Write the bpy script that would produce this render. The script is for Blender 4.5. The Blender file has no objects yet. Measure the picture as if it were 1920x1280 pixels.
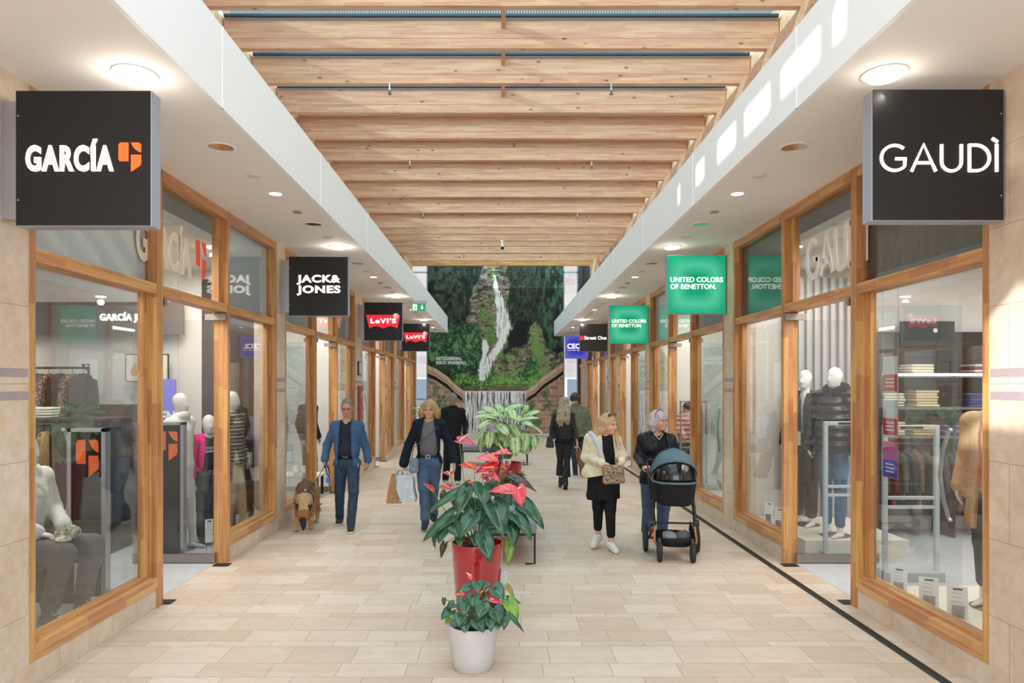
import bpy, bmesh, math, random
import numpy as np
from mathutils import Vector, Matrix, Euler
PI = math.pi
sc = bpy.context.scene
COL = sc.collection
R = random.Random(7)

# ------------------------------------------------------------------ camera, light, exposure
F, U0, V0, EYE = 1280.0, 940.0, 723.0, 1.90      # focal length in pixels, vanishing point, eye height
cam_d = bpy.data.cameras.new('camera'); cam = bpy.data.objects.new('camera', cam_d); COL.objects.link(cam)
cam.location = (0, 0, EYE); cam.rotation_euler = (PI / 2, 0, 0)
cam_d.sensor_width = 36; cam_d.lens = 24
cam_d.shift_x = (960 - U0) / 1920; cam_d.shift_y = (V0 - 640) / 1920
cam_d.clip_start = 0.05; cam_d.clip_end = 300
sc.camera = cam
sc.view_settings.view_transform = 'Standard'; sc.view_settings.look = 'None'
sc.view_settings.gamma = 1; sc.view_settings.use_curve_mapping = False
sc.view_settings.exposure = -0.04
sc.cycles.max_bounces = 10; sc.cycles.diffuse_bounces = 5; sc.cycles.glossy_bounces = 4
sc.cycles.transparent_max_bounces = 24; sc.cycles.transmission_bounces = 6
sc.cycles.sample_clamp_indirect = 4.0
sc.cycles.caustics_reflective = False; sc.cycles.caustics_refractive = False

w = bpy.data.worlds.new('sky'); sc.world = w; w.use_nodes = True
bg = w.node_tree.nodes['Background']; bg.inputs[0].default_value = (0.88, 0.94, 1.0, 1); bg.inputs[1].default_value = 1.15

def lamp(name, kind, loc, energy, color=(1, 1, 1), rot=(0, 0, 0), size=None, sy=None, **kw):
    d = bpy.data.lights.new(name, kind); d.energy = energy; d.color = color
    if kind == 'AREA':
        d.shape = 'RECTANGLE'; d.size = size; d.size_y = sy or size
    o = bpy.data.objects.new(name, d); o.location = loc; o.rotation_euler = rot; COL.objects.link(o)
    for k, v in kw.items(): setattr(d, k, v)
    return o
SUN = Vector((0.85, 0.42, -0.30)).normalized()
sun = lamp('sunlight', 'SUN', (-8, -4, 8), 5.5, (1, 0.96, 0.9), size=None)
sun.data.angle = 0.012
sun.rotation_euler = SUN.to_track_quat('-Z', 'Y').to_euler()
# daylight through the skylights over the passage and through the open near end of the passage
lamp('skylight_daylight', 'AREA', (0, 14.0, 7.3), 2900, (0.91, 0.96, 1.0), (0, 0, 0), 7.0, 26.8)
lamp('entrance_daylight', 'AREA', (0, -4.5, 3.2), 300, (0.97, 0.98, 1.0), (PI / 2, 0, 0), 7.0, 5.0)

# ------------------------------------------------------------------ helpers: meshes and tags
def tag(o, label=None, cat=None, group=None, kind=None):
    if label: o['label'] = label
    if cat: o['category'] = cat
    if group: o['group'] = group
    if kind: o['kind'] = kind
    return o
def empty(name, loc=(0, 0, 0), rz=0, parent=None):
    o = bpy.data.objects.new(name, None); o.location = loc; o.rotation_euler = (0, 0, rz); COL.objects.link(o)
    o.empty_display_size = .05
    if parent: o.parent = parent
    return o
def thing(name, label, cat, loc=(0, 0, 0), rz=0, group=None):
    return tag(empty(name, loc, rz), label, cat, group)
def link(name, me, mat=None, parent=None, loc=None, smooth=False):
    o = bpy.data.objects.new(name, me); COL.objects.link(o)
    if mat is not None:
        for m in (mat if isinstance(mat, (list, tuple)) else [mat]): me.materials.append(m)
    if parent: o.parent = parent
    if loc: o.location = loc
    if smooth: me.shade_smooth()
    return o
def copy_tree(o, parent=None):
    c = o.copy(); COL.objects.link(c)
    if parent: c.parent = parent
    for ch in list(o.children): copy_tree(ch, c)
    return c

class MB:
    """collects boxes, tubes, lathes, ribbons into one mesh"""
    def __init__(s): s.v = []; s.f = []; s.mi = []; s.cur = 0
    def add(s, vs, fs):
        n = len(s.v); s.v += [tuple(v) for v in vs]; s.f += [tuple(i + n for i in f) for f in fs]; s.mi += [s.cur] * len(fs)
        return s
    def box(s, x0, x1, y0, y1, z0, z1, M=None):
        if x0 > x1: x0, x1 = x1, x0
        if y0 > y1: y0, y1 = y1, y0
        if z0 > z1: z0, z1 = z1, z0
        vs = [Vector((x, y, z)) for z in (z0, z1) for y in (y0, y1) for x in (x0, x1)]
        if M is not None: vs = [M @ v for v in vs]
        return s.add(vs, [(0, 2, 3, 1), (4, 5, 7, 6), (0, 1, 5, 4), (2, 6, 7, 3), (0, 4, 6, 2), (1, 3, 7, 5)])
    def prism(s, poly, y0, y1, M=None):
        """poly: list of (x,z), extruded along y"""
        n = len(poly); vs = [Vector((x, y, z)) for y in (y0, y1) for x, z in poly]
        if M is not None: vs = [M @ v for v in vs]
        fs = [tuple(range(n)), tuple(range(2 * n - 1, n - 1, -1))] + [(i, i + n, (i + 1) % n + n, (i + 1) % n) for i in range(n)]
        return s.add(vs, fs)
    def tube(s, pts, rad, n=8, cap=True, flat=None):
        pts = [Vector(p) for p in pts]; m = len(pts)
        rad = rad if isinstance(rad, (list, tuple)) else [rad] * m
        vs = []; fs = []; up = None
        for i, p in enumerate(pts):
            t = (pts[min(i + 1, m - 1)] - pts[max(i - 1, 0)]).normalized()
            if up is None:
                up = Vector((0, 0, 1)) if abs(t.z) < .9 else Vector((0, 1, 0))
            a = t.cross(up).normalized(); b = a.cross(t).normalized(); up = b
            for k in range(n):
                ang = 2 * PI * k / n
                vs.append(p + a * math.cos(ang) * rad[i] + b * math.sin(ang) * rad[i] * (flat or 1))
        for i in range(m - 1):
            for k in range(n):
                fs.append((i * n + k, i * n + (k + 1) % n, (i + 1) * n + (k + 1) % n, (i + 1) * n + k))
        if cap: fs += [tuple(range(n - 1, -1, -1)), tuple(range((m - 1) * n, m * n))]
        return s.add(vs, fs)
    def lathe(s, prof, n=32, c=(0, 0, 0), M=None, sx=1, sy=1):
        vs = []; fs = []; m = len(prof)
        for r, z in prof:
            for k in range(n):
                a = 2 * PI * k / n
                v = Vector((math.cos(a) * r * sx, math.sin(a) * r * sy, z))
                vs.append((M @ v if M is not None else v) + Vector(c))
        for i in range(m - 1):
            for k in range(n):
                fs.append((i * n + k, i * n + (k + 1) % n, (i + 1) * n + (k + 1) % n, (i + 1) * n + k))
        if prof[0][0] > 1e-5: fs.append(tuple(range(n - 1, -1, -1)))
        if prof[-1][0] > 1e-5: fs.append(tuple(range((m - 1) * n, m * n)))
        return s.add(vs, fs)
    def grid(s, P):
        """P[i][j] points"""
        a = len(P); b = len(P[0]); vs = [p for r in P for p in r]
        return s.add(vs, [(i * b + j, i * b + j + 1, (i + 1) * b + j + 1, (i + 1) * b + j) for i in range(a - 1) for j in range(b - 1)])
    def build(s, name, mat, parent=None, loc=None, smooth=False, bevel=0, solid=0):
        me = bpy.data.meshes.new(name); me.from_pydata(s.v, [], s.f)
        o = link(name, me, mat, parent, loc)
        if any(s.mi): me.polygons.foreach_set('material_index', s.mi)
        if smooth:
            me.shade_smooth()
            try: me.set_sharp_from_angle(angle=0.7)
            except Exception: pass
        if solid:
            m = o.modifiers.new('t', 'SOLIDIFY'); m.thickness = solid; m.offset = 0
        if bevel:
            m = o.modifiers.new('b', 'BEVEL'); m.width = bevel; m.segments = 2; m.limit_method = 'ANGLE'
        return o

# ------------------------------------------------------------------ helpers: materials
def lin(c):
    if isinstance(c, str):
        c = c.lstrip('#'); c = [int(c[i:i + 2], 16) / 255 for i in (0, 2, 4)]
    return tuple((x / 12.92 if x <= .04045 else ((x + .055) / 1.055) ** 2.4) for x in c[:3]) + (1,)
class NT:
    def __init__(s, name):
        s.m = bpy.data.materials.new(name); s.m.use_nodes = True; s.t = s.m.node_tree
        s.b = s.t.nodes['Principled BSDF']; s.out = s.t.nodes['Material Output']
    def n(s, typ, ins=None, **kw):
        x = s.t.nodes.new(typ)
        for k, v in kw.items(): setattr(x, k, v)
        for k, v in (ins or {}).items():
            if isinstance(v, bpy.types.NodeSocket): s.t.links.new(v, x.inputs[k])
            else: x.inputs[k].default_value = v
        return x
    def math(s, op, a, b=0.0, c=0.0):
        return s.n('ShaderNodeMath', {0: a, 1: b, 2: c}, operation=op).outputs[0]
    def mix(s, fac, a, b, mode='MIX'):
        x = s.n('ShaderNodeMix', {0: fac}, data_type='RGBA', blend_type=mode)
        for i, v in ((6, a), (7, b)):
            if isinstance(v, bpy.types.NodeSocket): s.t.links.new(v, x.inputs[i])
            else: x.inputs[i].default_value = v
        return x.outputs[2]
    def ramp(s, fac, stops):
        x = s.n('ShaderNodeValToRGB', {0: fac}); e = x.color_ramp.elements
        while len(e) < len(stops): e.new(.5)
        for q, (p, c) in zip(e, stops): q.position = p; q.color = c if len(c) == 4 else lin(c)
        return x.outputs[0]
    def coords(s, scale=(1, 1, 1), loc=(0, 0, 0), rot=(0, 0, 0)):
        tc = s.n('ShaderNodeTexCoord')
        return s.n('ShaderNodeMapping', {0: tc.outputs['Object'], 1: loc, 2: rot, 3: scale}).outputs[0]
    def noise(s, vec, scale=5, detail=3, rough=.5, dist=0):
        return s.n('ShaderNodeTexNoise', {'Vector': vec, 'Scale': scale, 'Detail': detail, 'Roughness': rough, 'Distortion': dist}).outputs[0]
    def base(s, v): s.set('Base Color', v)
    def set(s, k, v):
        if isinstance(v, bpy.types.NodeSocket): s.t.links.new(v, s.b.inputs[k])
        else: s.b.inputs[k].default_value = v
    def bump(s, h, strength=.3, dist=.01):
        s.set('Normal', s.n('ShaderNodeBump', {'Height': h, 'Strength': strength, 'Distance': dist}).outputs[0])
MATS = {}
def plain(name, col, rough=.5, metal=0, var=0.0, vs=20, bump=0, bs=200, spec=None, coat=0, sheen=0):
    if name in MATS: return MATS[name]
    t = NT(name); c = lin(col); t.set('Roughness', rough); t.set('Metallic', metal); t.base(c)
    if coat: t.set('Coat Weight', coat); t.set('Coat Roughness', .05)
    if sheen: t.set('Sheen Weight', sheen)
    if spec is not None: t.set('Specular IOR Level', spec)
    if var or bump: vec = t.coords()
    if var:
        nn = t.noise(vec, vs, 4)
        d = tuple(x * (1 - var) for x in c[:3]) + (1,); e = tuple(min(1, x * (1 + var)) for x in c[:3]) + (1,)
        t.base(t.ramp(nn, [(.3, d), (.7, e)]))
    if bump: t.bump(t.noise(vec, bs, 3), bump, .004)
    MATS[name] = t.m; return t.m
def emit(name, col, strength=1, rough=.3):
    if name in MATS: return MATS[name]
    t = NT(name); t.base(lin(col)); t.set('Emission Color', lin(col)); t.set('Emission Strength', strength); t.set('Roughness', rough)
    MATS[name] = t.m; return t.m

def wood(name, light, dark, axis='X', scale=1.0, knots=True, lam=None, rough=.5, lamh=.045):
    """timber whose grain runs along one axis; lam = colour jitter between laminated staves"""
    t = NT(name); tc = t.n('ShaderNodeTexCoord').outputs['Object']
    sx = [1.0, 1.0, 1.0]; i = 'XYZ'.index(axis)
    st = [26.0 * scale] * 3; st[i] = 1.1 * scale
    v = t.n('ShaderNodeMapping', {0: tc, 3: st}).outputs[0]
    g = t.noise(v, 1.0, 5, .62, .4)
    st2 = [110.0 * scale] * 3; st2[i] = 3.0 * scale
    g2 = t.noise(t.n('ShaderNodeMapping', {0: tc, 3: st2}).outputs[0], 1.0, 3, .6)
    f = t.math('ADD', t.math('MULTIPLY', g, .7), t.math('MULTIPLY', g2, .35))
    col = t.ramp(f, [(.36, dark), (.62, light)])
    if lam:
        sp = t.n('ShaderNodeSeparateXYZ', {0: tc}); oth = [k for k in range(3) if k != i]
        a = t.math('FLOOR', t.math('MULTIPLY', sp.outputs[oth[0]], 1 / lamh))
        b = t.math('FLOOR', t.math('MULTIPLY', sp.outputs[oth[1]], 1 / lamh))
        row = t.n('ShaderNodeCombineXYZ', {0: a, 1: b, 2: 3.3}).outputs[0]
        r1 = t.n('ShaderNodeTexWhiteNoise', {'Vector': row}, noise_dimensions='3D').outputs[0]
        q = t.math('FLOOR', t.math('ADD', t.math('MULTIPLY', sp.outputs[i], 2.2), t.math('MULTIPLY', r1, 7.0)))
        cell = t.n('ShaderNodeCombineXYZ', {0: a, 1: b, 2: q}).outputs[0]
        r2 = t.n('ShaderNodeTexWhiteNoise', {'Vector': cell}, noise_dimensions='3D').outputs[0]
        hs = t.n('ShaderNodeHueSaturation', {'Hue': t.math('ADD', .5 - .012, t.math('MULTIPLY', r2, .024)),
             'Saturation': 1.0, 'Value': t.math('ADD', 1 - lam * .6, t.math('MULTIPLY', r2, lam)), 'Color': col})
        col = hs.outputs[0]
    if knots:
        kv = [7.0 * scale] * 3; kv[i] = 3.2 * scale
        vo = t.n('ShaderNodeTexVoronoi', {'Vector': t.n('ShaderNodeMapping', {0: tc, 3: kv}).outputs[0], 'Scale': 1.0, 'Randomness': 1.0})
        sel = t.math('GREATER_THAN', t.n('ShaderNodeSeparateColor', {0: vo.outputs['Color']}).outputs[0], .5)
        k = t.math('MULTIPLY', sel, t.n('ShaderNodeMapRange', {0: vo.outputs['Distance'], 1: .06, 2: .15, 3: .8, 4: 0.0}).outputs[0])
        col = t.mix(k, col, lin('5e3f28'))
    t.base(col); t.set('Roughness', rough); t.set('Specular IOR Level', .35)
    t.bump(f, .12, .004)
    return t.m

def stone(name):
    t = NT(name); tc = t.n('ShaderNodeTexCoord').outputs['Object']
    a = t.noise(tc, 2.2, 6, .65, .6); b = t.noise(tc, 14, 5, .7)
    c = t.ramp(t.math('ADD', t.math('MULTIPLY', a, .6), t.math('MULTIPLY', b, .4)), [(.34, 'c8b099'), (.5, 'd9c5b0'), (.64, 'e4d5c5')])
    rust = t.n('ShaderNodeMapRange', {0: t.noise(tc, 5, 6, .75, 1.2), 1: .58, 2: .72, 3: 0, 4: .45}).outputs[0]
    c = t.mix(rust, c, lin('d8a970'))
    sp = t.n('ShaderNodeSeparateXYZ', {0: tc})
    uv = t.n('ShaderNodeCombineXYZ', {0: t.math('ADD', sp.outputs[1], t.math('MULTIPLY', sp.outputs[0], .6)), 1: sp.outputs[2]}).outputs[0]
    br = t.n('ShaderNodeTexBrick', {'Vector': uv, 'Color1': (1, 1, 1, 1), 'Color2': (.93, .93, .93, 1), 'Mortar': (.55, .5, .44, 1),
             'Scale': 1.0, 'Mortar Size': .0022, 'Brick Width': .62, 'Row Height': .478, 'Mortar Smooth': .1}, offset=.5)
    c = t.mix(1.0, c, br.outputs[0], 'MULTIPLY')
    t.base(c); t.set('Roughness', .55); t.bump(br.outputs[1], -.2, .003)
    return t.m

def tile_floor():
    t = NT('stone_floor_tiles'); tc = t.n('ShaderNodeTexCoord').outputs['Object']
    sp = t.n('ShaderNodeSeparateXYZ', {0: tc}); x, y = sp.outputs[0], sp.outputs[1]
    P = .626
    q = t.math('DIVIDE', t.math('SUBTRACT', y, 4.676 - 10 * P), P); pi_ = t.math('FLOOR', q)
    fy = t.math('MULTIPLY', t.math('SUBTRACT', q, pi_), P)
    s1 = t.math('GREATER_THAN', fy, .302); s2 = t.math('GREATER_THAN', fy, .404)
    row = t.math('ADD', t.math('MULTIPLY', pi_, 3), t.math('ADD', s1, s2))
    # distance to the nearest course joint
    d0 = fy; d1 = t.math('ABSOLUTE', t.math('SUBTRACT', fy, .302)); d2 = t.math('ABSOLUTE', t.math('SUBTRACT', fy, .404)); d3 = t.math('SUBTRACT', P, fy)
    dy = t.math('MINIMUM', t.math('MINIMUM', d0, d1), t.math('MINIMUM', d2, d3))
    off = t.n('ShaderNodeTexWhiteNoise', {'W': row}, noise_dimensions='1D').outputs[0]
    qx = t.math('ADD', t.math('DIVIDE', x, .457), t.math('MULTIPLY', off, 5.0)); ix = t.math('FLOOR', qx)
    fx = t.math('SUBTRACT', qx, ix)
    dx = t.math('MULTIPLY', t.math('MINIMUM', fx, t.math('SUBTRACT', 1.0, fx)), .457)
    g = t.n('ShaderNodeMapRange', {0: t.math('MINIMUM', dx, dy), 1: .0015, 2: .0035, 3: 1.0, 4: 0.0}).outputs[0]
    cell = t.n('ShaderNodeCombineXYZ', {0: ix, 1: row}).outputs[0]
    rnd = t.n('ShaderNodeTexWhiteNoise', {'Vector': cell}, noise_dimensions='2D').outputs[0]
    st = t.n('ShaderNodeMapping', {0: tc, 3: (1.0, 2.6, 1)}).outputs[0]
    n1 = t.noise(st, 4.0, 6, .65, .8); n2 = t.noise(tc, 45, 4, .7)
    f = t.math('ADD', t.math('ADD', t.math('MULTIPLY', n1, .5), t.math('MULTIPLY', n2, .22)), t.math('MULTIPLY', rnd, .28))
    c = t.ramp(f, [(.3, 'c6ae99'), (.5, 'd1bdab'), (.72, 'dccdbf')])
    c = t.mix(t.math('MULTIPLY', g, .8), c, lin('8d7c66'))
    t.base(c); t.set('Roughness', t.math('ADD', .30, t.math('MULTIPLY', n2, .2))); t.set('Specular IOR Level', .4)
    t.bump(g, -.25, .003)
    return t.m

def glass_mat(name, tint='f4faf8', ior=1.5, rough=0.0, boost=1.0):
    t = NT(name); t.t.nodes.remove(t.b)
    bf = t.n('ShaderNodeNewGeometry').outputs['Backfacing']          # same reflectance from either side of the pane
    fr = t.n('ShaderNodeFresnel', {0: t.math('ADD', t.math('MULTIPLY', bf, 1 / ior - ior), ior)}).outputs[0]
    if boost != 1: fr = t.math('MINIMUM', t.math('MULTIPLY', fr, boost), 1.0)
    tr = t.n('ShaderNodeBsdfTransparent', {0: lin(tint)}); gl = t.n('ShaderNodeBsdfGlossy', {0: (1, 1, 1, 1), 'Roughness': rough})
    mx = t.n('ShaderNodeMixShader', {0: fr}); t.t.links.new(tr.outputs[0], mx.inputs[1]); t.t.links.new(gl.outputs[0], mx.inputs[2])
    t.t.links.new(mx.outputs[0], t.out.inputs[0])
    return t.m
M_BEAM = wood('larch_beam', 'd6a98c', 'b8896c', 'X', 1.0, True, .10, .6, .042)
M_BEAMY = wood('larch_boards_vertical', 'e6c4a4', 'cfa17a', 'Z', 1.0, True, .16, .6, .12)
M_FRV = wood('shopfront_timber_upright', 'd29d69', 'ab7443', 'Z', 1.0, False, .32, .38, .05)
M_FRH = wood('shopfront_timber_rail', 'd8a372', 'b57d4e', 'Y', 1.0, False, .25, .38, .055)
M_STONE = stone('limestone_cladding'); M_FLOOR = tile_floor()
M_GLASS = glass_mat('shop_glass', 'f3f7f8', 1.55)
M_CLEAR = glass_mat('clear_acrylic', 'f6fbf9', 1.3)
M_WHITE = plain('white_plaster', 'f1efec', .75)
M_FASC = plain('white_fascia_panel', 'f8fafd', .45)
M_ALU = plain('brushed_aluminium', 'b9bcc4', .35, .85)
M_ALUP = plain('grey_painted_aluminium', 'a9afbf', .4, .25)
M_STEEL = plain('brushed_steel', 'a19b94', .35, .9, .1, 40)
M_BLACK = plain('black_sign_face', '151517', .42)
M_DARK = plain('dark_metal', '2a2a2c', .5, .3)
M_SHOPW = plain('shop_wall_paint', 'e8e2dc', .8)
M_SHOPF = plain('shop_floor_resin', 'c3c2c4', .45, 0, .05, 6)
M_GREYP = plain('grey_soft_panel', '97a3a8', .5)
M_GAUDIP = plain('charcoal_panel', '46474d', .55)
M_LETTER = emit('lit_white_letter', 'fffaf3', 1.0)
M_LETTERG = emit('lit_cream_letter', 'fff6ec', 1.15)
# ------------------------------------------------------------------ the setting
XL, XR = -2.94, 3.03
SOF = 3.775                                             # underside of the low side ceilings
YN = 2.4                                                # near end of the side walls
def X(s, d): return XL - d if s < 0 else XR + d
def wb(mb, name, mat, parent=None, **kw):               # world-space mesh under a parent standing at its base
    if parent is not None:
        L = parent.location; mb.v = [(a - L.x, b - L.y, c - L.z) for a, b, c in mb.v]
    return mb.build(name, mat, parent, **kw)
def sbox(mb, s, d0, d1, y0, y1, z0, z1): mb.box(X(s, d0), X(s, d1), y0, y1, z0, z1)
def struct(mb, name, mat, **kw): return tag(mb.build(name, mat, **kw), kind='structure')

m = MB(); m.box(XL - .12, XR + .12, -5, 30, -.1, 0); struct(m, 'floor', M_FLOOR)
for s in (-1, 1):
    m = MB(); sbox(m, s, .12, 6.2, YN, 26.5, -.1, .004); struct(m, 'floor', M_SHOPF)
STARTS = {-1: [4.25, 9.27, 14.4, 19.2], 1: [4.24, 9.29, 14.31, 19.39]}
ENDS = {-1: [8.94, 13.75, 18.75, 23.5], 1: [8.93, 13.95, 19.0, 24.1]}
M_STRIPE = plain('purple_grey_stone_band', 'a89aa0', .5, 0, .08, 8)
for s, side in ((-1, 'left'), (1, 'right')):
    m = MB(); st, en = STARTS[s], ENDS[s]
    spans = [(YN, st[0])] + [(en[k], st[k + 1]) for k in range(3)] + ([(en[3], 24.6)] if s > 0 else [])
    for a, b in spans: sbox(m, s, 0, .30, a, b, 0, SOF + .1)
    for k in range(4):
        L = (en[k] - st[k]) / 4.68
        sbox(m, s, .01, .12, st[k], st[k] + 1.68 * L, 0, .172)
        sbox(m, s, .01, .12, st[k] + 3.08 * L + .06, en[k], 0, .172)
    struct(m, 'wall_' + side, M_STONE)
    m = MB()
    for a, b in spans:
        for z in (1.815, 1.955): sbox(m, s, -.003, .02, a, b - .012, z, z + .05)
    tag(m.build('trim_1' if s < 0 else 'trim_2', M_STRIPE), kind='structure')
    # low ceiling and its deep white fascia
    ye = 23.9 if s < 0 else 25.8
    xf = -1.88 if s < 0 else 1.99
    m = MB(); m.box(xf + s * .03, X(s, .1), 2.2, ye - .03, SOF, SOF + .12); struct(m, 'ceiling', M_WHITE)
    m = MB(); m.box(xf, xf + s * .03, 2.2, ye, SOF - .004, 4.32); m.box(xf + s * .03, X(s, 0), ye - .03, ye, SOF - .004, 4.32)
    j = MB()
    for y in np.arange(4.6, ye - .3, 2.5): j.box(xf - s * .004, xf + s * .01, y, y + .02, SOF - .004, 4.322)
    fo = struct(m, 'trim_3' if s < 0 else 'trim_4', M_FASC)
    j.build('panel_joint', plain('fascia_joint', 'fbfcfd', .3), fo)
    m = MB(); m.box(xf + s * .03, X(s, 6.4), 1.6, ye - .05, 4.2, 4.31); struct(m, 'ceiling', M_WHITE)      # roof over the shops
    # shop interiors: ceiling, back wall, party walls
    m = MB(); sbox(m, s, .13, 6.3, YN, 26, 3.42, 3.5); struct(m, 'ceiling', M_SHOPW)
    m = MB(); sbox(m, s, 6.1, 6.3, YN, 26.4, 0, 3.5); struct(m, 'wall_%s_back' % side, M_SHOPW)
    m = MB()
    for a, b in spans[1:4]: sbox(m, s, .2, 6.1, a + .1, b - .1, 0, 3.45)
    sbox(m, s, .3, 6.1, 3.9, 4.15, 0, 3.45)
    if s < 0: sbox(m, s, 0, 6.1, 23.5, 23.7, 0, SOF)
    else: sbox(m, s, .2, 6.1, 24.2, 24.5, 0, 3.45)
    struct(m, 'wall_%s_party' % side, M_SHOPW)
    for k in range(4):
        y0, y1 = st[k], en[k]
        lamp('shop_light', 'AREA', (X(s, 2.6), (y0 + y1) / 2, 3.40), (38 if s < 0 else 120) if k == 0 else 75,
             (1, .95, .89), (0, 0, 0), 3.6, 3.0)
        lamp('shop_window_light', 'AREA', (X(s, .75), (y0 + y1) / 2, 3.38), (120 if s < 0 else 70) if k == 0 else 60, (1, .94, .88), (0, 0, 0), .5, 4.0)
# slot drain along the right side and thresholds
M_DRAIN = plain('drain_grating', '4a4643', .5, .4)
m = MB(); m.box(2.815, 2.872, 2.4, 26, .0, .004)
for a in (2.812, 2.832, 2.852, 2.870): m.box(a, a + .005, 2.4, 26, .0, .009)
struct(m, 'trim_5', M_DRAIN)

# ---------------------------------------------------------- roof over the passage: timber beams and skylights
BZ = [2.0, 3.0, 3.97, 4.95, 5.93, 6.92, 7.906, 8.903, 9.933, 11.0, 12.14, 13.31, 14.58, 15.9, 17.33, 18.94, 19.8, 20.7, 21.5, 22.6, 24.0]
for i, y in enumerate(BZ):
    m = MB(); m.box(-3.62, 3.62, y, y + .10, 6.30, 6.715)
    m.box(-3.62, 3.62, y - .004, y, 6.43, 6.434)
    struct(m, 'trim_%d' % (10 + i), M_BEAM)
M_BEAMD = wood('end_beam_timber', 'd09a62', 'a56d3a', 'X', 1.0, True, .1, .5)
m = MB(); m.box(-3.62, 3.62, 24.9, 25.05, 6.285, 6.83); struct(m, 'trim_40', M_BEAMD)
ribbed = NT('ribbed_roof_glass'); rb = ribbed
wv = rb.n('ShaderNodeTexWave', {'Vector': rb.coords(), 'Scale': 9.0, 'Distortion': 0.2}, bands_direction='X').outputs[0]
rb.t.nodes.remove(rb.b)
tr = rb.n('ShaderNodeBsdfTransparent', {0: rb.ramp(wv, [(0, 'a9c0c4'), (1, 'e3eef0')])}); gl = rb.n('ShaderNodeBsdfGlossy', {1: .1})
mx = rb.n('ShaderNodeMixShader', {0: .08}); rb.t.links.new(tr.outputs[0], mx.inputs[1]); rb.t.links.new(gl.outputs[0], mx.inputs[2]); rb.t.links.new(mx.outputs[0], rb.out.inputs[0])
m = MB(); m.box(-3.6, 3.6, 2.0, 24.9, 6.72, 6.74); g = tag(m.build('window_1', ribbed.m), kind='structure')
m = MB(); d = MB(); c = MB()
for i in range(6, len(BZ)):
    y = BZ[i]
    if i < 10: m.box(-3.6, 3.6, y - .02, y, 6.668, 6.72); d.box(-3.6, 3.6, y - .06, y - .02, 6.69, 6.72)
    else: c.box(-3.6, 3.6, y - .2, y, 6.67, 6.72)
    c.box(.0, .055, BZ[i - 1] + .1, y, 6.56, 6.66) if i < 10 else None
m.build('frame', M_ALUP, g); d.build('gasket', plain('dark_gasket', '3c464c', .5), g)
tag(c.build('trim_41', M_BEAM), kind='structure')
# edge timbers and clerestory walls; the left one has invented openings that shape the sun patches
for s, side in ((-1, 'left'), (1, 'right')):
    xw = 3.63 * s
    m = MB(); m.box(xw - s * .16, xw, 1.3, 24.9, 6.12, 6.3); struct(m, 'trim_42' if s < 0 else 'trim_43', M_BEAM)
    m = MB()
    if s > 0: m.box(xw, xw + .06, 1.3, 26.3, 4.3, 6.9)
    else:
        m.box(xw - .06, xw, .98, 26.3, 4.3, 5.93); m.box(xw - .06, xw, 1.15, 26.3, 6.29, 6.9)
        y = 1.3
        ops = [(1.47, 2.07), (2.26, 2.80), (3.0, 3.5), (3.9, 4.2), (4.8, 4.92)]
        for a, b in ops:
            m.box(xw - .06, xw, y, a, 5.93, 6.29); y = b
        m.box(xw - .06, xw, y, 26.3, 5.93, 6.29)
        m.box(xw - .06, xw, -3, 1.15, 4.85, 6.9); m.box(xw - .06, xw, -3, .45, 0, 4.85); m.box(xw - .06, xw, .45, 2.6, 0, 4.0)  # unseen near-end blocks, added to bound the sun patch on the pillar
    struct(m, 'wall_%s_clerestory' % side, M_BEAMY)
    # stub walls with steel posts at the far end
    m = MB()
    for k in range(8):
        m.box(s * 3.24, s * 3.28, 23.0 + .24 * k, 23.225 + .24 * k, 4.3, 6.29)
    tag(m.build('wall_%s_boards' % side, M_BEAMY), kind='structure')
    for k, yy in enumerate((20.6, 21.5, 22.4)):
        m = MB(); m.box(s * 3.42, s * 3.5, yy, yy + .08, 4.32, 6.28); m.box(s * 3.38, s * 3.54, yy - .04, yy + .12, 4.32, 4.34)
        o = m.build('steel_post', M_ALU)
        tag(o, '%s galvanised steel post on the %s side above the white fascia' % (('nearest', 'middle', 'farthest')[k], side), 'post', 'roof posts on the %s side' % side)
m = MB(); m.box(-3.7, 3.7, 25.05, 27.1, 6.9, 6.92); struct(m, 'window_3', ribbed.m)
m = MB(); m.box(-3.69, -3.63, 23.7, 26.9, 0, 6.9); struct(m, 'wall_left_end', M_BEAMY)  # unseen end walls, added to keep stray sun off the mural
m = MB(); m.box(3.63, 3.69, 26.3, 26.9, 0, 6.9); struct(m, 'wall_right_end', M_BEAMY)

# ---------------------------------------------------------- far end: glazing beside the mural
YE = 26.6
fr = MB(); gl = MB()
for x0, x1 in ((-3.62, -2.87), (2.41, 3.0)):
    gl.box(x0, x1, YE + .06, YE + .07, 0, 6.9)
    for x in (x0, x1 - .05): fr.box(x, x + .05, YE + .03, YE + .12, 0, 6.9)
    for z in (.0, 1.35, 3.9, 6.3): fr.box(x0, x1, YE + .03, YE + .12, z, z + .05)
o = tag(gl.build('window_2', M_GLASS), kind='structure'); fr.build('frame', M_ALUP, o)
m = MB(); m.box(2.99, 3.14, YE - .1, YE + .1, 0, 6.9); m.box(3.0, 3.62, YE, YE + .1, 3.8, 6.9); struct(m, 'trim_44', plain('anthracite_cladding', '3b3c40', .5))
m = MB()
for a, b in ((24.6, 25.2), (25.2, 25.8), (25.8, 26.5)): m.box(XR + .03, XR + .09, a + .02, b - .02, .1, 2.6)
m.box(XR, XR + .12, 24.6, 26.5, 2.6, 2.72); m.box(XR, XR + .1, 24.6, 26.5, 0, .1); m.box(XR + .05, XR + .1, 24.6, 26.5, 2.72, SOF)
struct(m, 'wall_right_panelling', M_FRV)
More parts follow.
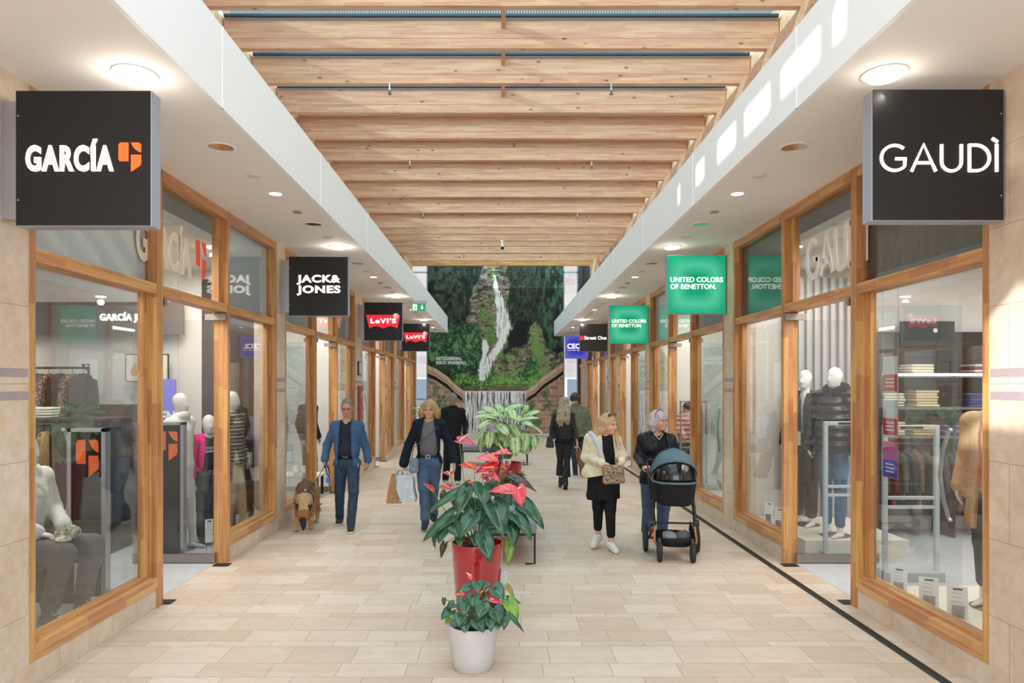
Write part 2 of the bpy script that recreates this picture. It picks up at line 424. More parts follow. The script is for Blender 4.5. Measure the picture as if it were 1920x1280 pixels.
# building seen outside through the end glazing
b = thing('neighbouring_building', 'pale building outside, seen through the narrow glazing beside the waterfall mural', 'building', (0, 33, 0))
m = MB(); m.box(-9, 9, 0, .4, -.5, 10)
t = NT('pale_block_facade'); tc = t.coords(rot=(PI / 2, 0, 0))
br = t.n('ShaderNodeTexBrick', {'Vector': tc, 'Color1': lin('dcd0ce'), 'Color2': lin('cbbdbc'), 'Mortar': lin('dfdcda'), 'Scale': 1.0, 'Mortar Size': .014, 'Brick Width': .9, 'Row Height': .42})
t.base(br.outputs[0]); t.set('Roughness', .8)
m.build('wall', t.m, b)
for x in (-4.2, 3.1):
    for z in (.8, 3.6):
        m = MB(); m.box(x, x + .75, -.05, .02, z, z + 1.5); wnd = m.build('window', plain('outside_window_frame', 'f0f0f0', .6), b)
        m = MB(); m.box(x + .08, x + .67, -.07, -.05, z + .08, z + 1.42); m.build('pane', plain('outside_window_pane', '8fa0b4', .15), wnd)
m = MB(); m.box(-14, 14, 30, 34, -.12, -.02); struct(m, 'floor', plain('outside_paving', 'c9c5bf', .8))

# ---------------------------------------------------------- the waterfall photograph printed on the end wall
def vnoise(x, y, seed):
    r = np.random.RandomState(seed).rand(257, 257); xi = np.floor(x).astype(int); yi = np.floor(y).astype(int)
    fx = x - xi; fy = y - yi; fx = fx * fx * (3 - 2 * fx); fy = fy * fy * (3 - 2 * fy); xi %= 256; yi %= 256
    a = r[yi, xi] * (1 - fx) + r[yi, xi + 1] * fx; b = r[yi + 1, xi] * (1 - fx) + r[yi + 1, xi + 1] * fx
    return a * (1 - fy) + b * fy
def fbm(x, y, sc_, seed, octv=4):
    v = 0; a = .5
    for k in range(octv): v = v + a * vnoise(x / sc_ * 2 ** k + 9 * k, y / sc_ * 2 ** k + 5 * k, seed + k); a *= .55
    return v / 1.0
def mural_colours(x, y):
    """x,y on a 1030 x 1255 sheet -> sRGB 0..1"""
    def S(a, b, v): t = np.clip((v - a) / (b - a), 0, 1); return t * t * (3 - 2 * t)
    def mixc(c, col, k): k = np.clip(k, 0, 1)[..., None]; return c * (1 - k) + np.array(col) / 255. * k
    xw = x + (fbm(x, y, 60, 3) - .5) * 60 + (fbm(x, y, 190, 103) - .5) * 130; yw = y + (fbm(x, y, 60, 13) - .5) * 60 + (fbm(x, y, 190, 113) - .5) * 90
    n1 = fbm(x, y, 34, 21); n2 = .6 * fbm(x, y, 12, 31) + .4 * fbm(x, y, 5, 35); n3 = .65 * fbm(x + .4 * y, y * 2.2, 30, 41) + .35 * fbm(x, y * 1.4, 8, 43); ndr = fbm(x * 1.7, y * .55, 30, 45)
    c = np.zeros(x.shape + (3,)); c[:] = np.array([30, 37, 33]) / 255
    c = mixc(c, (62, 80, 60), S(.42, .72, ndr * .6 + n2 * .4)); c = mixc(c, (20, 23, 24), S(.5, .35, n1) * .8)
    # lighter spruce on the right
    k = S(790, 930, xw) * S(740, 560, yw); c = mixc(c, (58, 96, 72), k * S(.42, .62, ndr) * .75)
    k = S(560, 640, xw) * S(880, 760, xw) * S(480, 420, yw); c = mixc(c, (54, 66, 48), k * S(.45, .6, n2) * .6)
    # hazier dark crown on the left
    k = S(330, 150, xw) * S(560, 300, yw); c = mixc(c, (66, 74, 60), k * S(.4, .7, n1) * .6)
    def rock(k): return mixc(mixc(mixc(c, (104, 92, 84), k), (48, 43, 40), k * S(.54, .36, n3)), (166, 150, 138), k * S(.52, .72, n3) * .8)
    lb = np.interp(yw, [75, 200, 330, 480, 560, 640, 760, 900], [400, 372, 335, 318, 322, 400, 450, 470])
    rb_ = np.interp(yw, [75, 200, 330, 480, 560, 640, 760, 900], [600, 612, 604, 636, 650, 600, 560, 540])
    k = S(-12, 12, xw - lb) * S(-12, 12, rb_ - xw) * S(960, 930, yw); c = rock(k)
    g = k * S(.47, .6, fbm(x, y, 70, 51)); c = mixc(c, (96, 122, 68), g * .85); c = mixc(c, (60, 84, 46), g * S(.5, .4, n2) * .8)
    # grassy scree on the lower right
    top = np.interp(xw, [480, 620, 700, 810, 900, 960, 1030], [800, 690, 610, 440, 560, 640, 700])
    k = S(-15, 15, yw - top) * S(990, 960, yw) * S(470, 520, xw); c = rock(k)
    c = mixc(c, (110, 138, 80), k * S(.44, .58, fbm(x, y, 48, 61)) * .9); c = mixc(c, (64, 92, 54), k * S(.5, .38, n2) * .6)
    k = S(60, 40, np.hypot((xw - 690) / 1.25, (yw - 530) / 1.9)); c = mixc(c, (24, 24, 28), k * .9)
    # bushes
    def bush(c, cx, cy, rx, ry, col=(92, 136, 88)):
        k = S(1.1, .85, np.hypot((xw - cx) / rx, (yw - cy) / ry)); c = mixc(c, (34, 54, 40), k * .9)
        return mixc(c, col, k * S(.42, .66, n2 * .6 + n1 * .4))
    for b_ in ((60, 560, 130, 110), (250, 560, 140, 130), (150, 690, 170, 120), (320, 640, 90, 110), (240, 740, 150, 80)): c = bush(c, *b_)
    for b_ in ((780, 770, 75, 70), (720, 830, 60, 50)): c = bush(c, *b_, col=(98, 150, 84))
    k = S(1, .8, np.hypot((xw - 60) / 110, (yw - 800) / 60)); c = mixc(c, (40, 52, 40), k * .7)
    gr = S(815, 860, yw) * S(945, 905, yw) * S(170, 240, xw); c = mixc(c, (104, 152, 74), gr * S(.36, .55, n2)); c = mixc(c, (66, 98, 52), gr * S(.5, .35, n1) * .7)
    # pool above the weir
    k = S(918, 934, y + (n1 - .5) * 12) * S(262, 285, x) * S(760, 735, x); c = mixc(c, (96, 78, 62), k * .85); c = mixc(c, (196, 186, 168), k * S(.6, .72, n3) * .6)
    # falling water
    def fall(c, ys, xs, ws, seed):
        cx = np.interp(y, ys, xs); ww = np.interp(y, ys, ws); st = fbm(x * 3.0 + .5 * (cx - x), y * .30, 17, seed)
        d = np.abs(x + (n2 - .5) * 26 + (n1 - .5) * 14 - cx) / np.maximum(ww, 1); k = S(1.25, .45, d + (.5 - st) * .9) * S(ys[0] - 4, ys[0] + 6, y) * S(ys[-1] + 6, ys[-1] - 14, y)
        c = mixc(c, (150, 148, 156), k * .85); return mixc(c, (246, 247, 252), k * S(.30, .52, st))
    c = fall(c, [80, 165, 245, 345, 425, 485, 545, 595, 640, 695, 775, 845, 883],
             [505, 518, 540, 562, 570, 578, 566, 556, 530, 490, 445, 420, 415], [11, 16, 28, 38, 50, 62, 40, 28, 32, 36, 44, 36, 22], 71)
    c = fall(c, [570, 625, 685, 755, 815], [428, 440, 434, 410, 402], [16, 26, 18, 16, 16], 77)
    # masonry walls with sloping stone copings either side of the weir
    for sd in (0, 1):
        xs = x if sd == 0 else 1030 - x; wl = 278 if sd == 0 else 290
        cop = np.interp(xs, [0, 60, 150, 215, wl], [765 if sd == 0 else 745, 790, 850, 915, 962])
        k = S(cop - 4, cop + 1, y) * (xs < wl + 8)
        bw, bh = 66, 34; rowi = np.floor(y / bh); bx = np.floor((xs + (rowi % 2) * 33) / bw)
        rr = np.random.RandomState(5).rand(64, 64)[(rowi % 64).astype(int), (bx % 64).astype(int)]
        fx = np.minimum((xs + (rowi % 2) * 33) % bw, bw - (xs + (rowi % 2) * 33) % bw); fy = np.minimum(y % bh, bh - y % bh)
        wallc = np.stack([(128 + 40 * rr), (104 + 30 * rr), (92 + 26 * rr)], -1) / 255 * (.7 + .6 * n2)[..., None]
        jm = S(3.0, 1.0, np.minimum(fx, fy)); wallc = wallc * (1 - jm[..., None]) + np.array([176, 160, 142]) / 255 * jm[..., None]
        kk = k[..., None]; c = c * (1 - kk) + wallc * kk
        c = mixc(c, (26, 24, 26), k * S(cop + 92, cop + 86, y) * S(wl, wl - 30, xs))
        c = mixc(c, (178, 150, 132), k * S(cop + 64, cop + 58, y)); c = mixc(c, (120, 92, 78), k * S(cop + 58, cop + 40, y) * S(cop + 30, cop + 44, y) * .7)
        c = mixc(c, (110, 84, 70), k * S(cop + 58, cop + 54, y) * (np.abs((xs % 74) - 37) < 1.6) * .7)
        iv = k * S(cop + 95, cop + 120, y) * S(.50, .6, fbm(x, y, 60, 81)); c = mixc(c, (70, 92, 56), iv * (.4 + .6 * S(.4, .6, n2)))
        if sd == 0: c = mixc(c, (148, 138, 120), S(90, 60, np.abs(x - 130)) * S(930, 980, y) * S(.45, .6, fbm(x * 2.5 + y, y * .4, 20, 88)) * .6)
    # weir curtain
    k = S(958, 964, y) * S(278, 284, x) * S(746, 740, x)
    st = fbm(x * 2.6, y * .12, 12, 91); cur = mixc(mixc(c, (88, 78, 90), k), (214, 212, 224), k * S(.36, .52, st)); c = mixc(cur, (48, 40, 44), k * S(.36, .27, st) * .8)
    c = mixc(c, (236, 236, 240), k * S(980, 962, y) * .55)
    return np.clip(c * 1.22 + .02, 0, 1)
NX, NY = 520, 640
MX0, MX1, MZ0, MZ1 = -2.87, 2.41, .03, 6.62
Zt = 6.62                                      # y = 75 of the sheet meets the end beam at about 6.57 m
gx, gy = np.meshgrid(np.linspace(0, 1, NX), np.linspace(0, 1, NY))
mw = MX1 - MX0; zpix = mw / 1030.0
cols = mural_colours(gx * 1030, gy * (Zt - MZ0) / zpix)
me = bpy.data.meshes.new('printed_sheet')
P = np.stack([MX0 + gx * mw, np.full_like(gx, 0.0), Zt - gy * (Zt - MZ0)], -1).reshape(-1, 3)
idx = np.arange(NX * NY).reshape(NY, NX)
q = np.stack([idx[:-1, :-1], idx[1:, :-1], idx[1:, 1:], idx[:-1, 1:]], -1).reshape(-1, 4)
me.vertices.add(len(P)); me.vertices.foreach_set('co', P.ravel())
me.loops.add(q.size); me.loops.foreach_set('vertex_index', q.ravel()); me.polygons.add(len(q)); me.polygons.foreach_set('loop_start', np.arange(0, q.size, 4)); me.update(calc_edges=True)
ca = me.color_attributes.new('print', 'FLOAT_COLOR', 'POINT')
lc = np.where(cols <= .04045, cols / 12.92, ((cols + .055) / 1.055) ** 2.4)
ca.data.foreach_set('color', np.concatenate([lc.reshape(-1, 3), np.ones((NX * NY, 1))], 1).ravel())
t = NT('printed_waterfall_photograph'); t.base(t.n('ShaderNodeVertexColor', layer_name='print').outputs[0]); t.set('Roughness', .6); t.set('Specular IOR Level', .2)
mural = thing('wall_mural', 'tall printed photograph of a waterfall between dark firs covering the far end wall', 'mural', (0, YE, 0))
link('printed_sheet', me, t.m, mural)
m = MB(); m.box(MX0, MX1, .005, .06, MZ0, Zt); m.build('backing_board', M_ALUP, mural)

# ------------------------------------------------------------------ lettering
def text_mesh(body, bold=0.0, ext=0.01, spacing=1.0, line=1.0, align='LEFT'):
    cu = bpy.data.curves.new('lettering', 'FONT'); cu.body = body; cu.size = 1; cu.extrude = ext; cu.offset = bold
    cu.space_character = spacing; cu.space_line = line; cu.align_x = align; cu.resolution_u = 4
    o = bpy.data.objects.new('lettering', cu); COL.objects.link(o)
    dg = bpy.context.evaluated_depsgraph_get(); me = bpy.data.meshes.new_from_object(o.evaluated_get(dg))
    bpy.data.objects.remove(o); bpy.data.curves.remove(cu); return me
def fit_text(name, body, x0, x1, z0, z1, y, mat, parent, bold=0.0, depth=.008, rz=0, mirror=False, **kw):
    """letters filling x0..x1, z0..z1 on a plane facing -y (before the turn rz about the parent's z)"""
    me = text_mesh(body, bold, .5, **kw); co = np.zeros(len(me.vertices) * 3); me.vertices.foreach_get('co', co); co = co.reshape(-1, 3)
    a, b = co.min(0), co.max(0); n = (co - a) / np.maximum(b - a, 1e-6)
    px = x0 + n[:, 0] * (x1 - x0); pz = z0 + n[:, 1] * (z1 - z0); py = y - (n[:, 2]) * depth
    c_, s_ = math.cos(rz), math.sin(rz)
    out = np.stack([px * c_ - py * s_, px * s_ + py * c_, pz], -1); me.vertices.foreach_set('co', out.ravel()); me.update()
    return link(name, me, mat, parent)
def arc(cx, cz, r, a0, a1, n=20, rz=None):
    rz = rz or r; return [(cx + r * math.cos(math.radians(a0 + (a1 - a0) * i / n)), cz + rz * math.sin(math.radians(a0 + (a1 - a0) * i / n))) for i in range(n + 1)]
def stroke_letters(strokes, wd, x0, z0, sx, sz, y0, y1):
    """polyline strokes in letter units -> mesh of flat ribbons facing -y"""
    m = MB()
    for pts in strokes:
        pts = [Vector((x0 + p[0] * sx, z0 + p[1] * sz)) for p in pts]
        L = []; Rr = []
        for i, p in enumerate(pts):
            t = (pts[min(i + 1, len(pts) - 1)] - pts[max(i - 1, 0)]).normalized(); n = Vector((-t.y, t.x)) * wd / 2
            L.append(p + n); Rr.append(p - n)
        for i in range(len(pts) - 1):
            m.prism([tuple(L[i]), tuple(L[i + 1]), tuple(Rr[i + 1]), tuple(Rr[i])], y0, y1)
    return m
G_STROKES = ([arc(.5, .5, .46, 48, 318, 26) + [(.86, .5)], [(.9, .47), (.52, .47)]]
             + [[(1.08, .0), (1.5, 1.0), (1.92, .0)], [(1.26, .32), (1.74, .32)]]
             + [[(2.12, 1.0), (2.12, .36)] + arc(2.46, .36, .34, 180, 360, 14) + [(2.80, 1.0)]]
             + [[(3.08, -.01), (3.08, 1.01)], [(3.06, .97), (3.3, .97)] + arc(3.3, .5, .47, 90, -90, 18) + [(3.06, .03)]]
             + [[(4.02, -.01), (4.02, 1.01)], [(3.86, 1.22), (4.06, 1.08)]])
def brand_mark(x0, x1, z0, z1):
    """tall rounded block with a notch, a curved leaf and a spear: the mark beside the left lettering"""
    W_, H_ = x1 - x0, z1 - z0; f = lambda p: [(x0 + a * W_, z0 + b * H_) for a, b in p]
    return [f([(0, .42), (.05, .36), (.43, .36), (.43, 1), (.08, 1), (0, .93)]),
            f([(.56, 1), (.92, 1), (1, .94), (1, .66), (.86, .70), (.70, .80), (.6, .92)]),
            f([(.56, .58), (1, .58), (1, .28), (.94, .2), (.56, 0)])]
lt = fit_text('lettering', 'NATURDENKMAL,\nEISACK WASSERFALL', MX0 + 64 * zpix, MX0 + 294 * zpix, Zt - 758 * zpix, Zt - 700 * zpix, -.012, plain('mural_white_print', 'f6f7f9', .6), mural, .045, .004, line=.95, spacing=1.16)

# ------------------------------------------------------------------ projecting shop signs
def cube_sign(s, Y, label, face_mat, z0=2.83, w=.79, h=.79, dp=.11, screws=True):
    x0 = -2.83 if s < 0 else 2.225
    t = thing('shop_sign', label, 'sign', (x0 + w / 2, Y, z0), group='projecting shop signs')
    a = w / 2
    m = MB(); m.box(-a, a, 0, dp, 0, h); m.build('case', M_ALUP, t, bevel=.004)
    m = MB(); m.box(-a + .004, a - .004, -.006, .004, .004, h - .004); m.build('face', face_mat, t)
    xb0, xb1 = (-a - .12, -a) if s < 0 else (a, a + .03)
    m = MB(); m.box(xb0, xb1, dp * .3, dp * .8, .05, h - .05); m.build('wall_bracket', M_ALU, t)
    if screws:
        xs = -a + .018 if s < 0 else a - .018
        for z in (.15, h - .15):
            m = MB(); m.lathe([(.006, 0), (.005, .004), (0, .005)], 10, (xs, -.006, z), Matrix.Rotation(PI / 2, 4, 'X').to_3x3()); m.build('screw', M_ALU, t)
    return t, a, h
M_ORANGE = plain('orange_mark', 'f0682c', .45); M_REDW = emit('lit_red_emblem', 'e2293b', .75); M_GREEN = None
def backlit(name, dark, light, st, ring=.3):
    t = NT(name); tc = t.n('ShaderNodeTexCoord').outputs['Object']; sp = t.n('ShaderNodeSeparateXYZ', {0: tc})
    # lighter rounded-square ring painted into the glow, as if from tubes behind
    ax = t.math('ABSOLUTE', sp.outputs[0]); az = t.math('ABSOLUTE', t.math('SUBTRACT', sp.outputs[2], .395))
    p4 = t.math('POWER', t.math('ADD', t.math('POWER', ax, 4.0), t.math('POWER', az, 4.0)), .25)
    k = t.math('SUBTRACT', 1.0, t.math('MINIMUM', t.math('DIVIDE', t.math('ABSOLUTE', t.math('SUBTRACT', p4, ring - .04)), .14), 1.0))
    col = t.mix(t.math('MULTIPLY', k, .65), lin(dark), lin(light))
    t.base(lin(dark)); t.set('Emission Color', col); t.set('Emission Strength', st); t.set('Roughness', .3); return t.m
M_GREENL = backlit('backlit_green_face', '00966f', '6ddcb8', .75)
M_BLUEL = backlit('backlit_blue_face', '3a37b4', '7d7ff0', .62, .42)
M_EDGE = plain('green_return', '008f70', .4)
t, a, h = cube_sign(-1, 3.98, 'black square sign with white lettering and orange mark, nearest on the left', M_BLACK)
fit_text('lettering', 'GARCÍA', -a + .064, -a + .575, .315, .505, -.006, M_LETTERG, t, .04, spacing=1.14)
m = MB()
for pl in brand_mark(-a + .605, -a + .735, .315, .483): m.prism(pl, -.014, -.006)
m.build('emblem', emit('lit_orange_mark', 'f2692e', .75), t)
t, a, h = cube_sign(1, 4.10, 'black square sign with thin white capitals, nearest on the right', M_BLACK, 2.89)
stroke_letters(G_STROKES, .018, -a + .045, .293, .1735, .163, -.014, -.006).build('lettering', M_LETTER, t)
t, a, h = cube_sign(-1, 9.09, 'black square sign with two lines of bold white letters, second on the left', M_BLACK)
fit_text('lettering', 'JACK&', -a + .108, -a + .69, .413, .545, -.006, M_LETTERG, t, .04, spacing=1.1)
fit_text('lettering', 'JONES', -a + .108, -a + .69, .272, .404, -.006, M_LETTERG, t, .04, spacing=1.1)
def batwing(t, a, h):
    f = lambda px, py: (-a + (px - 205) / 547 * .79, h - (py - 120) / 541 * .79)
    bot = [f(680 - (680 - 478) * q, 492 - 42 * math.sin(PI * q) * (1 - .35 * q)) for q in np.linspace(0, 1, 9)] + [f(478 - (478 - 283) * q, 492 - 42 * math.sin(PI * q) * (.65 + .35 * q)) for q in np.linspace(.12, 1, 8)]
    top = [f(232, 292), f(360, 297), f(478, 299), f(600, 298), f(722, 296)]
    m = MB(); ncol = len(bot); tp = [(np.interp(x, [p[0] for p in top], [p[1] for p in top])) for x, z in bot]
    for i in range(ncol - 1):
        xa = bot[i][0] + (0); q0 = i / (ncol - 1); q1 = (i + 1) / (ncol - 1)
        ta = f(722 - 490 * q0, 296); tb = f(722 - 490 * q1, 296)
        m.prism([bot[i], bot[i + 1], tb, ta], -.012, -.006)
    m.build('emblem', M_REDW, t)
    x0, _ = f(297, 0); x1, _ = f(665, 0); _, z0 = f(0, 417); _, z1 = f(0, 345)
    fit_text('lettering', "LeVI'S", x0, x1, z0, z1, -.012, M_LETTERG, t, .04, spacing=1.16)
    cx, cz = f(660, 310); stroke_letters([arc(0, 0, .045, 0, 360, 24)], .008, cx, cz, 1, 1, -.016, -.012).build('ring', M_LETTERG, t)
    fit_text('registered_letter', 'R', cx - .02, cx + .022, cz - .027, cz + .027, -.012, M_LETTERG, t, .01)
t, a, h = cube_sign(-1, 14.08, 'black square sign with red wing-shaped emblem, third on the left', M_BLACK); batwing(t, a, h)
t, a, h = cube_sign(-1, 19.4, 'small-looking black square sign with red emblem, partly behind the third left sign', M_BLACK, 2.88); batwing(t, a, h)
for Y, lb in ((9.17, 'bright green backlit square sign, the larger and nearer of the two green ones'), (14.03, 'bright green backlit square sign, the smaller and farther of the two green ones')):
    t, a, h = cube_sign(1, Y, lb, M_GREENL, 2.865 if Y < 12 else 2.77)
    for bod, z0, z1, x1 in (('UNITED COLORS', .425, .493, .748), ('OF BENETTON.', .333, .4, .655)):
        fit_text('lettering', bod, -a + .044, -a + x1, z0, z1, -.006, M_LETTERG, t, .012)
t, a, h = cube_sign(1, 19.4, 'dark grey square sign with small red square and white words, behind the far green one', plain('dark_grey_sign_face', '3b3937', .4), 2.87)
m = MB(); m.box(-a + .01, -a + .115, -.012, -.006, .335, .45); m.build('emblem', M_REDW, t)
fit_text('lettering', 'Street One', -a + .13, a - .03, .34, .445, -.006, M_LETTERG, t, .02)
t, a, h = cube_sign(1, 23.8, 'violet-blue backlit square sign, farthest on the right', M_BLUEL, 2.85)
fit_text('lettering', 'CECIL', -a + .075, a - .1, .34, .52, -.006, M_LETTERG, t, .025)
fit_text('small_lettering', 'EST. 1989', -a + .28, a - .28, .27, .3, -.006, M_LETTERG, t, .01)
for q0, q1 in ((-a + .075, -a + .26), (a - .26, a - .1)): m = MB(); m.box(q0, q1, -.01, -.006, .28, .29); m.build('rule', M_LETTERG, t)

# emergency exit sign hung under the left ceiling, in front of the fascia end
ez = 1.9 + (723 - 576) * 15.2 / 1280
t = thing('exit_sign', 'small green and white emergency exit sign with running figure under the left ceiling', 'sign', ((784.5 - 940) * 15.2 / 1280, 15.2, ez - .08))
w2 = .158; hh = .16
m = MB(); m.box(-w2, w2, 0, .035, 0, hh); m.build('panel', emit('exit_green', '0f9a5f', .45), t)
m = MB(); m.box(-w2 - .02, w2 + .02, -.01, .06, hh, hh + .075); m.build('housing', M_ALUP, t)
m = MB(); m.tube([(0, .02, hh + .07), (0, .02, SOF - ez + .08)], .006); m.build('rod', M_ALU, t)
m = MB(); m.box(-.125, -.03, -.004, .0, .015, .145); m.build('door_symbol', emit('exit_white', 'f4fbf6', .8), t)
m = MB()
for pts in ([(-.085, .085), (-.07, .06)], [(-.07, .06), (-.09, .035), (-.105, .035)], [(-.07, .06), (-.055, .04), (-.06, .02)], [(-.085, .085), (-.105, .075)], [(-.085, .088), (-.06, .085), (-.05, .07)]):
    m.v, m.f, m.mi = (lambda q: (q.v, q.f, q.mi))(MB().add(m.v, m.f)) if False else (m.v, m.f, m.mi)
    q = stroke_letters([pts], .014, 0, 0, 1, 1, -.008, -.004); m.add(q.v, q.f)
m.lathe([(.012, 0), (.012, .004)], 12, (-.078, -.004, .112), Matrix.Rotation(PI / 2, 3, 'X')); m.build('running_figure', emit('exit_green2', '0f9a5f', .3), t)
q = stroke_letters([[(.08, .13), (.08, .06)]], .024, 0, 0, 1, 1, -.006, 0); q.prism([(.045, .075), (.115, .075), (.08, .03)], -.006, 0); q.build('arrow', emit('exit_white', 'f4fbf6', .8), t)

# ------------------------------------------------------------------ shopfronts
PANELS = {-1: ['e6eff8', 'e4ecf0', 'e4ecf0', 'e4ecf0'], 1: ['4a4a52', 'e0e8ec', 'e0e8ec', 'e0e8ec']}
WN = [10]
def frame_unit(s, y0, y1, kind, panel, last=False, clear=False):
    """one bay of timber shopfront between y0 and y1"""
    WN[0] += 1; root = tag(empty(('door_%d' if kind == 'door' else 'window_%d') % WN[0], (X(s, 0), y0, 0)), kind='structure')
    up = MB(); ra = MB(); dp = .15
    jl = .06; jr = .10 if kind == 'A' else .08
    if kind != 'door':
        sbox(up, s, 0, dp, y0, y0 + jl, .17, SOF); sbox(up, s, 0, dp, y1 - jr, y1, .0 if kind == 'A' else .17, SOF)
        if kind == 'C': sbox(up, s, 0, dp, y0, y0 + jl, 0, .17)
        sbox(up, s, .07, .12, y0 + jl, y0 + jl + .05, .28, 2.69); sbox(up, s, .07, .12, y1 - jr - .09, y1 - jr - .012, .28, 2.69)
        sbox(ra, s, 0, dp, y0 + jl, y1 - jr, .17, .262); sbox(ra, s, .05, dp, y0 + jl, y1 - jr, .262, .285)
    ya, yb = (y0 + jl, y1 - jr) if kind != 'door' else (y0, y1)
    sbox(ra, s, .004, dp, ya, yb, 2.685, 2.772); sbox(ra, s, .004, dp, ya, yb, 3.68, SOF)
    if kind == 'door': sbox(up, s, .06, .14, y1 - .09, y1, 2.772, 3.68)
    wb(up, 'frame_uprights', M_FRV, root); wb(ra, 'frame_rails', M_FRH, root)
    if kind != 'door':
        g = MB(); sbox(g, s, .095, .103, ya, yb, .285, 2.69); wb(g, 'pane', M_GLASS, root)
    g = MB(); sbox(g, s, .085, .093, ya, yb, 2.772, 3.68); wb(g, 'fanlight_pane', M_GLASS, root)
    if kind != 'door' and not clear:
        g = MB(); sbox(g, s, .105, .125, ya, yb, 2.772, 3.68); wb(g, 'fanlight_panel', plain('fanlight_panel_' + panel, panel, .6), root)
    return root
ORD = ['nearest', 'second', 'third', 'farthest']
for s, side in ((-1, 'left'), (1, 'right')):
    for k in range(4):
        a, b = STARTS[s][k], ENDS[s][k]; L = (b - a) / 4.68
        pa = PANELS[s][k]
        frame_unit(s, a, a + 1.68 * L, 'A', pa)
        pc = {(-1, 0): 'eaf1f6', (1, 0): '424a4c'}.get((s, k), pa)
        frame_unit(s, a + 3.08 * L, b, 'C', pc)
        dr = frame_unit(s, a + 1.68 * L, a + 3.08 * L, 'door', pa)
        # two glass door leaves standing open at right angles
        yh = a + 3.08 * L - .04
        for yl in (yh, a + 1.68 * L + .045):
            g = MB(); g.box(X(s, .14), X(s, 1.0), yl, yl + .012, .10, 2.60); leaf = wb(g, 'door_leaf', M_GLASS, dr)
            g = MB(); g.box(X(s, .12), X(s, 1.0), yl - .012, yl + .024, .012, .105); wb(g, 'bottom_rail', M_STEEL, dr)
            g = MB(); g.box(X(s, .0), X(s, .22), yl - .02, yl + .03, 2.60, 2.665); wb(g, 'door_closer', M_STEEL, dr)
            g = MB(); x1 = X(s, .90); sg = -1 if yl == yh else 1
            g.tube([(x1, yl, .72), (x1, yl + sg * .03, .74), (x1 - s * .03, yl + sg * .06, .9), (x1 - s * .05, yl + sg * .07, 1.12), (x1 - s * .03, yl + sg * .06, 1.34), (x1, yl + sg * .03, 1.5), (x1, yl, 1.52)], .017, 8)
            wb(g, 'door_handle', M_ALU, dr)
        g = MB()
        for yy in (a + 1.68 * L, yh - .12): sbox(g, s, -.06, .10, yy, yy + .12, .004, .008)
        wb(g, 'floor_hinge_plate', M_DARK, dr)
# lettering stuck on the glass above the nearest two doors
ydL = STARTS[-1][0] + 1.68
t = tag(empty('glass_lettering', (X(-1, .084), ydL, 2.95)), 'cream capitals and orange mark stuck on glass above the left shop door', 'lettering')
fit_text('letters', 'GARCÍA', -.28, .74, .0, .46, 0, plain('cream_vinyl', 'ece6cf', .5), t, .03, .003, rz=PI / 2)
m = MB()
for pl in brand_mark(.82, 1.06, 0, .4): m.prism(pl, -.003, 0, Matrix.Rotation(PI / 2, 3, 'Z'))
m.build('emblem', plain('orange_vinyl', 'ee5f33', .5), t)
ydR = STARTS[1][0] + 1.68
t = tag(empty('glass_lettering', (X(1, .084), ydR, 2.97)), 'thin white capitals stuck on glass above the right shop door', 'lettering')
m = stroke_letters(G_STROKES, .058, -1.05, 0, .285, .40, -.003, 0); Mz = Matrix.Rotation(-PI / 2, 3, 'Z')
m.v = [tuple(Mz @ Vector(v)) for v in m.v]; m.build('letters', plain('white_vinyl', 'eef0f0', .5), t)

# ------------------------------------------------------------------ ceiling fittings
M_TRIMRING = plain('white_downlight_ring', 'f4f2ee', .4); M_REFL = plain('mirror_reflector', 'cfc9bd', .12, .9); M_LAMPON = emit('lit_lamp', 'fff1dc', 9)
def ring(prof, n=28): m = MB(); m.lathe(prof, n); return m
def downlight(kind):
    o = empty('ceiling_downlight')
    r = {'glow': .125, 'rim': .112, 'lit': .075}[kind]
    ring([(r, 0), (r + .002, -.006), (r - .014, -.009), (r - .016, .0), (r, 0)]).build('ring', M_TRIMRING, o, smooth=True)
    if kind == 'rim':
        ring([(r - .016, -.002), (r - .03, .03), (r - .05, .05)]).build('reflector', M_REFL, o, smooth=True)
        for sg in (-1, 1):
            q = MB(); q.tube([(sg * .03, -.05, .02), (sg * .03, .05, .02)], .012, 8); q.build('lamp', plain('lamp_tube', 'f4f1e8', .3), o)
    else:
        ring([(r - .016, -.003), (r - .03, -.002), (0.0, -.002)]).build('lamp', M_LAMPON if kind == 'lit' else emit('lit_disc', 'fff3e2', 5), o, smooth=True)
        if kind == 'glow': ring([(r - .03, -.02), (r - .034, -.03), (0.0, -.032)]).build('diffuser', emit('lit_disc', 'fff3e2', 5), o, smooth=True)
    return o
def det():
    o = empty('smoke_detector'); ring([(.06, 0), (.058, -.014), (.03, -.022), (0, -.022)]).build('body', plain('detector_white', 'd9d4cc', .5), o, smooth=True); return o
def brass():
    o = empty('sensor_plate'); m = MB(); m.box(-.04, .04, -.04, .04, -.012, 0); m.build('plate', plain('brass_plate', 'b39b6c', .35, .6), o, bevel=.004); return o
PROTO = {'glow': lambda: downlight('glow'), 'rim': lambda: downlight('rim'), 'lit': lambda: downlight('lit'), 'det': det, 'brass': brass}
DESC = {'glow': ('wide glowing disc downlight', 'downlight'), 'rim': ('unlit mirrored downlight', 'downlight'), 'lit': ('small lit downlight', 'downlight'), 'det': ('round pale smoke detector', 'smoke detector'), 'brass': ('small square brass plate', 'sensor')}
ORD5 = ['nearest', 'second nearest', 'middle', 'second farthest', 'farthest']
pro = {}
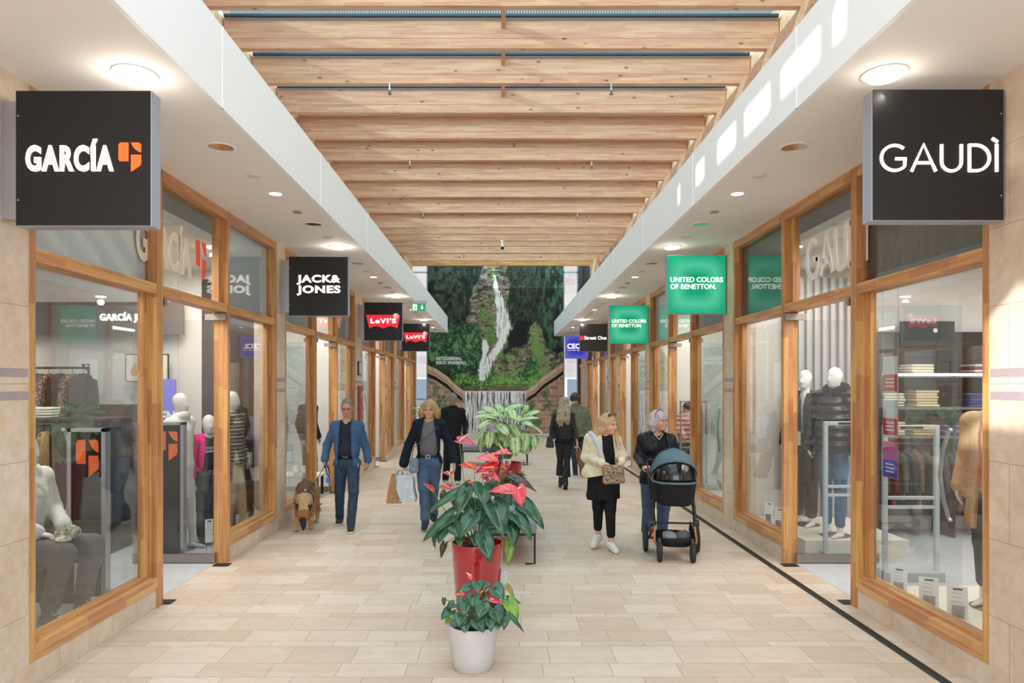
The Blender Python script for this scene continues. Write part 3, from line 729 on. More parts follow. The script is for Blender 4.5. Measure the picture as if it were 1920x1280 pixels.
for s, side in ((-1, 'left'), (1, 'right')):
    xl = -2.2 if s < 0 else 2.3
    for kind, off in (('glow', 0), ('rim', 1.26), ('det', 1.98), ('lit', 2.55), ('brass', 3.26), ('rim2', 3.82), ('det2', 4.5)):
        kd = kind.rstrip('2'); what, cat = DESC[kd]
        for k in range(4 if off > 3.9 and s < 0 else 4):
            y = 4.1 + off + 5.09 * k
            if y > 23.5: continue
            o = pro.get(kd)
            if o is None: o = pro[kd] = PROTO[kd]()
            else: o = copy_tree(o)
            o.location = (xl + (.02 if '2' in kind else 0), y, SOF - .0005)
            where = {'rim': 'beyond each lit disc', 'rim2': 'before each lit disc', 'det': 'between the downlights', 'det2': 'before a lit disc'}.get(kind, '')
            tag(o, '%s in the %s ceiling, %s %s' % (what, side, ORD[k], ('of those ' + where) if where else 'of its row'), cat, 'ceiling fittings on the %s side' % side)
            if kind == 'glow':
                l = lamp('downlight_light', 'POINT', (xl, y, SOF - .13), 4.2, (1, .9, .77)); l.data.shadow_soft_size = .06; l.parent = None
            if kind == 'lit':
                l = lamp('downlight_spot', 'SPOT', (xl, y, SOF - .02), 26, (1, .9, .76)); l.data.spot_size = 1.5; l.data.spot_blend = .6; l.data.shadow_soft_size = .05
# sprinklers and the camera hanging from the beams
def sprinkler():
    o = empty('sprinkler_head'); m = MB(); m.tube([(0, 0, 0), (0, 0, -.10)], .011, 8); m.build('drop_pipe', M_ALU, o)
    m = MB(); m.lathe([(.012, -.10), (.02, -.12), (.014, -.15), (.03, -.155), (.03, -.16), (0, -.162)], 12); m.build('head', plain('sprinkler_metal', '6d6a66', .4, .6), o); return o
sp0 = None
for u, v, Y, nm in ((730, 172, 9.9, 'left'), (1147, 172, 9.9, 'right'), (768, 310, 13.3, 'left'), (1110, 310, 13.3, 'right'), (793, 405, 17.3, 'left'), (1083, 405, 17.3, 'right'), (861, 480, 22.6, 'left'), (1014, 480, 22.6, 'right')):
    o = sprinkler() if sp0 is None else copy_tree(sp0); sp0 = sp0 or o
    o.location = ((u - U0) * Y / F, Y + .04, 6.30)
    tag(o, 'small sprinkler head under the timber roof, %s one of the %s pair' % (nm, {9.9: 'nearest', 13.3: 'second', 17.3: 'third', 22.6: 'farthest'}[Y]), 'sprinkler', 'roof sprinklers')
t = thing('security_camera', 'white tube security camera hanging from a roof beam in the middle', 'camera', ((942 - U0) * 20.7 / F, 20.72, 6.3))
m = MB(); m.tube([(0, 0, 0), (0, 0, -.16)], .03, 12); m.lathe([(.07, 0), (.07, -.015), (.0, -.016)], 16); m.build('mount', M_TRIMRING, t, smooth=True)
m = MB(); m.tube([(0, .12, -.14), (0, -.1, -.24)], [.045, .055], 14); m.build('body', M_TRIMRING, t, smooth=True)
m = MB(); m.tube([(0, -.1, -.24), (0, -.125, -.252)], [.05, .047], 14); m.build('lens', plain('black_lens', '101013', .15), t)
m = MB(); m.tube([(0, 0, -.2), (0, .02, -.5)], .004, 6); m.build('cable', M_TRIMRING, t)
# ------------------------------------------------------------------ smooth solids: distance fields turned into one continuous mesh
class SDF:
    def __init__(s, h=.008): s.h = h; s.ops = []; s.cuts = []; s.slots = []; s.fold = None
    def cap(s, a, b, ra, rb=None, k=.02, sc_=None, sub=False, tg=0):
        s.ops.append(('c', np.array(a, float), np.array(b, float), ra, ra if rb is None else rb, k, sc_, sub, tg)); return s
    def chain(s, pts, rs, k=.02, **kw):
        for i in range(len(pts) - 1): s.cap(pts[i], pts[i + 1], rs[i], rs[i + 1], k, **kw)
        return s
    def ell(s, c, r, k=.02, rot=None, sub=False, tg=0):
        s.ops.append(('e', np.array(c, float), np.array(r, float), np.array(rot) if rot is not None else None, 0, k, None, sub, tg)); return s
    def cut(s, p, n): s.cuts.append((np.array(p, float), np.array(Vector(n).normalized(), float))); return s
    def slot(s, prof, y0=0.0, tilt=0.0):
        """open front of a coat: (z, centre x, half width) samples, cut in front of y0"""
        s.slots.append((sorted(prof), y0, tilt)); return s
    def field(s):
        lo = np.full(3, 1e9); hi = -lo; bb = []
        for o in s.ops:
            if o[0] == 'c':
                r = max(o[3], o[4]); sc_ = np.array(o[6] or (1, 1, 1)); a = np.minimum(o[1], o[2]) - r * sc_; b = np.maximum(o[1], o[2]) + r * sc_
            else:
                r = o[2] if o[3] is None else np.abs(o[3]) @ o[2]; a = o[1] - r; b = o[1] + r
            bb.append((a, b))
            if not o[7]: lo = np.minimum(lo, a); hi = np.maximum(hi, b)
        h = s.h; pad = 3 * h + (s.fold[0] if s.fold else 0); lo = lo - pad; hi = hi + pad
        n = np.ceil((hi - lo) / h).astype(int) + 1
        D = np.full(n, 1.0, np.float32); T = np.zeros(n, np.int8); B = np.full(n, 1e3, np.float32)
        for o, (a, b) in zip(s.ops, bb):
            k = max(o[5], 1e-4); m = k + 3 * h
            i0 = np.clip(np.floor((a - m - lo) / h).astype(int), 0, n - 1); i1 = np.clip(np.ceil((b + m - lo) / h).astype(int) + 1, 1, n)
            if (i1 <= i0).any(): continue
            sl = tuple(slice(p, q) for p, q in zip(i0, i1))
            g = [(lo[j] + h * np.arange(i0[j], i1[j])).astype(np.float32) for j in range(3)]
            X_, Y_, Z_ = np.meshgrid(*g, indexing='ij')
            if o[0] == 'c':
                q = np.array(o[6] or (1, 1, 1), float); A = o[1] / q; Bb = o[2] / q; ba = Bb - A; L = max((ba ** 2).sum(), 1e-9)
                px, py, pz = X_ / q[0] - A[0], Y_ / q[1] - A[1], Z_ / q[2] - A[2]
                t = np.clip((px * ba[0] + py * ba[1] + pz * ba[2]) / L, 0, 1)
                p = (np.sqrt((px - ba[0] * t) ** 2 + (py - ba[1] * t) ** 2 + (pz - ba[2] * t) ** 2) - (o[3] + (o[4] - o[3]) * t)) * q.min()
            else:
                px, py, pz = X_ - o[1][0], Y_ - o[1][1], Z_ - o[1][2]
                if o[3] is not None:
                    M_ = o[3].T; px, py, pz = M_[0, 0] * px + M_[0, 1] * py + M_[0, 2] * pz, M_[1, 0] * px + M_[1, 1] * py + M_[1, 2] * pz, M_[2, 0] * px + M_[2, 1] * py + M_[2, 2] * pz
                r = o[2]; k0 = np.sqrt((px / r[0]) ** 2 + (py / r[1]) ** 2 + (pz / r[2]) ** 2); k1 = np.sqrt((px / r[0] ** 2) ** 2 + (py / r[1] ** 2) ** 2 + (pz / r[2] ** 2) ** 2)
                p = k0 * (k0 - 1) / np.maximum(k1, 1e-6)
            d = D[sl]
            if o[7]:
                hh = np.clip(.5 - .5 * (d + p) / k, 0, 1); D[sl] = d * (1 - hh) - p * hh + k * hh * (1 - hh)
            else:
                hh = np.clip(.5 + .5 * (p - d) / k, 0, 1); D[sl] = p * (1 - hh) + d * hh - k * hh * (1 - hh)
                w_ = p < B[sl]; T[sl] = np.where(w_, o[8], T[sl]); B[sl] = np.minimum(B[sl], p)
        if s.cuts or s.fold or s.slots:
            g = [(lo[j] + h * np.arange(n[j])).astype(np.float32) for j in range(3)]
            X_, Y_, Z_ = np.meshgrid(*g, indexing='ij', sparse=True)
            if s.fold:
                amp, fr, seed = s.fold[:3]; rr = np.random.RandomState(seed); f = 0
                for q in range(5):
                    kx, ky, kz = rr.uniform(-1, 1, 3) * fr * (1 + .5 * q); 
                    if len(s.fold) > 3: kx *= s.fold[3][0]; ky *= s.fold[3][1]; kz *= s.fold[3][2]
                    f = f + np.sin(kx * X_ + ky * Y_ + kz * Z_ + rr.uniform(0, 6.3)) / (1 + .4 * q)
                D = D + (f * amp * .45).astype(np.float32)
            for pr, y0, tl in s.slots:
                zz = Z_[0, 0, :]; zs = [p[0] for p in pr]; xc = np.interp(zz, zs, [p[1] for p in pr]).astype(np.float32); wv = np.interp(zz, zs, [p[2] for p in pr]).astype(np.float32)
                q = np.maximum(np.abs(X_ - xc[None, None, :]) - wv[None, None, :], Y_ - (y0 + tl * (X_ - xc[None, None, :])))
                hh = np.clip(.5 - .5 * (D + q) / .012, 0, 1); D = (D * (1 - hh) - q * hh + .012 * hh * (1 - hh)).astype(np.float32)
            for p, nn in s.cuts:
                D = np.maximum(D, ((X_ - p[0]) * nn[0] + (Y_ - p[1]) * nn[1] + (Z_ - p[2]) * nn[2]).astype(np.float32))
        return D, T, lo, h
    def mesh(s, name, mat, parent=None, post=None):
        D, T, lo, h = s.field()
        i = D < 0
        c = [i[a:i.shape[0] - 1 + a, b:i.shape[1] - 1 + b, e:i.shape[2] - 1 + e] for a in (0, 1) for b in (0, 1) for e in (0, 1)]
        cnt = np.zeros(c[0].shape, np.int8)
        for q in c: cnt += q
        act = np.argwhere((cnt > 0) & (cnt < 8)); N = len(act)
        if N == 0: return None
        idx = np.full(c[0].shape, -1, np.int32); idx[tuple(act.T)] = np.arange(N)
        cv = [D[act[:, 0] + a, act[:, 1] + b, act[:, 2] + e] for a in (0, 1) for b in (0, 1) for e in (0, 1)]
        co = [np.array((a, b, e), float) for a in (0, 1) for b in (0, 1) for e in (0, 1)]
        S_ = np.zeros((N, 3)); K = np.zeros(N)
        for p in range(8):
            for q in (p ^ 1, p ^ 2, p ^ 4):
                if q < p: continue
                m = (cv[p] < 0) != (cv[q] < 0); t = np.where(m, cv[p] / np.where(m, cv[p] - cv[q], 1), 0)
                S_ += np.where(m[:, None], co[p] + (co[q] - co[p]) * t[:, None], 0); K += m
        V = lo + h * (act + S_ / K[:, None])
        Q = []
        for ax in range(3):
            b, e = (ax + 1) % 3, (ax + 2) % 3
            sl0 = [slice(None)] * 3; sl1 = [slice(None)] * 3; sl0[ax] = slice(0, -1); sl1[ax] = slice(1, None)
            A = i[tuple(sl0)]; B_ = i[tuple(sl1)]
            ed = np.argwhere(A != B_); ok = (ed[:, b] > 0) & (ed[:, e] > 0) & (ed[:, b] < idx.shape[b]) & (ed[:, e] < idx.shape[e]); ed = ed[ok]
            flip = A[tuple(ed.T)]
            def at(db, de): z = ed.copy(); z[:, b] -= db; z[:, e] -= de; return idx[tuple(z.T)]
            q4 = np.stack([at(1, 1), at(0, 1), at(0, 0), at(1, 0)], 1); q4[~flip] = q4[~flip][:, ::-1]; Q.append(q4)
        Q = np.concatenate(Q); Q = Q[(Q >= 0).all(1)]
        me = bpy.data.meshes.new(name); me.vertices.add(N); me.vertices.foreach_set('co', V.ravel())
        me.loops.add(Q.size); me.loops.foreach_set('vertex_index', Q.ravel().astype(np.int32)); me.polygons.add(len(Q)); me.polygons.foreach_set('loop_start', np.arange(0, Q.size, 4, dtype=np.int32))
        me.update(calc_edges=True); me.shade_smooth()
        o = link(name, me, mat, parent)
        if isinstance(mat, (list, tuple)):
            ctr = V[Q].mean(1); g = np.clip(np.round((ctr - lo) / h).astype(int), 0, np.array(T.shape) - 1); lab = T[tuple(g.T)].astype(np.int32)
            if post is not None: lab = post(ctr, lab)
            me.polygons.foreach_set('material_index', lab)
        return o
def rotz(a): return Matrix.Rotation(a, 3, 'Z')
def hand(sd, wr, f, n, curl=.5, thumb=1, sz=1.0, tg=0, spread=.0):
    """palm, four fingers and a thumb; f = finger direction, n = palm side, thumb = +-1 picks the thumb side"""
    f = Vector(f).normalized(); n = Vector(n); n = (n - f * n.dot(f)).normalized(); t = f.cross(n) * thumb; wr = Vector(wr); z = sz
    rot = np.array(Matrix((t, f, n)).transposed())
    sd.ell(wr + f * .045 * z, (.041 * z, .056 * z, .019 * z), .012, rot, tg=tg)
    for i, L in enumerate((.072, .080, .075, .058)):
        q = .031 - .0205 * i
        b = wr + f * (.088 - .006 * abs(i - 1.2)) * z + t * q * z
        c1 = curl * (.9 + .12 * i); c2 = curl * 2.0 + .08 * i
        d1 = (f * math.cos(c1) + n * math.sin(c1) + t * q * spread * 8).normalized(); d2 = f * math.cos(c2) + n * math.sin(c2)
        m_ = b + d1 * L * .5 * z; e = m_ + d2 * L * .5 * z
        sd.cap(b - f * .02 * z, b, .0095 * z, .0095 * z, .008, tg=tg); sd.cap(b, m_, .0095 * z, .0088 * z, .003, tg=tg); sd.cap(m_, e, .0088 * z, .0075 * z, .003, tg=tg)
    b = wr + f * .022 * z + t * .032 * z; m_ = b + (t * .55 + f * .75 + n * .35).normalized() * .042 * z; e = m_ + (f * .85 + n * (.3 + curl * .5) - t * .1).normalized() * .032 * z
    sd.cap(b, m_, .0135 * z, .0115 * z, .010, tg=tg); sd.cap(m_, e, .0115 * z, .009 * z, .004, tg=tg)
def head_frame(c, yaw=0, pitch=0, roll=0):
    return Vector(c), Matrix.Rotation(math.radians(yaw), 3, 'Z') @ Matrix.Rotation(math.radians(pitch), 3, 'X') @ Matrix.Rotation(math.radians(roll), 3, 'Y')
def head(sd, c, Rm, s=.95, face=True, wide=1.0, egg=False):
    P = lambda x, y, z: c + Rm @ Vector((x * s * wide, y * s, z * s)); rot = np.array(Rm); E = lambda x, y, z, r, k=.02, **kw: sd.ell(P(x, y, z), [q * s for q in r], k, rot, **kw)
    E(0, .012, .03, (.076 * wide, .096, .102), .02); E(0, -.024, -.042, (.059 * wide, .068, .076), .04)
    if egg:
        sd.cap(P(0, -.088, -.0), P(0, -.100, -.028), .008 * s, .011 * s, .018); E(.0, -.05, -.09, (.03, .03, .024), .03); return
    E(0, -.062, -.092, (.026, .026, .021), .025)
    for q in (-1, 1):
        E(q * .036, -.058, -.030, (.027, .03, .028), .025); E(q * .078 * wide, .016, -.012, (.011, .021, .032), .008)
    if face:
        for q in (-1, 1): E(q * .031, -.100, .006, (.017, .016, .011), .012, sub=True)
        sd.cap(P(-.040, -.080, .026), P(.040, -.080, .026), .011 * s, .011 * s, .014)
        sd.cap(P(0, -.086, .006), P(0, -.110, -.030), .008 * s, .0135 * s, .010); 
        for q in (-1, 1): E(q * .011, -.098, -.034, (.008, .009, .007), .006); E(q * .031, -.079, .005, (.013, .012, .010), .004)
        E(0, -.088, -.060, (.023, .011, .006), .006); E(0, -.086, -.069, (.019, .011, .0065), .006)
def face_tags(c, Rm, s=.95, mouth=.020, browdark=True):
    Ri = np.array(Rm).T; c = np.array(c)
    def f(ctr, lab):
        q = (ctr - c) @ Ri.T / s; x, y, z = q.T; lab = lab.copy(); fr = y < -.066
        lab[fr & (np.abs(x) < mouth) & (z < -.056) & (z > -.074)] = 2
        lab[fr & (np.abs(np.abs(x) - .031) < .0125) & (np.abs(z - .005) < .0062)] = 3
        if browdark: lab[fr & (np.abs(np.abs(x) - .031) < .018) & (np.abs(z - .0245 + np.abs(np.abs(x) - .028) * .15) < .0052)] = 4
        return lab
    return f
def torso(sd, J, g=1.0, o=0.0, k=.045, low=True, tg=0, dz=0, bust=0, belly=0):
    yaw = J.get('yaw', 0); rot = np.array(rotz(math.radians(yaw))); w = J.get('w', 1.0)
    E = lambda c, r, kk=k: sd.ell(c, [r[0] * w + o, r[1] * g + o, r[2] + o * .6], kk, rot, tg=tg)
    E(J['chest'], (.152, .104, .160)); E((J['chest'] + J['waist']) / 2, (.143, .098, .13)); E(J['waist'], (.138, .097, .12))
    if low: E(J['pelvis'], (.158, .110, .105))
    fw = rotz(math.radians(yaw)) @ Vector((0, -1, 0)); sdv = rotz(math.radians(yaw)) @ Vector((1, 0, 0))
    if bust:
        for q in (-1, 1): sd.ell(J['chest'] + fw * .075 + sdv * q * .075 * w + Vector((0, 0, -.02)), (.066 + o, .06 + o + bust, .065 + o), .05, rot, tg=tg)
    if belly: sd.ell(J['waist'] + fw * .05 + Vector((0, 0, -.01)), (.12 * w + o, .075 + belly + o, .12), .06, rot, tg=tg)
    sd.cap(J['shL'], J['shR'], .044 + o * .8, .044 + o * .8, .05, tg=tg)
    for q in ('L', 'R'): sd.cap(J['neck'] + Vector((0, .01, -.025)), J['sh' + q] + Vector((0, .0, .005)), .036 + o * .8, .038 + o * .8, .05, tg=tg)
def neckhole(sd, J, r=.062):
    sd.cap(J['neck'] + Vector((0, -.008, -.035)), J['neck'] + Vector((0, -.015, .12)), r, r * 1.15, .012, sub=True)
def sleeve(sd, J, q, o=0.0, k=.03, to=1.0, tg=0, r=(.050, .043, .041, .034)):
    e = J['el' + q]; wv = e + (J['wr' + q] - e) * to
    sd.cap(J['sh' + q], e, r[0] + o, r[1] + o, k, tg=tg); sd.cap(e, wv, r[2] + o, r[3] + o, .02, tg=tg)
def leg(sd, J, q, o=0.0, k=.03, r=(.084, .060, .054, .045), tg=0, to=1.0):
    kn = J['kn' + q]; an = kn + (J['an' + q] - kn) * to
    sd.cap(J['hip' + q], kn, r[0] + o, r[1] + o, k, tg=tg); sd.cap(kn, an, r[2] + o, r[3] + o, .02, tg=tg)
def shoe(name, an, toe, mat, par, sole=None, w=1.0, high=.0, h=.006, flat=True):
    an = Vector(an); toe = Vector(toe); d = Vector((toe.x - an.x, toe.y - an.y, 0)); d = d.normalized() if d.length > .01 else Vector((0, -1, 0))
    gz = min(toe.z, an.z) - .035 if not flat else 0.0
    dd = (toe - Vector((an.x, an.y, an.z - .06))).normalized()
    hl = Vector((an.x, an.y, max(an.z - .055, .035))) - d * .035
    s_ = SDF(h); s_.cap(hl, toe, .040 * w, .036 * w, .02, sc_=(1, 1, .92)); s_.cap(an + Vector((0, 0, high + .0)), Vector((an.x, an.y, hl.z + .01)), .045 * w, .046 * w, .03); s_.cap(an + Vector((0, 0, -.02)), toe - d * .04, .034 * w, .032 * w, .03)
    n = Vector((0, 0, -1)) if abs(hl.z - toe.z) < .03 else (d.cross(Vector((0, 0, 1)))).cross(toe - hl).normalized()
    if n.z > 0: n = -n
    base = toe + n * .034 if abs(hl.z - toe.z) >= .03 else Vector((toe.x, toe.y, .004))
    s_.cut(base, n); s_.cut(an + Vector((0, 0, high + .025)), (0, 0, 1)); o = s_.mesh(name, mat, par)
    if sole is not None:
        s2 = SDF(h); s2.cap(hl, toe, .044 * w, .040 * w, .01); s2.cut(base, n); s2.cut(base - n * .026, -n); s2.mesh('sole', sole, o)
    return o
def glasses(c, Rm, par, mat, s=.95, r=(.026, .019)):
    P = lambda x, y, z: c + Rm @ Vector((x * s, y * s, z * s)); m = MB()
    for q in (-1, 1):
        pts = [P(q * .033 + r[0] * math.cos(a), -.108 + abs(math.cos(a)) * .003, .002 + r[1] * math.sin(a)) for a in np.linspace(0, 2 * PI, 17)]
        m.tube(pts, .0017, 6, False); m.tube([P(q * .058, -.103, .008), P(q * .079, -.06, .01), P(q * .084, .02, .0)], .0016, 6)
    m.tube([P(-.009, -.110, .006), P(.009, -.110, .006)], .0016, 6); return m.build('glasses', mat, par)
def hair_mat(name, a, b, rough=.45, sc_=(55, 55, 7)):
    if name in MATS: return MATS[name]
    t = NT(name); n = t.noise(t.coords(sc_), 2.0, 4, .6, .3); t.base(t.ramp(n, [(.32, b), (.68, a)])); t.set('Roughness', rough); t.bump(n, .5, .006); MATS[name] = t.m; return t.m
def cloth(name, a, b=None, vs=60, rough=.85, bump=.25, bs=260, sc_=(1, 1, 1), fold=0.0):
    if name in MATS: return MATS[name]
    t = NT(name); v = t.coords(sc_); n = t.noise(v, vs, 4, .6); b = b or a
    t.base(t.ramp(n, [(.34, b), (.66, a)])); t.set('Roughness', rough); t.set('Specular IOR Level', .25)
    hgt = t.noise(v, bs, 2)
    if fold: hgt = t.math('ADD', t.math('MULTIPLY', hgt, .25), t.math('MULTIPLY', t.noise(t.coords((9, 9, 4)), 1.0, 3, .5, 1.0), fold))
    t.bump(hgt, bump, .006 if not fold else .02); MATS[name] = t.m; return t.m
def skin(name, c, lips='b4756a', eye='3b302c', brow='6a5340'):
    t = NT(name); n = t.noise(t.coords(), 30, 3); cc = lin(c); t.base(t.ramp(n, [(.3, tuple(x * .9 for x in cc[:3]) + (1,)), (.7, cc)])); t.set('Roughness', .5); t.set('Subsurface Weight', .08); t.set('Subsurface Radius', (.012, .005, .003))
    return [t.m, t.m, plain(name + '_lips', lips, .45), plain(name + '_eye', eye, .2), plain(name + '_brow', brow, .7)]
# ------------------------------------------------------------------ people in the passage
def rig(u, Y):
    x0 = (u - U0) * Y / F
    return (x0, Y, 0), (lambda a, b, dy=0.0: Vector(((a - U0) * (Y + dy) / F - x0, dy, EYE - (b - V0) * (Y + dy) / F)))
def collar(sd, c, r, tube, gap=50, tilt=.02, tg=0, front=-90, up=0):
    n = 14; pts = []
    for i in range(n + 1):
        a = math.radians(front + gap + (360 - 2 * gap) * i / n); pts.append(c + Vector((r * math.cos(a), r * math.sin(a) * .9, tilt * math.sin(a) + up)))
    for i in range(n): sd.cap(pts[i], pts[i + 1], tube, tube, .01, sc_=(1, 1, 1.5), tg=tg)
def belt(c, rx, ry, mat, par, h=.036, buckle=None):
    m = MB(); m.lathe([(1.0, -h / 2), (1.02, -h / 2), (1.02, h / 2), (1.0, h / 2)], 40, c, None, rx, ry); o = m.build('belt', mat, par, smooth=True)
    if buckle:
        b = MB(); y = c.y - ry * 1.03
        for x0, x1, z0, z1 in ((-.028, .028, .016, .022), (-.028, .028, -.022, -.016), (-.028, -.022, -.022, .022), (.022, .028, -.022, .022)): b.box(c.x + x0, c.x + x1, y - .006, y, c.z + z0, c.z + z1)
        b.build('buckle', buckle, o)
def mats(x): return x
def base_body(J, sk, hd, hands=(), h=.007, arms=True, legs=True, wide=1.0, face=True, hs=.95, lips=.02, shin=False):
    sd = SDF(h); c, Rm = hd
    head(sd, c, Rm, hs, face, wide)
    sd.cap(c + Rm @ Vector((0, .022, -.05)), J['neck'] + Vector((0, .005, -.03)), .052, .060, .03)
    torso(sd, J, .86, -.022)
    for q in 'RL':
        if arms: sleeve(sd, J, q, -.010, r=(.050, .043, .040, .029))
        if legs: leg(sd, J, q, -.014); sd.cap(J['an' + q], J['an' + q] + Vector((0, 0, -.045)), .032, .032, .02)
    for a in hands: hand(sd, *a[:3], **a[3])
    return sd.mesh('body', sk, None, face_tags(c, Rm, hs, lips) if face else None)
DENIM = cloth('dark_blue_denim', '34455c', '2a394d', 30, .8, .4, 300, fold=1.0); DENIM2 = cloth('mid_blue_denim', '526884', '43566f', 9, .8, .35, 300, fold=1.0)
SOLE_W = plain('white_sole', 'e9e7e2', .6)
BLACKC = cloth('black_cotton', '1c1c1f', '131315', 60, .8, .3, fold=.9)

# --- man in blue jacket walking the dog
loc, P = rig(650, 9.1)
man = thing('person', 'grey-haired person with glasses in blue zip jacket and jeans walking a dog', 'person', loc)
J = dict(neck=P(650, 791), chest=P(650, 813), waist=P(651, 843), pelvis=P(651, 868), shR=P(629, 799), shL=P(673, 799), elR=P(614, 833, .05), wrR=P(609, 861, -.07),
         elL=P(685, 834, .07), wrL=P(690, 863, .02), hipR=P(640, 871), hipL=P(662, 871), knR=P(637, 920, .04), anR=P(637, 968, .30), knL=P(663, 921, -.13), anL=P(658, 981, -.18), w=1.03)
sk = skin('skin_tanned', 'c48f77', 'b07a68', '3a2f2a', '8d7a6c')
hd = head_frame(P(650.5, 764.5, -.02), 4, 14)
o = base_body(J, sk, hd, [(J['wrR'], (.0, -.08, -1), (1, 0, 0), dict(curl=1.0, thumb=-1)), (J['wrL'], (-.06, -.05, -1), (-1, .2, 0), dict(curl=.45, thumb=1))]); o.parent = man
sd = SDF(.007); torso(sd, J, 1.0, .004, low=False, belly=.012); neckhole(sd, J, .052); sd.cut(P(651, 857), (0, 0, -1)); collar(sd, J['neck'] + Vector((0, .0, -.005)), .062, .013, 28); sd.mesh('shirt', cloth('navy_shirt', '232a3a', '1a2030', 90, .8, fold=.5), man)
sd = SDF(.007); sd.ell(J['pelvis'], (.160, .112, .11), .045)
for q in 'RL': leg(sd, J, q, .005, r=(.084, .064, .060, .052))
sd.fold = (.003, 28, 3, (.6, .6, 1.2)); sd.cut(P(651, 852), (0, 0, 1)); sd.mesh('jeans', DENIM, man)
belt(P(651, 852.5), .158, .118, plain('black_leather', '17171a', .35), man, buckle=M_ALU)
sd = SDF(.007); torso(sd, J, 1.06, .024, belly=.02)
for q in 'RL': sleeve(sd, J, q, .013); sd.cap(J['el' + q] + (J['wr' + q] - J['el' + q]) * .88, J['wr' + q], .050, .047, .01)
collar(sd, J['neck'] + Vector((0, .005, -.005)), .074, .016, 42)
neckhole(sd, J, .07); sd.slot([(P(650, 786).z, 0, .075), (P(650, 800).z, .0, .075), (P(650, 845).z, .0, .088), (P(650, 878).z, .005, .105)], -.045)
sd.fold = (.004, 45, 5); sd.cut(P(651, 872), (0, 0, -1)); jk = sd.mesh('jacket', cloth('blue_knit_fleece', '4a6a8e', '35506f', 120, .95, .5, 320), man)
m = MB(); m.tube([P(672, 868, -.18), P(671, 876, -.19)], .004, 6); m.build('zip_pull', M_ALU, jk)
shoe('shoe', J['anR'], P(634, 979.5, .17), plain('dark_trainer', '23252b', .7), man, SOLE_W, flat=False); shoe('shoe', J['anL'], P(657, 995, -.33), plain('dark_trainer', '23252b', .7), man, SOLE_W)
HG = hair_mat('short_grey_hair', '958d84', '524c46', sc_=(90, 90, 40))
c, Rm = hd; HP = lambda x, y, z: c + Rm @ Vector((x, y, z)) * .95
sd = SDF(.006); rot = np.array(Rm); sd.ell(HP(0, .016, .034), (.0745, .094, .099), .02, rot); sd.ell(HP(0, -.095, -.03), (.085, .092, .108), .01, rot, sub=True); sd.ell(HP(0, .01, -.12), (.13, .14, .10), .01, rot, sub=True); sd.mesh('hair', HG, man)
glasses(c, Rm, man, M_DARK)

# --- leash, poop-bag dispenser and dog
dogloc, D = rig(572, 9.05)
M_FUR = [hair_mat('dog_tan_fur', 'b98d5c', '6e4a2b', .8, (60, 60, 60)), hair_mat('dog_pale_fur', 'c9aa7e', '94744e', .8, (60, 60, 60)), hair_mat('dog_black_fur', '231d1a', '120f0e', .6, (60, 60, 60)), hair_mat('dog_saddle_fur', '7d5a36', '2f2219', .8, (70, 70, 30)), hair_mat('dog_russet_fur', 'a8733f', '74491f', .8, (60, 60, 60))]
dog = thing('dog', 'tan shepherd dog with dark muzzle sniffing the floor on a leash', 'dog', dogloc)
sd = SDF(.007)
W = lambda x, y, z: Vector((x, y, z))
rump = W(-.075, .42, .47); mid = W(-.06, .20, .47); with_ = W(.015, -.05, .455); nk = W(.045, -.19, .39); hc = W(.065, -.275, .26)
sd.cap(rump, mid, .105, .118, .06, sc_=(.92, 1, 1.08), tg=3); sd.cap(mid, with_, .118, .13, .06, sc_=(.92, 1, 1.12), tg=3); sd.cap(with_, nk, .112, .085, .06, tg=1); sd.cap(nk, hc, .088, .07, .05, tg=1)
sd.ell(W(.0, -.06, .36), (.105, .14, .15), .06, tg=0); sd.ell(W(-.04, .2, .40), (.10, .2, .10), .05, tg=0)
rh = np.array(Matrix.Rotation(math.radians(52), 3, 'X'))
sd.ell(hc, (.075, .085, .075), .03, rh, tg=4); nose = W(.075, -.335, .085)
sd.cap(hc + W(.002, -.03, -.05), W(.07, -.325, .13), .048, .033, .03, tg=2); sd.cap(W(.07, -.325, .13), nose, .033, .027, .02, tg=2); sd.ell(nose + W(0, -.012, -.012), (.019, .016, .014), .008, tg=2)
for q in (-1, 1):
    eb = hc + W(q * .052, .015, .045); et = hc + W(q * .098, -.01, .125)
    sd.cap(eb, et, .034, .008, .015, sc_=(1, .55, 1), tg=2); sd.ell(hc + W(q * .05, -.045, -.015), (.035, .04, .05), .02, tg=4)
for x, y, fy, dx in ((-.075, -.10, -.13, 0), (.085, -.04, .02, .0)):       # front legs, elbow and wrist
    sd.chain([W(x * .9, y + .06, .36), W(x, y + .06, .26), W(x, y, .13), W(x, fy, .04)], [.075, .048, .030, .028], .03, tg=0); sd.ell(W(x, fy - .025, .022), (.032, .045, .024), .015, tg=1)
for x, y in ((-.15, .34), (.03, .40)):                                    # hind legs: knee forward, hock back
    sd.chain([W(x * .6 - .03, y + .06, .44), W(x, y - .03, .27), W(x, y + .12, .16), W(x, y + .08, .035)], [.095, .06, .032, .027], .03, tg=0); sd.ell(W(x, y + .045, .022), (.032, .045, .024), .015, tg=1)
sd.chain([rump + W(0, .08, .03), W(-.09, .56, .35), W(-.09, .60, .2), W(-.09, .58, .12)], [.05, .05, .045, .02], .04, tg=3)
sd.fold = (.006, 120, 9)
def dogtags(ctr, lab):
    lab = lab.copy(); x, y, z = ctr.T
    lab[(lab == 3) & (z < .50 + .02 * np.sin(40 * y))] = 0; lab[(lab == 0) & (z < .17)] = 1; lab[(z < .045) & (y < -.28) & (lab != 2)] = 2
    return lab
sd.mesh('body', M_FUR, dog, dogtags)
m = MB()
for q in (-1, 1): m.lathe([(0, -.01), (.009, -.006), (.011, 0), (.009, .006), (0, .01)], 10, hc + W(q * .033 , -.072, -.022))
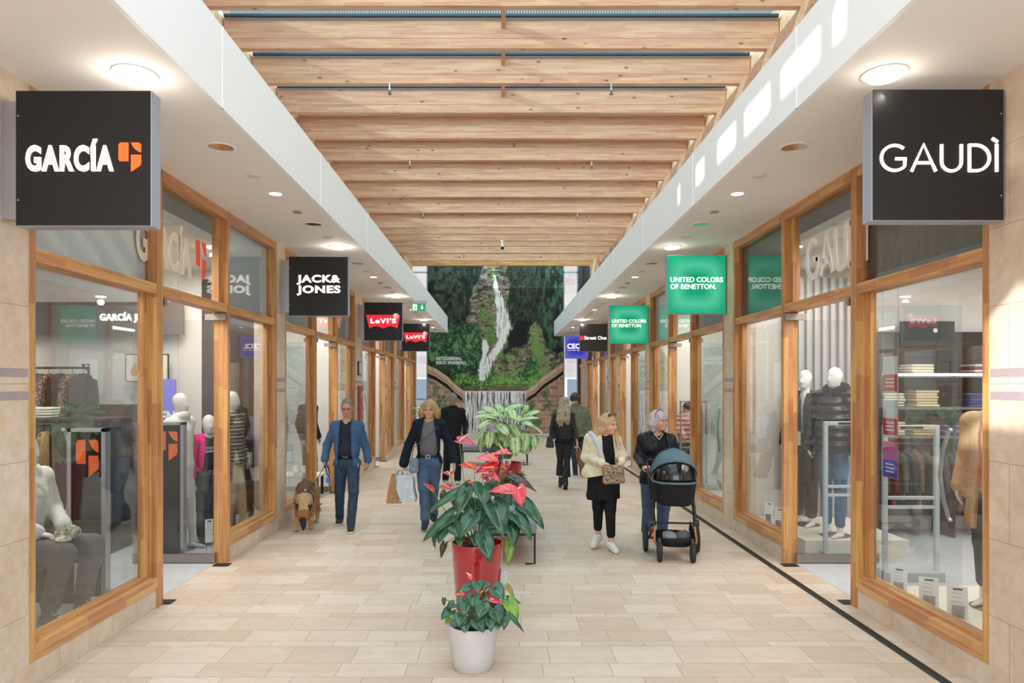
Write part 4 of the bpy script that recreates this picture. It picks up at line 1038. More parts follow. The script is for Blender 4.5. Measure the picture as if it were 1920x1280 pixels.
m.build('eye', plain('dog_eye', '14100e', .15), dog, smooth=True)
m = MB(); n = 24; ax = (nk - with_).normalized(); u_ = ax.cross(W(1, 0, 0)).normalized(); cc = with_ + (nk - with_) * .42
m.tube([cc + (W(1, 0, 0) * math.cos(a) * .112 + u_ * math.sin(a) * .118) for a in np.linspace(0, 2 * PI, n)], .011, 8, False); col_ = m.build('collar', plain('navy_webbing', '1e222e', .7), dog)
m = MB(); m.lathe([(.018, -.004), (.018, .004), (0, .004)], 14, cc + u_ * .13 + W(.03, -.02, .0), Matrix.Rotation(PI / 2, 3, 'X')); m.build('tag', M_ALU, col_)
handp = Vector(man.location) + J['wrR'] + Vector((.0, -.03, -.09)); dp_ = Vector(dog.location) + cc + Vector((.05, .0, .115))
t = thing('leash', 'black dog leash running from the hand of the blue-jacketed person to the dog', 'leash', tuple(dp_))
pts = [dp_ * (1 - q) + handp * q + Vector((0, 0, -.02 * math.sin(PI * q))) - dp_ for q in np.linspace(0, 1, 9)]
m = MB(); m.tube(pts, .009, 8, flat=.5); m.build('strap', plain('black_webbing', '1b1c20', .7), t)
e = handp - dp_
m = MB(); m.tube([e + Vector(p) for p in ((0, 0, 0), (.03, -.03, .03), (.06, -.03, -.01), (.075, -.03, -.08), (.065, -.03, -.14), (.045, -.03, -.10), (.03, -.02, -.03), (.0, 0, 0))], .008, 8); m.build('handle_loop', plain('black_webbing', '1b1c20', .7), t)
sd = SDF(.005); sd.cap(e + Vector((.055, -.03, -.155)), e + Vector((.06, -.03, -.185)), .024, .028, .01); sd.fold = (.006, 160, 2); sd.mesh('bag_dispenser', plain('bright_blue_plastic', '2f78d8', .5), t)

# --- woman with shopping bags
loc, P = rig(805, 9.1)
wom = thing('person', 'person with blond bob and glasses in dark blazer and jeans carrying shopping bags', 'person', loc)
J = dict(neck=P(805, 787), chest=P(804, 809), waist=P(804, 840), pelvis=P(804, 864), shR=P(784, 795), shL=P(825, 796), elR=P(767, 832, .05), wrR=P(757, 868, -.03),
         elL=P(844, 835, .06), wrL=P(852, 868, .0), hipR=P(793, 868), hipL=P(816, 868), knR=P(794, 916, -.10), anR=P(797.5, 972, -.1), knL=P(813, 916, .05), anL=P(813, 963, .26), w=.93)
sk = skin('skin_fair', 'd3a288', 'bd7a6c', '3d332d', '9a7a58')
hd = head_frame(P(805, 768, -.02), -3, 3); c, Rm = hd
o = base_body(J, sk, hd, [(J['wrR'], (-.05, -.05, -1), (1, -.2, 0), dict(curl=1.0, thumb=-1, sz=.93)), (J['wrL'], (.02, -.05, -1), (-1, .2, 0), dict(curl=.3, thumb=1, sz=.93))]); o.parent = wom
sd = SDF(.007); torso(sd, J, 1.0, .006, bust=.0); neckhole(sd, J, .056); sd.fold = (.005, 38, 4, (1, 1, .5))
sd.cap(P(805, 784, -.13), P(806, 797, -.15), .05, .022, .01, sub=True); sd.cut(P(804, 857), (0, 0, -1)); sd.mesh('blouse', cloth('grey_mottled_blouse', '7d8082', '44484c', 140, .7, .3, fold=.6), wom)
sd = SDF(.007); sd.ell(J['pelvis'], (.165, .125, .11), .05)
for q in 'RL': leg(sd, J, q, .006, r=(.090, .064, .058, .056))
sd.fold = (.005, 40, 6, (.6, .6, 1.2)); sd.cut(P(804, 853), (0, 0, 1)); sd.mesh('jeans', DENIM2, wom)
belt(P(804, 854), .155, .118, plain('black_leather', '17171a', .35), wom, .03, M_ALU)
sd = SDF(.007); torso(sd, J, 1.05, .024); sd.cap(J['pelvis'], J['pelvis'] + Vector((0, .02, -.08)), .15, .17, .05, sc_=(1.12, .8, 1))
for q in 'RL': sleeve(sd, J, q, .014, r=(.050, .046, .047, .050))
neckhole(sd, J, .07); sd.slot([(P(805, 780).z, .0, .05), (P(805, 796).z, .0, .075), (P(805, 835).z, -.005, .12), (P(805, 857).z, -.0, .13), (P(805, 900).z, .01, .145)], -.03); sd.fold = (.005, 35, 8, (1, 1, .4))
sd.cut(P(804, 874), (.15, 0, -1)); sd.mesh('blazer', cloth('dark_navy_wool', '1d2433', '141925', 100, .9, fold=.4), wom)
shoe('shoe', J['anR'], P(795, 990, -.24), plain('dark_suede', '262a33', .8), wom, plain('grey_sole', '6f6f70', .7)); shoe('shoe', J['anL'], P(814, 974, .12), plain('dark_suede', '262a33', .8), wom, flat=False)
HB = hair_mat('honey_blond_hair', 'cba26c', '80603c', .5, (70, 70, 5))
sd = SDF(.006); rot = np.array(Rm); HP = lambda x, y, z: c + Rm @ Vector((x, y, z)) * .95
sd.ell(HP(0, .02, .035), (.094, .108, .108), .02, rot)
for q in (-1, 1): sd.chain([HP(q * .075, .0, .05), HP(q * .098, .005, -.02), HP(q * .108, .01, -.085)], [.045, .045, .032], .03)
sd.cap(HP(-.06, .07, -.02), HP(.06, .07, -.02), .06, .06, .04); sd.cap(HP(-.055, .075, -.08), HP(.055, .075, -.08), .045, .045, .04)
sd.ell(HP(0, -.115, -.038), (.062, .085, .085), .012, rot, sub=True); sd.fold = (.003, 80, 3, (1, 1, .15)); sd.mesh('hair', HB, wom)
glasses(c, Rm, wom, plain('dark_rim', '2b2322', .4))
hb = thing('handbag', 'small grey-blue crossbody bag hanging at the hip of the person with shopping bags', 'bag', tuple(Vector(loc) + P(776, 886, -.16)))
def soft_bag(w, d, h, mat, par, name='body', tap=.85, fold=(.004, 40, 2), hh=.006):
    sd = SDF(hh)
    for sx in (-1, 1):
        for sz, q in ((0, 1.0), (1, tap)): pass
    sd.chain([(-w / 2 + .03, 0, .03), (w / 2 - .03, 0, .03)], [.03, .03], .02, sc_=(1, d / .06, 1))
    for i in range(7):
        z = .03 + (h - .05) * i / 6; q = 1 - (1 - tap) * i / 6; sd.cap((-w / 2 * q + .03, 0, z), (w / 2 * q - .03, 0, z), .03, .03, .012, sc_=(1, d / .06 * q, 1))
    sd.fold = fold; return sd.mesh(name, mat, par)
soft_bag(.13, .07, .185, cloth('grey_blue_leather', '7d8d9c', '6a7a8a', 30, .5, .15), hb, tap=.92)
m = MB(); m.tube([Vector((-.03, -.01, .18)), Vector((.0, -.02, .33)), Vector(P(822, 800, -.10)) - Vector(P(776, 886, -.16))], .006, 6, flat=.5); m.build('strap', plain('dark_strap', '3a4048', .6), hb)
def carrier(name, lb, mat, base, w, d, h, group=None, crumple=.004, rot=0, tilt=0, handle=M_DARK, top=.0):
    t = thing(name, lb, 'bag', base, rot, group); m = MB(); n = 9; P_ = []
    ringz = [(0, .9), (.12, 1), (.5, 1.0), (.85, .97), (1, .92)]
    vs = []
    rr = random.Random(int(w * 1e4)); prof = [(-1, -1), (-.35, -1.05), (.35, -1.0), (1, -1), (1.06, 0), (1, 1), (.3, 1.03), (-.3, 1.0), (-1, 1), (-1.05, 0)]
    for z, q in ringz: vs.append([Vector((x * w / 2 * q + rr.uniform(-1, 1) * crumple + tilt * z * h, y * d / 2 * (1 if z < .7 else .7) + rr.uniform(-1, 1) * crumple, z * h)) for x, y in prof])
    k = len(prof); V_ = [p for r in vs for p in r]; Fs = [(i * k + j, i * k + (j + 1) % k, (i + 1) * k + (j + 1) % k, (i + 1) * k + j) for i in range(len(ringz) - 1) for j in range(k)] + [tuple(range(k - 1, -1, -1))]
    m.add(V_, Fs); o = m.build('body', mat, t, solid=.003)
    for sy in (-1, 1):
        q = MB(); q.tube([(-w * .2 + tilt * h, sy * d * .28, h * .97), (-w * .12 + tilt * h * 1.2, sy * d * .15, h * 1.14), (w * .12 + tilt * h * 1.2, sy * d * .15, h * 1.14), (w * .2 + tilt * h, sy * d * .28, h * .97)], .004, 6); q.build('handle', handle, t)
    return t
hp = Vector(loc) + J['wrR'] + Vector((0, -.02, -.09))
KRAFT = cloth('brown_kraft_paper', 'b28c63', '9c7750', 20, .85, .2, fold=1.2); 
carrier('paper_bag', 'brown paper shopping bag carried by the person with the blond bob', KRAFT, (hp.x - .125, hp.y + .02, hp.z - .435), .21, .11, .375, tilt=.18, crumple=.006, handle=plain('green_cord', '4f7d4a', .7))
pl = NT('pale_plastic_bag'); pl.base(lin('c9d3dc')); pl.set('Roughness', .25); pl.bump(pl.noise(pl.coords((14, 14, 5)), 1.5, 4, .6, 1.2), .8, .03); pl.set('Transmission Weight', .0)
carrier('plastic_bag', 'pale grey plastic shopping bag beside the brown paper bag', pl.m, (hp.x + .06, hp.y - .02, hp.z - .405), .22, .13, .35, crumple=.018, tilt=-.12, handle=plain('pale_plastic', 'd5dde4', .3))

# --- man in black walking away
loc, P = rig(850, 13.2)
mb = thing('person', 'grey-haired person all in black walking away, beside the blond bob person', 'person', loc)
J = dict(neck=P(849.5, 763), chest=P(849.5, 781), waist=P(849.5, 803), pelvis=P(849.5, 819), shR=P(834, 770.5), shL=P(865.5, 771.5), elR=P(828.5, 795, .03), wrR=P(830, 817, -.08), elL=P(873, 797, .03), wrL=P(872, 814, -.12),
         hipR=P(842, 822), hipL=P(857.5, 822), knR=P(838.5, 862, .1), anR=P(835.5, 896, .22), knL=P(858, 862, -.05), anL=P(858, 897, -.08), w=1.02)
hd = head_frame(P(849, 749.5), 178, 4); c, Rm = hd; sk = skin('skin_tanned', 'c48f77')
o = base_body(J, sk, hd, [(J['wrL'], (.0, -.25, -1), (-1, 0, 0), dict(curl=.6, thumb=-1))], h=.009, face=False); o.parent = mb
sd = SDF(.009); torso(sd, J, 1.05, .022)
for q in 'RL': sleeve(sd, J, q, .014)
collar(sd, J['neck'], .066, .014, 0, -.01); sd.fold = (.005, 36, 3); sd.cut(P(850, 820), (0, 0, -1)); sd.mesh('pullover', cloth('black_fleece', '232327', '17171a', 50, .9, fold=.5), mb)
sd = SDF(.009); sd.ell(J['pelvis'], (.172, .125, .12), .05)
for q in 'RL': leg(sd, J, q, .012, r=(.092, .068, .06, .055))
sd.mesh('trousers', cloth('dark_navy_trousers', '1e2028', '15161c', 60, .85, fold=.6), mb)
GSH = plain('grey_trainer', '565a5c', .7)
shoe('shoe', J['anR'], P(834, 905, .37), GSH, mb, SOLE_W); shoe('shoe', J['anL'], P(859, 909.5, .08), GSH, mb, SOLE_W)
sd = SDF(.008); rot = np.array(Rm); HP = lambda x, y, z: c + Rm @ Vector((x, y, z)) * .95
sd.ell(HP(0, .018, .034), (.084, .104, .105), .02, rot); sd.ell(HP(0, -.105, -.035), (.08, .085, .11), .01, rot, sub=True); sd.cap(HP(0, .07, -.03), HP(0, .075, -.06), .055, .045, .03); sd.fold = (.005, 90, 2); sd.mesh('hair', HG, mb)

# --- long-haired woman in black leather jacket walking away
loc, P = rig(1056, 12.5)
lw = thing('person', 'person with long streaked blond hair in black leather jacket and flared trousers walking away', 'person', loc)
J = dict(neck=P(1056, 769), chest=P(1056, 788), waist=P(1056.5, 812), pelvis=P(1057, 829), shR=P(1042.5, 779), shL=P(1070, 779), elR=P(1035.5, 804, .03), wrR=P(1036, 825, -.06), elL=P(1077, 806, .0), wrL=P(1082, 829, -.08),
         hipR=P(1050, 832), hipL=P(1064, 832), knR=P(1050.5, 864, .12), anR=P(1052, 899, .22), knL=P(1063, 866, .0), anL=P(1060.5, 902, -.02), w=.95)
hd = head_frame(P(1057, 757.5), 205, 3); c, Rm = hd; lw_hand = Vector(loc) + J['wrL'] + Vector((.02, -.02, -.09))
o = base_body(J, skin('skin_fair', 'd3a288'), hd, [(J['wrL'], (.1, -.1, -1), (-1, 0, 0), dict(curl=.9, thumb=-1, sz=.92))], h=.009, face=True); o.parent = lw
LEA = NT('black_leather_jacket'); LEA.base(lin('1d1d20')); nz = LEA.noise(LEA.coords((26, 26, 18)), 1.0, 5, .65, 1.0); LEA.set('Roughness', LEA.math('ADD', .22, LEA.math('MULTIPLY', nz, .35))); LEA.bump(nz, .9, .03)
sd = SDF(.009); torso(sd, J, 1.05, .026)
for q in 'RL': sleeve(sd, J, q, .018)
sd.fold = (.006, 55, 3); sd.cut(P(1056, 822), (0, 0, -1)); sd.mesh('jacket', LEA.m, lw)
sd = SDF(.009); torso(sd, J, 1.0, .018); sd.cut(P(1056, 831), (0, 0, -1)); sd.cut(P(1056, 818), (0, 0, 1)); sd.mesh('top', BLACKC, lw)
sd = SDF(.009); sd.ell(J['pelvis'] + Vector((0, .01, -.01)), (.168, .128, .11), .05)
for q, e in (('R', P(1049.5, 891, .2)), ('L', P(1062, 891, -.02))): sd.cap(J['hip' + q], J['kn' + q], .090, .058, .02); sd.cap(J['kn' + q], e + (e - J['kn' + q]).normalized() * .05, .056, .078, .012); 
sd.cut(P(1056, 893.5), (0, 0, -1)); sd.cut(P(1056, 824), (0, 0, 1)); sd.fold = (.004, 40, 3); sd.mesh('trousers', cloth('washed_black_denim', '3a3a3e', '222226', 30, .85, fold=.6), lw)
shoe('boot', J['anR'], P(1050, 909, .34), M_BLACK, lw, high=.06); shoe('boot', J['anL'], P(1060, 916, .09), M_BLACK, lw, high=.06)
HL = hair_mat('streaked_blond_hair', 'c9b292', '54463a', .4, (48, 48, 3))
sd = SDF(.008); rot = np.array(Rm); HP = lambda x, y, z: c + Rm @ Vector((x, y, z)) * .95
sd.ell(HP(0, .018, .034), (.088, .108, .108), .02, rot); sd.ell(HP(0, -.11, -.04), (.066, .085, .10), .01, rot, sub=True)
for x, e in ((-10, 795), (-6.5, 800), (-2, 799), (2, 793), (6, 797), (9.5, 796)): sd.chain([P(1057 + x * .4, 757, -.06), P(1057 + x * .85, 773, -.12), P(1056 + x, 786, -.155), P(1056 + x * 1.05, e, -.15)], [.05, .045, .034, .008], .022)
sd.fold = (.005, 75, 5, (1, 1, .15)); sd.mesh('hair', HL, lw)
hb = thing('handbag', 'black shoulder bag at the side of the long-haired leather-jacketed person', 'bag', tuple(Vector(loc) + P(1031, 838.5, .0)))
soft_bag(.15, .22, .2, plain('black_bag_leather', '19191b', .45), hb, tap=.65)
m = MB(); e = P(1043, 776, -.02) - P(1031, 838.5); m.tube([Vector((0, -.05, .19)), e * .6 + Vector((-.035, -.05, 0)), e + Vector((0, -.03, .03)), e + Vector((.01, .05, .01)), e * .6 + Vector((-.02, .06, 0)), Vector((0, .05, .19))], .009, 8); m.build('strap', plain('black_bag_leather', '19191b', .45), hb)

# --- young man in green bomber jacket walking away
loc, P = rig(1083, 14.2)
gm = thing('person', 'dark-haired person in green bomber jacket walking away at the right', 'person', loc)
J = dict(neck=P(1078.5, 758), chest=P(1084, 781), waist=P(1084, 803), pelvis=P(1084, 822), shR=P(1070.5, 770), shL=P(1098, 770.5), elR=P(1065, 795, -.03), wrR=P(1067, 815, -.05), elL=P(1103, 796, .03), wrL=P(1099, 817, -.03),
         hipR=P(1078, 824), hipL=P(1091, 824), knR=P(1077, 857, .05), anR=P(1079, 887, .12), knL=P(1091, 857, .1), anL=P(1091, 882, .3), w=1.0)
hd = head_frame(P(1078, 749), 172, 6); c, Rm = hd
o = base_body(J, skin('skin_fair', 'd3a288'), hd, [], h=.01, face=False); o.parent = gm
sd = SDF(.009); torso(sd, J, 1.1, .036)
for q in 'RL': sleeve(sd, J, q, .024, r=(.06, .056, .056, .046))
collar(sd, J['neck'] + Vector((0, 0, -.01)), .066, .016, 0, -.01); sd.fold = (.006, 34, 7); sd.cut(P(1084, 818), (0, 0, -1)); sd.mesh('bomber_jacket', cloth('olive_green_nylon', '7c866c', '626c54', 18, .6, fold=.8), gm)
sd = SDF(.009); sd.ell(J['pelvis'], (.165, .125, .11), .05)
for q in 'RL': leg(sd, J, q, .008)
sd.mesh('jeans', DENIM, gm)
sd = SDF(.009); torso(sd, J, 1.0, .03); sd.cut(P(1084, 827), (0, 0, -1)); sd.cut(P(1084, 816), (0, 0, 1)); sd.mesh('shirt_hem', BLACKC, gm)
shoe('shoe', J['anR'], P(1079, 893, .0), plain('blue_trainer', '2c3a58', .7), gm, SOLE_W); shoe('shoe', J['anL'], P(1092, 886, .42), plain('blue_trainer', '2c3a58', .7), gm, SOLE_W)
sd = SDF(.008); rot = np.array(Rm); HP = lambda x, y, z: c + Rm @ Vector((x, y, z)) * .95
sd.ell(HP(0, .02, .042), (.10, .116, .108), .02, rot); sd.ell(HP(0, -.115, -.04), (.085, .085, .10), .01, rot, sub=True); sd.ell(HP(0, .02, -.12), (.14, .15, .09), .02, rot, sub=True); sd.fold = (.008, 70, 2); sd.mesh('hair', hair_mat('dark_brown_hair', '4f2f24', '241612', .5, (60, 60, 20)), gm)
hp = lw_hand
carrier('paper_bag', 'tall brown paper bag hanging between the two people walking away', cloth('dark_kraft_paper', '8a5e44', '734a34', 20, .85, .2, fold=1.0), (hp.x + .16, hp.y, hp.z - .545), .17, .2, .48, tilt=-.3, rot=.0, handle=plain('white_cord', 'd9d4ce', .7))

# --- woman in cream jacket with leopard bag
loc, P = rig(1132, 7.95)
cw = thing('person', 'person with long blond hair in cream leather jacket and black clothes looking into a bag', 'person', loc)
J = dict(neck=P(1132, 814), chest=P(1130, 837), waist=P(1131, 868), pelvis=P(1132, 893), shR=P(1106, 823), shL=P(1154, 825), elR=P(1098, 857, .05), wrR=P(1128, 868, -.27), elL=P(1168, 856, .03), wrL=P(1164, 865, -.27),
         hipR=P(1120, 898), hipL=P(1146, 898), knR=P(1121.5, 950, .06), anR=P(1121, 999, .14), knL=P(1144, 953, -.08), anL=P(1146, 1013, -.09), w=.98, yaw=12)
sk = skin('skin_fair_pink', 'dba98f', 'c57d70', '3a332f', '8d6d4a')
hd = head_frame(P(1142, 796, -.03), 40, 5); c, Rm = hd
o = base_body(J, sk, hd, [(J['wrR'], (1, -.25, -.28), (0, .4, -1), dict(curl=.5, thumb=1, sz=.92)), (J['wrL'], (-.25, -.3, -1), (-.3, 1, 0), dict(curl=.5, thumb=1, sz=.92))], h=.0065); o.parent = cw
sd = SDF(.007); torso(sd, J, 1.02, .006, bust=.0); neckhole(sd, J, .058); sd.cap(J['pelvis'], P(1131, 928), .165, .185, .06, sc_=(1.05, .8, 1)); sd.cap(P(1135, 812, -.12), P(1136, 820, -.13), .055, .03, .01, sub=True)
sd.fold = (.006, 30, 3, (1, 1, .6)); sd.cut(P(1131, 934), (.05, 0, -1)); sd.mesh('tunic', BLACKC, cw)
sd = SDF(.007)
for q, e in (('R', P(1121, 988, .13)), ('L', P(1145.5, 1001, -.09))): sd.cap(J['hip' + q], J['kn' + q], .098, .066, .03); sd.cap(J['kn' + q], e, .062, .050, .03)
sd.mesh('leggings', BLACKC, cw)
CRE = cloth('cream_leather', 'e5dac3', 'd8caae', 10, .45, .3, fold=1.2)
sd = SDF(.007); torso(sd, J, 1.06, .020)
for q in 'RL': sleeve(sd, J, q, .014, to=.95)
sd.cap(J['waist'], P(1106, 885, .0), .11, .10, .05, sc_=(1, .8, 1)); sd.cap(J['waist'], J['pelvis'] + Vector((-.01, 0, .0)), .155, .19, .05, sc_=(1.0, .85, 1)); collar(sd, J['neck'] + Vector((0, .005, -.012)), .082, .018, 55)
neckhole(sd, J, .068); sd.slot([(P(1134, 805).z, P(1136, 805).x, .06), (P(1134, 822).z, P(1137, 822).x, .065), (P(1134, 860).z, P(1140, 860).x, .075), (P(1134, 885).z, P(1147, 885).x, .12), (P(1134, 905).z, P(1150, 905).x, .17)], -.03)
sd.fold = (.005, 50, 6); sd.cut(P(1120, 889), (.25, 0, -1)); jk = sd.mesh('jacket', CRE, cw)
HB2 = hair_mat('long_blond_hair', 'dcb988', '8d6a45', .4, (50, 50, 4))
sd = SDF(.006); rot = np.array(Rm); HP = lambda x, y, z: c + Rm @ Vector((x, y, z)) * .95
sd.ell(HP(0, .018, .034), (.086, .106, .106), .02, rot); sd.ell(HP(0, -.11, -.035), (.062, .085, .096), .012, rot, sub=True)
sd.chain([HP(-.07, .02, .03), HP(-.085, .03, -.07), P(1121, 814, -.02), P(1108, 823, -.02)], [.05, .045, .05, .02], .03); sd.chain([HP(-.03, .08, .02), P(1124, 806, .06), P(1112, 818, .06)], [.06, .06, .03], .03)
sd.chain([HP(.07, .01, .03), HP(.088, .03, -.06), P(1155, 814, -.02), P(1160, 842, -.19)], [.04, .034, .034, .012], .025); sd.fold = (.005, 80, 5, (1, 1, .2)); hr = sd.mesh('hair', HB2, cw)
m = MB()
for q in (-1, 1): m.tube([HP(q * .035 + .03 * math.cos(a), -.04 + .0 * a, .118 + .02 * math.sin(a)) for a in np.linspace(0, 2 * PI, 13)], .006, 6, False); m.lathe([(.027, -.003), (.027, .003), (0, .003)], 14, HP(q * .035, -.04, .118), Matrix.Rotation(PI / 2, 3, 'X'))
m.build('sunglasses', plain('black_sunglasses', '151316', .15), cw)
WSH = cloth('white_leather_trainer', 'e6e3dd', 'd4d0c9', 20, .5)
shoe('shoe', J['anR'], P(1112, 1021, -.02), WSH, cw, SOLE_W, w=1.05, high=-.035); shoe('shoe', J['anL'], P(1155, 1031, -.22), WSH, cw, SOLE_W, w=1.05, high=-.035)
for so, an_, tp_ in ((cw.children[-2], J['anR'], P(1112, 1021, -.02)), (cw.children[-1], J['anL'], P(1155, 1031, -.22))):
    m = MB(); d_ = Vector((tp_.x - an_.x, tp_.y - an_.y, 0)); sd_ = Vector((-d_.y, d_.x, 0)).normalized()
    for i in range(4):
        p_ = Vector((an_.x, an_.y, 0)) + d_ * (.30 + .14 * i) + Vector((0, 0, .108 - .012 * i)); m.tube([p_ - sd_ * .03 - Vector((0, 0, .008)), p_, p_ + sd_ * .03 - Vector((0, 0, .008))], .005, 5)
    m.build('laces', SOLE_W, so)
bl = P(1151, 907, -.30)
hb = thing('handbag', 'leopard-print bag on a wide grey strap held by the cream-jacketed person', 'bag', tuple(Vector(loc) + bl), math.radians(8))
LP = NT('leopard_print'); v = LP.n('ShaderNodeTexVoronoi', {'Vector': LP.mix(.035, LP.coords(), LP.n('ShaderNodeTexNoise', {'Vector': LP.coords(), 'Scale': 38.0}).outputs[1], 'LINEAR_LIGHT'), 'Scale': 46.0, 'Randomness': .9}); n_ = LP.noise(LP.coords(), 60, 3)
d_ = LP.math('ADD', v.outputs[0], LP.math('MULTIPLY', n_, .25)); LP.base(LP.ramp(d_, [(.26, '7d6450'), (.32, '3b2a22'), (.55, '33251f'), (.62, 'a38c74')])); LP.set('Roughness', .45)
sd = SDF(.006)
for i in range(7):
    q = i / 6; z = .03 + .155 * q; sd.cap((-.10 - .0 * q, 0, z), (.10 - .02 * q, 0, z), .03, .03, .012)
sd.fold = (.003, 40, 2); sd.mesh('body', LP.m, hb)
m = MB(); pts = [Vector((-.10, -.01, .19)), P(1132, 862, -.22) - bl, P(1124, 832, -.19) - bl, P(1117, 815, -.1) - bl, P(1112, 808, -.0) - bl]; m.tube(pts, .026, 10, flat=.2); m.build('strap', plain('silver_grey_webbing', 'b3bac4', .6), hb)

# --- older woman pushing the pram
loc, P = rig(1230, 8.35)
ow = thing('person', 'older person with pale lilac bob and glasses in black blouse pushing a pram', 'person', loc)
J = dict(neck=P(1231, 810), chest=P(1231, 836), waist=P(1231, 866), pelvis=P(1231, 893), shR=P(1206, 823), shL=P(1256, 824), elR=P(1198, 856, .02), wrR=P(1207, 873, -.27), elL=P(1271, 858, .02), wrL=P(1266, 872, -.27),
         hipR=P(1217, 898), hipL=P(1246, 898), knR=P(1216, 948, .12), anR=P(1212, 994, .36), knL=P(1244, 950, -.08), anL=P(1241, 1002, -.02), w=1.12)
hd = head_frame(P(1236, 790, -.05), 38, -4); c, Rm = hd; sk = skin('skin_older', 'd7a890', 'bf8278', '3a3434', 'a89a94')
fr = Vector((.35, -.9, -.05))
o = base_body(J, sk, hd, [(J['wrR'], (.5, -.85, -.15), (.2, .1, -1), dict(curl=1.15, thumb=-1, sz=.95)), (J['wrL'], (-.5, -.85, -.15), (-.2, .1, -1), dict(curl=1.15, thumb=1, sz=.95))], hs=.96, wide=1.05); o.parent = ow
sd = SDF(.007); torso(sd, J, 1.08, .004, bust=.005, belly=.02); neckhole(sd, J, .056); sd.cap(P(1235, 808, -.13), P(1236, 822, -.15), .05, .02, .01, sub=True); top_ = sd.mesh('top', cloth('black_velvet_top', '131316', '0c0c0e', 60, .7, fold=.4), ow)
m = MB(); m.tube([P(1227, 813, -.14), P(1236, 824, -.19), P(1243, 813, -.15)], .006, 6); m.build('neckline_trim', plain('cream_trim', 'cdb99a', .6), top_)
BLK2 = cloth('black_satin_blouse', '22242a', '15161a', 24, .38, .3, fold=1.2)
sd = SDF(.007); torso(sd, J, 1.12, .024, bust=.01, belly=.03); sd.cap(J['pelvis'], P(1230, 905), .17, .19, .06, sc_=(1.1, .85, 1))
for q in 'RL': sleeve(sd, J, q, .018, r=(.054, .050, .046, .040), to=.95)
neckhole(sd, J, .07); sd.slot([(P(1236, 800).z, P(1236, 800).x, .055), (P(1236, 850).z, P(1239, 850).x, .062), (P(1236, 910).z, P(1238, 910).x, .11)], -.03); collar(sd, J['neck'] + Vector((0, .0, -.015)), .078, .018, 45)
sd.fold = (.006, 36, 9); sd.cut(P(1230, 906), (0, 0, -1)); sd.mesh('blouse', BLK2, ow)
sd = SDF(.007); sd.ell(J['pelvis'], (.18, .13, .12), .05)
for q in 'RL': leg(sd, J, q, .010, r=(.098, .072, .064, .056))
sd.mesh('jeans', DENIM2, ow)
shoe('shoe', J['anR'], P(1212, 1003, .22), plain('beige_trainer', 'b7a897', .7), ow, SOLE_W, flat=False); shoe('shoe', J['anL'], P(1240, 1020, -.16), plain('beige_trainer', 'b7a897', .7), ow, SOLE_W)
HLI = hair_mat('pale_lilac_hair', 'dccbd0', 'a08e97', .5, (48, 48, 8))
sd = SDF(.006); rot = np.array(Rm); HP = lambda x, y, z: c + Rm @ Vector((x, y, z)) * .97
sd.ell(HP(0, .022, .038), (.096, .112, .11), .02, rot)
for q in (-1, 1): sd.chain([HP(q * .07, .03, .04), HP(q * .092, .03, -.03), HP(q * .085, .035, -.10)], [.045, .042, .026], .03)
sd.cap(HP(-.05, .075, -.03), HP(.05, .075, -.03), .06, .06, .04); sd.cap(HP(-.045, .07, -.09), HP(.045, .07, -.09), .04, .04, .04)
sd.ell(HP(0, -.118, -.035), (.07, .088, .098), .012, rot, sub=True); sd.fold = (.005, 70, 4, (1, 1, .3)); sd.mesh('hair', HLI, ow)
m = MB(); m.tube([HP(math.cos(a) * .099, .0 - .018, .03 + math.sin(a) * .118) for a in np.linspace(.15, PI - .15, 15)], .007, 6); m.build('hairband', plain('purple_band', '6d6080', .5), ow)
glasses(c, Rm, ow, plain('thin_brown_rim', '6a4f48', .4), .96)

# --- the pram
pram = thing('pram', 'black pram with grey-blue hood, copper frame and basket pushed toward the camera', 'pram', ((1262 - U0) * 7.62 / F, 7.62, 0), math.radians(-7))
PB = cloth('pram_black_fabric', '1d1d22', '15151a', 60, .75, fold=.4); PG = cloth('pram_grey_blue_fabric', '5f7684', '50646f', 20, .5, .3, fold=1.0); COP = plain('copper_tube', 'b27a55', .28, .9); PBK = plain('pram_black_plastic', '1a1a1c', .4); RUB = plain('black_rubber', '232325', .7)
def rrect(w, d, z, y0, n=28, p=3.2):
    return [Vector((w / 2 * abs(math.cos(a)) ** (2 / p) * (1 if math.cos(a) > 0 else -1), y0 + d / 2 * abs(math.sin(a)) ** (2 / p) * (1 if math.sin(a) > 0 else -1), z)) for a in np.linspace(0, 2 * PI, n, endpoint=False)]
def loft(m, rings, cap=True):
    n = len(rings[0]); m.add([p for r in rings for p in r], [(i * n + j, i * n + (j + 1) % n, (i + 1) * n + (j + 1) % n, (i + 1) * n + j) for i in range(len(rings) - 1) for j in range(n)] + ([tuple(range(n - 1, -1, -1)), tuple(range((len(rings) - 1) * n, len(rings) * n))] if cap else []))
m = MB(); loft(m, [rrect(.36, .66, .60, .06), rrect(.42, .72, .625, .05), rrect(.45, .76, .72, .05), rrect(.475, .80, .85, .04), rrect(.47, .79, .865, .04)]); cot = m.build('carrycot', PB, pram, smooth=True)
m = MB(); m.tube(rrect(.482, .81, .857, .04) + [rrect(.482, .81, .857, .04)[0]], .012, 8, False); m.build('rim', PG, cot)
def hood_arc(th, rx=.245, ry=.36, rz=.335, n=25, y0=-.0, wob=0):
    out = []
    for i in range(n + 1):
        a = PI * i / n; hgt = math.sin(a) ** .8
        out.append(Vector((-rx * math.cos(a) * (1 - .04 * hgt), y0 - ry * math.cos(th) * hgt, .862 + rz * math.sin(th) * hgt + wob * math.sin(9 * a) * hgt)))
    return out
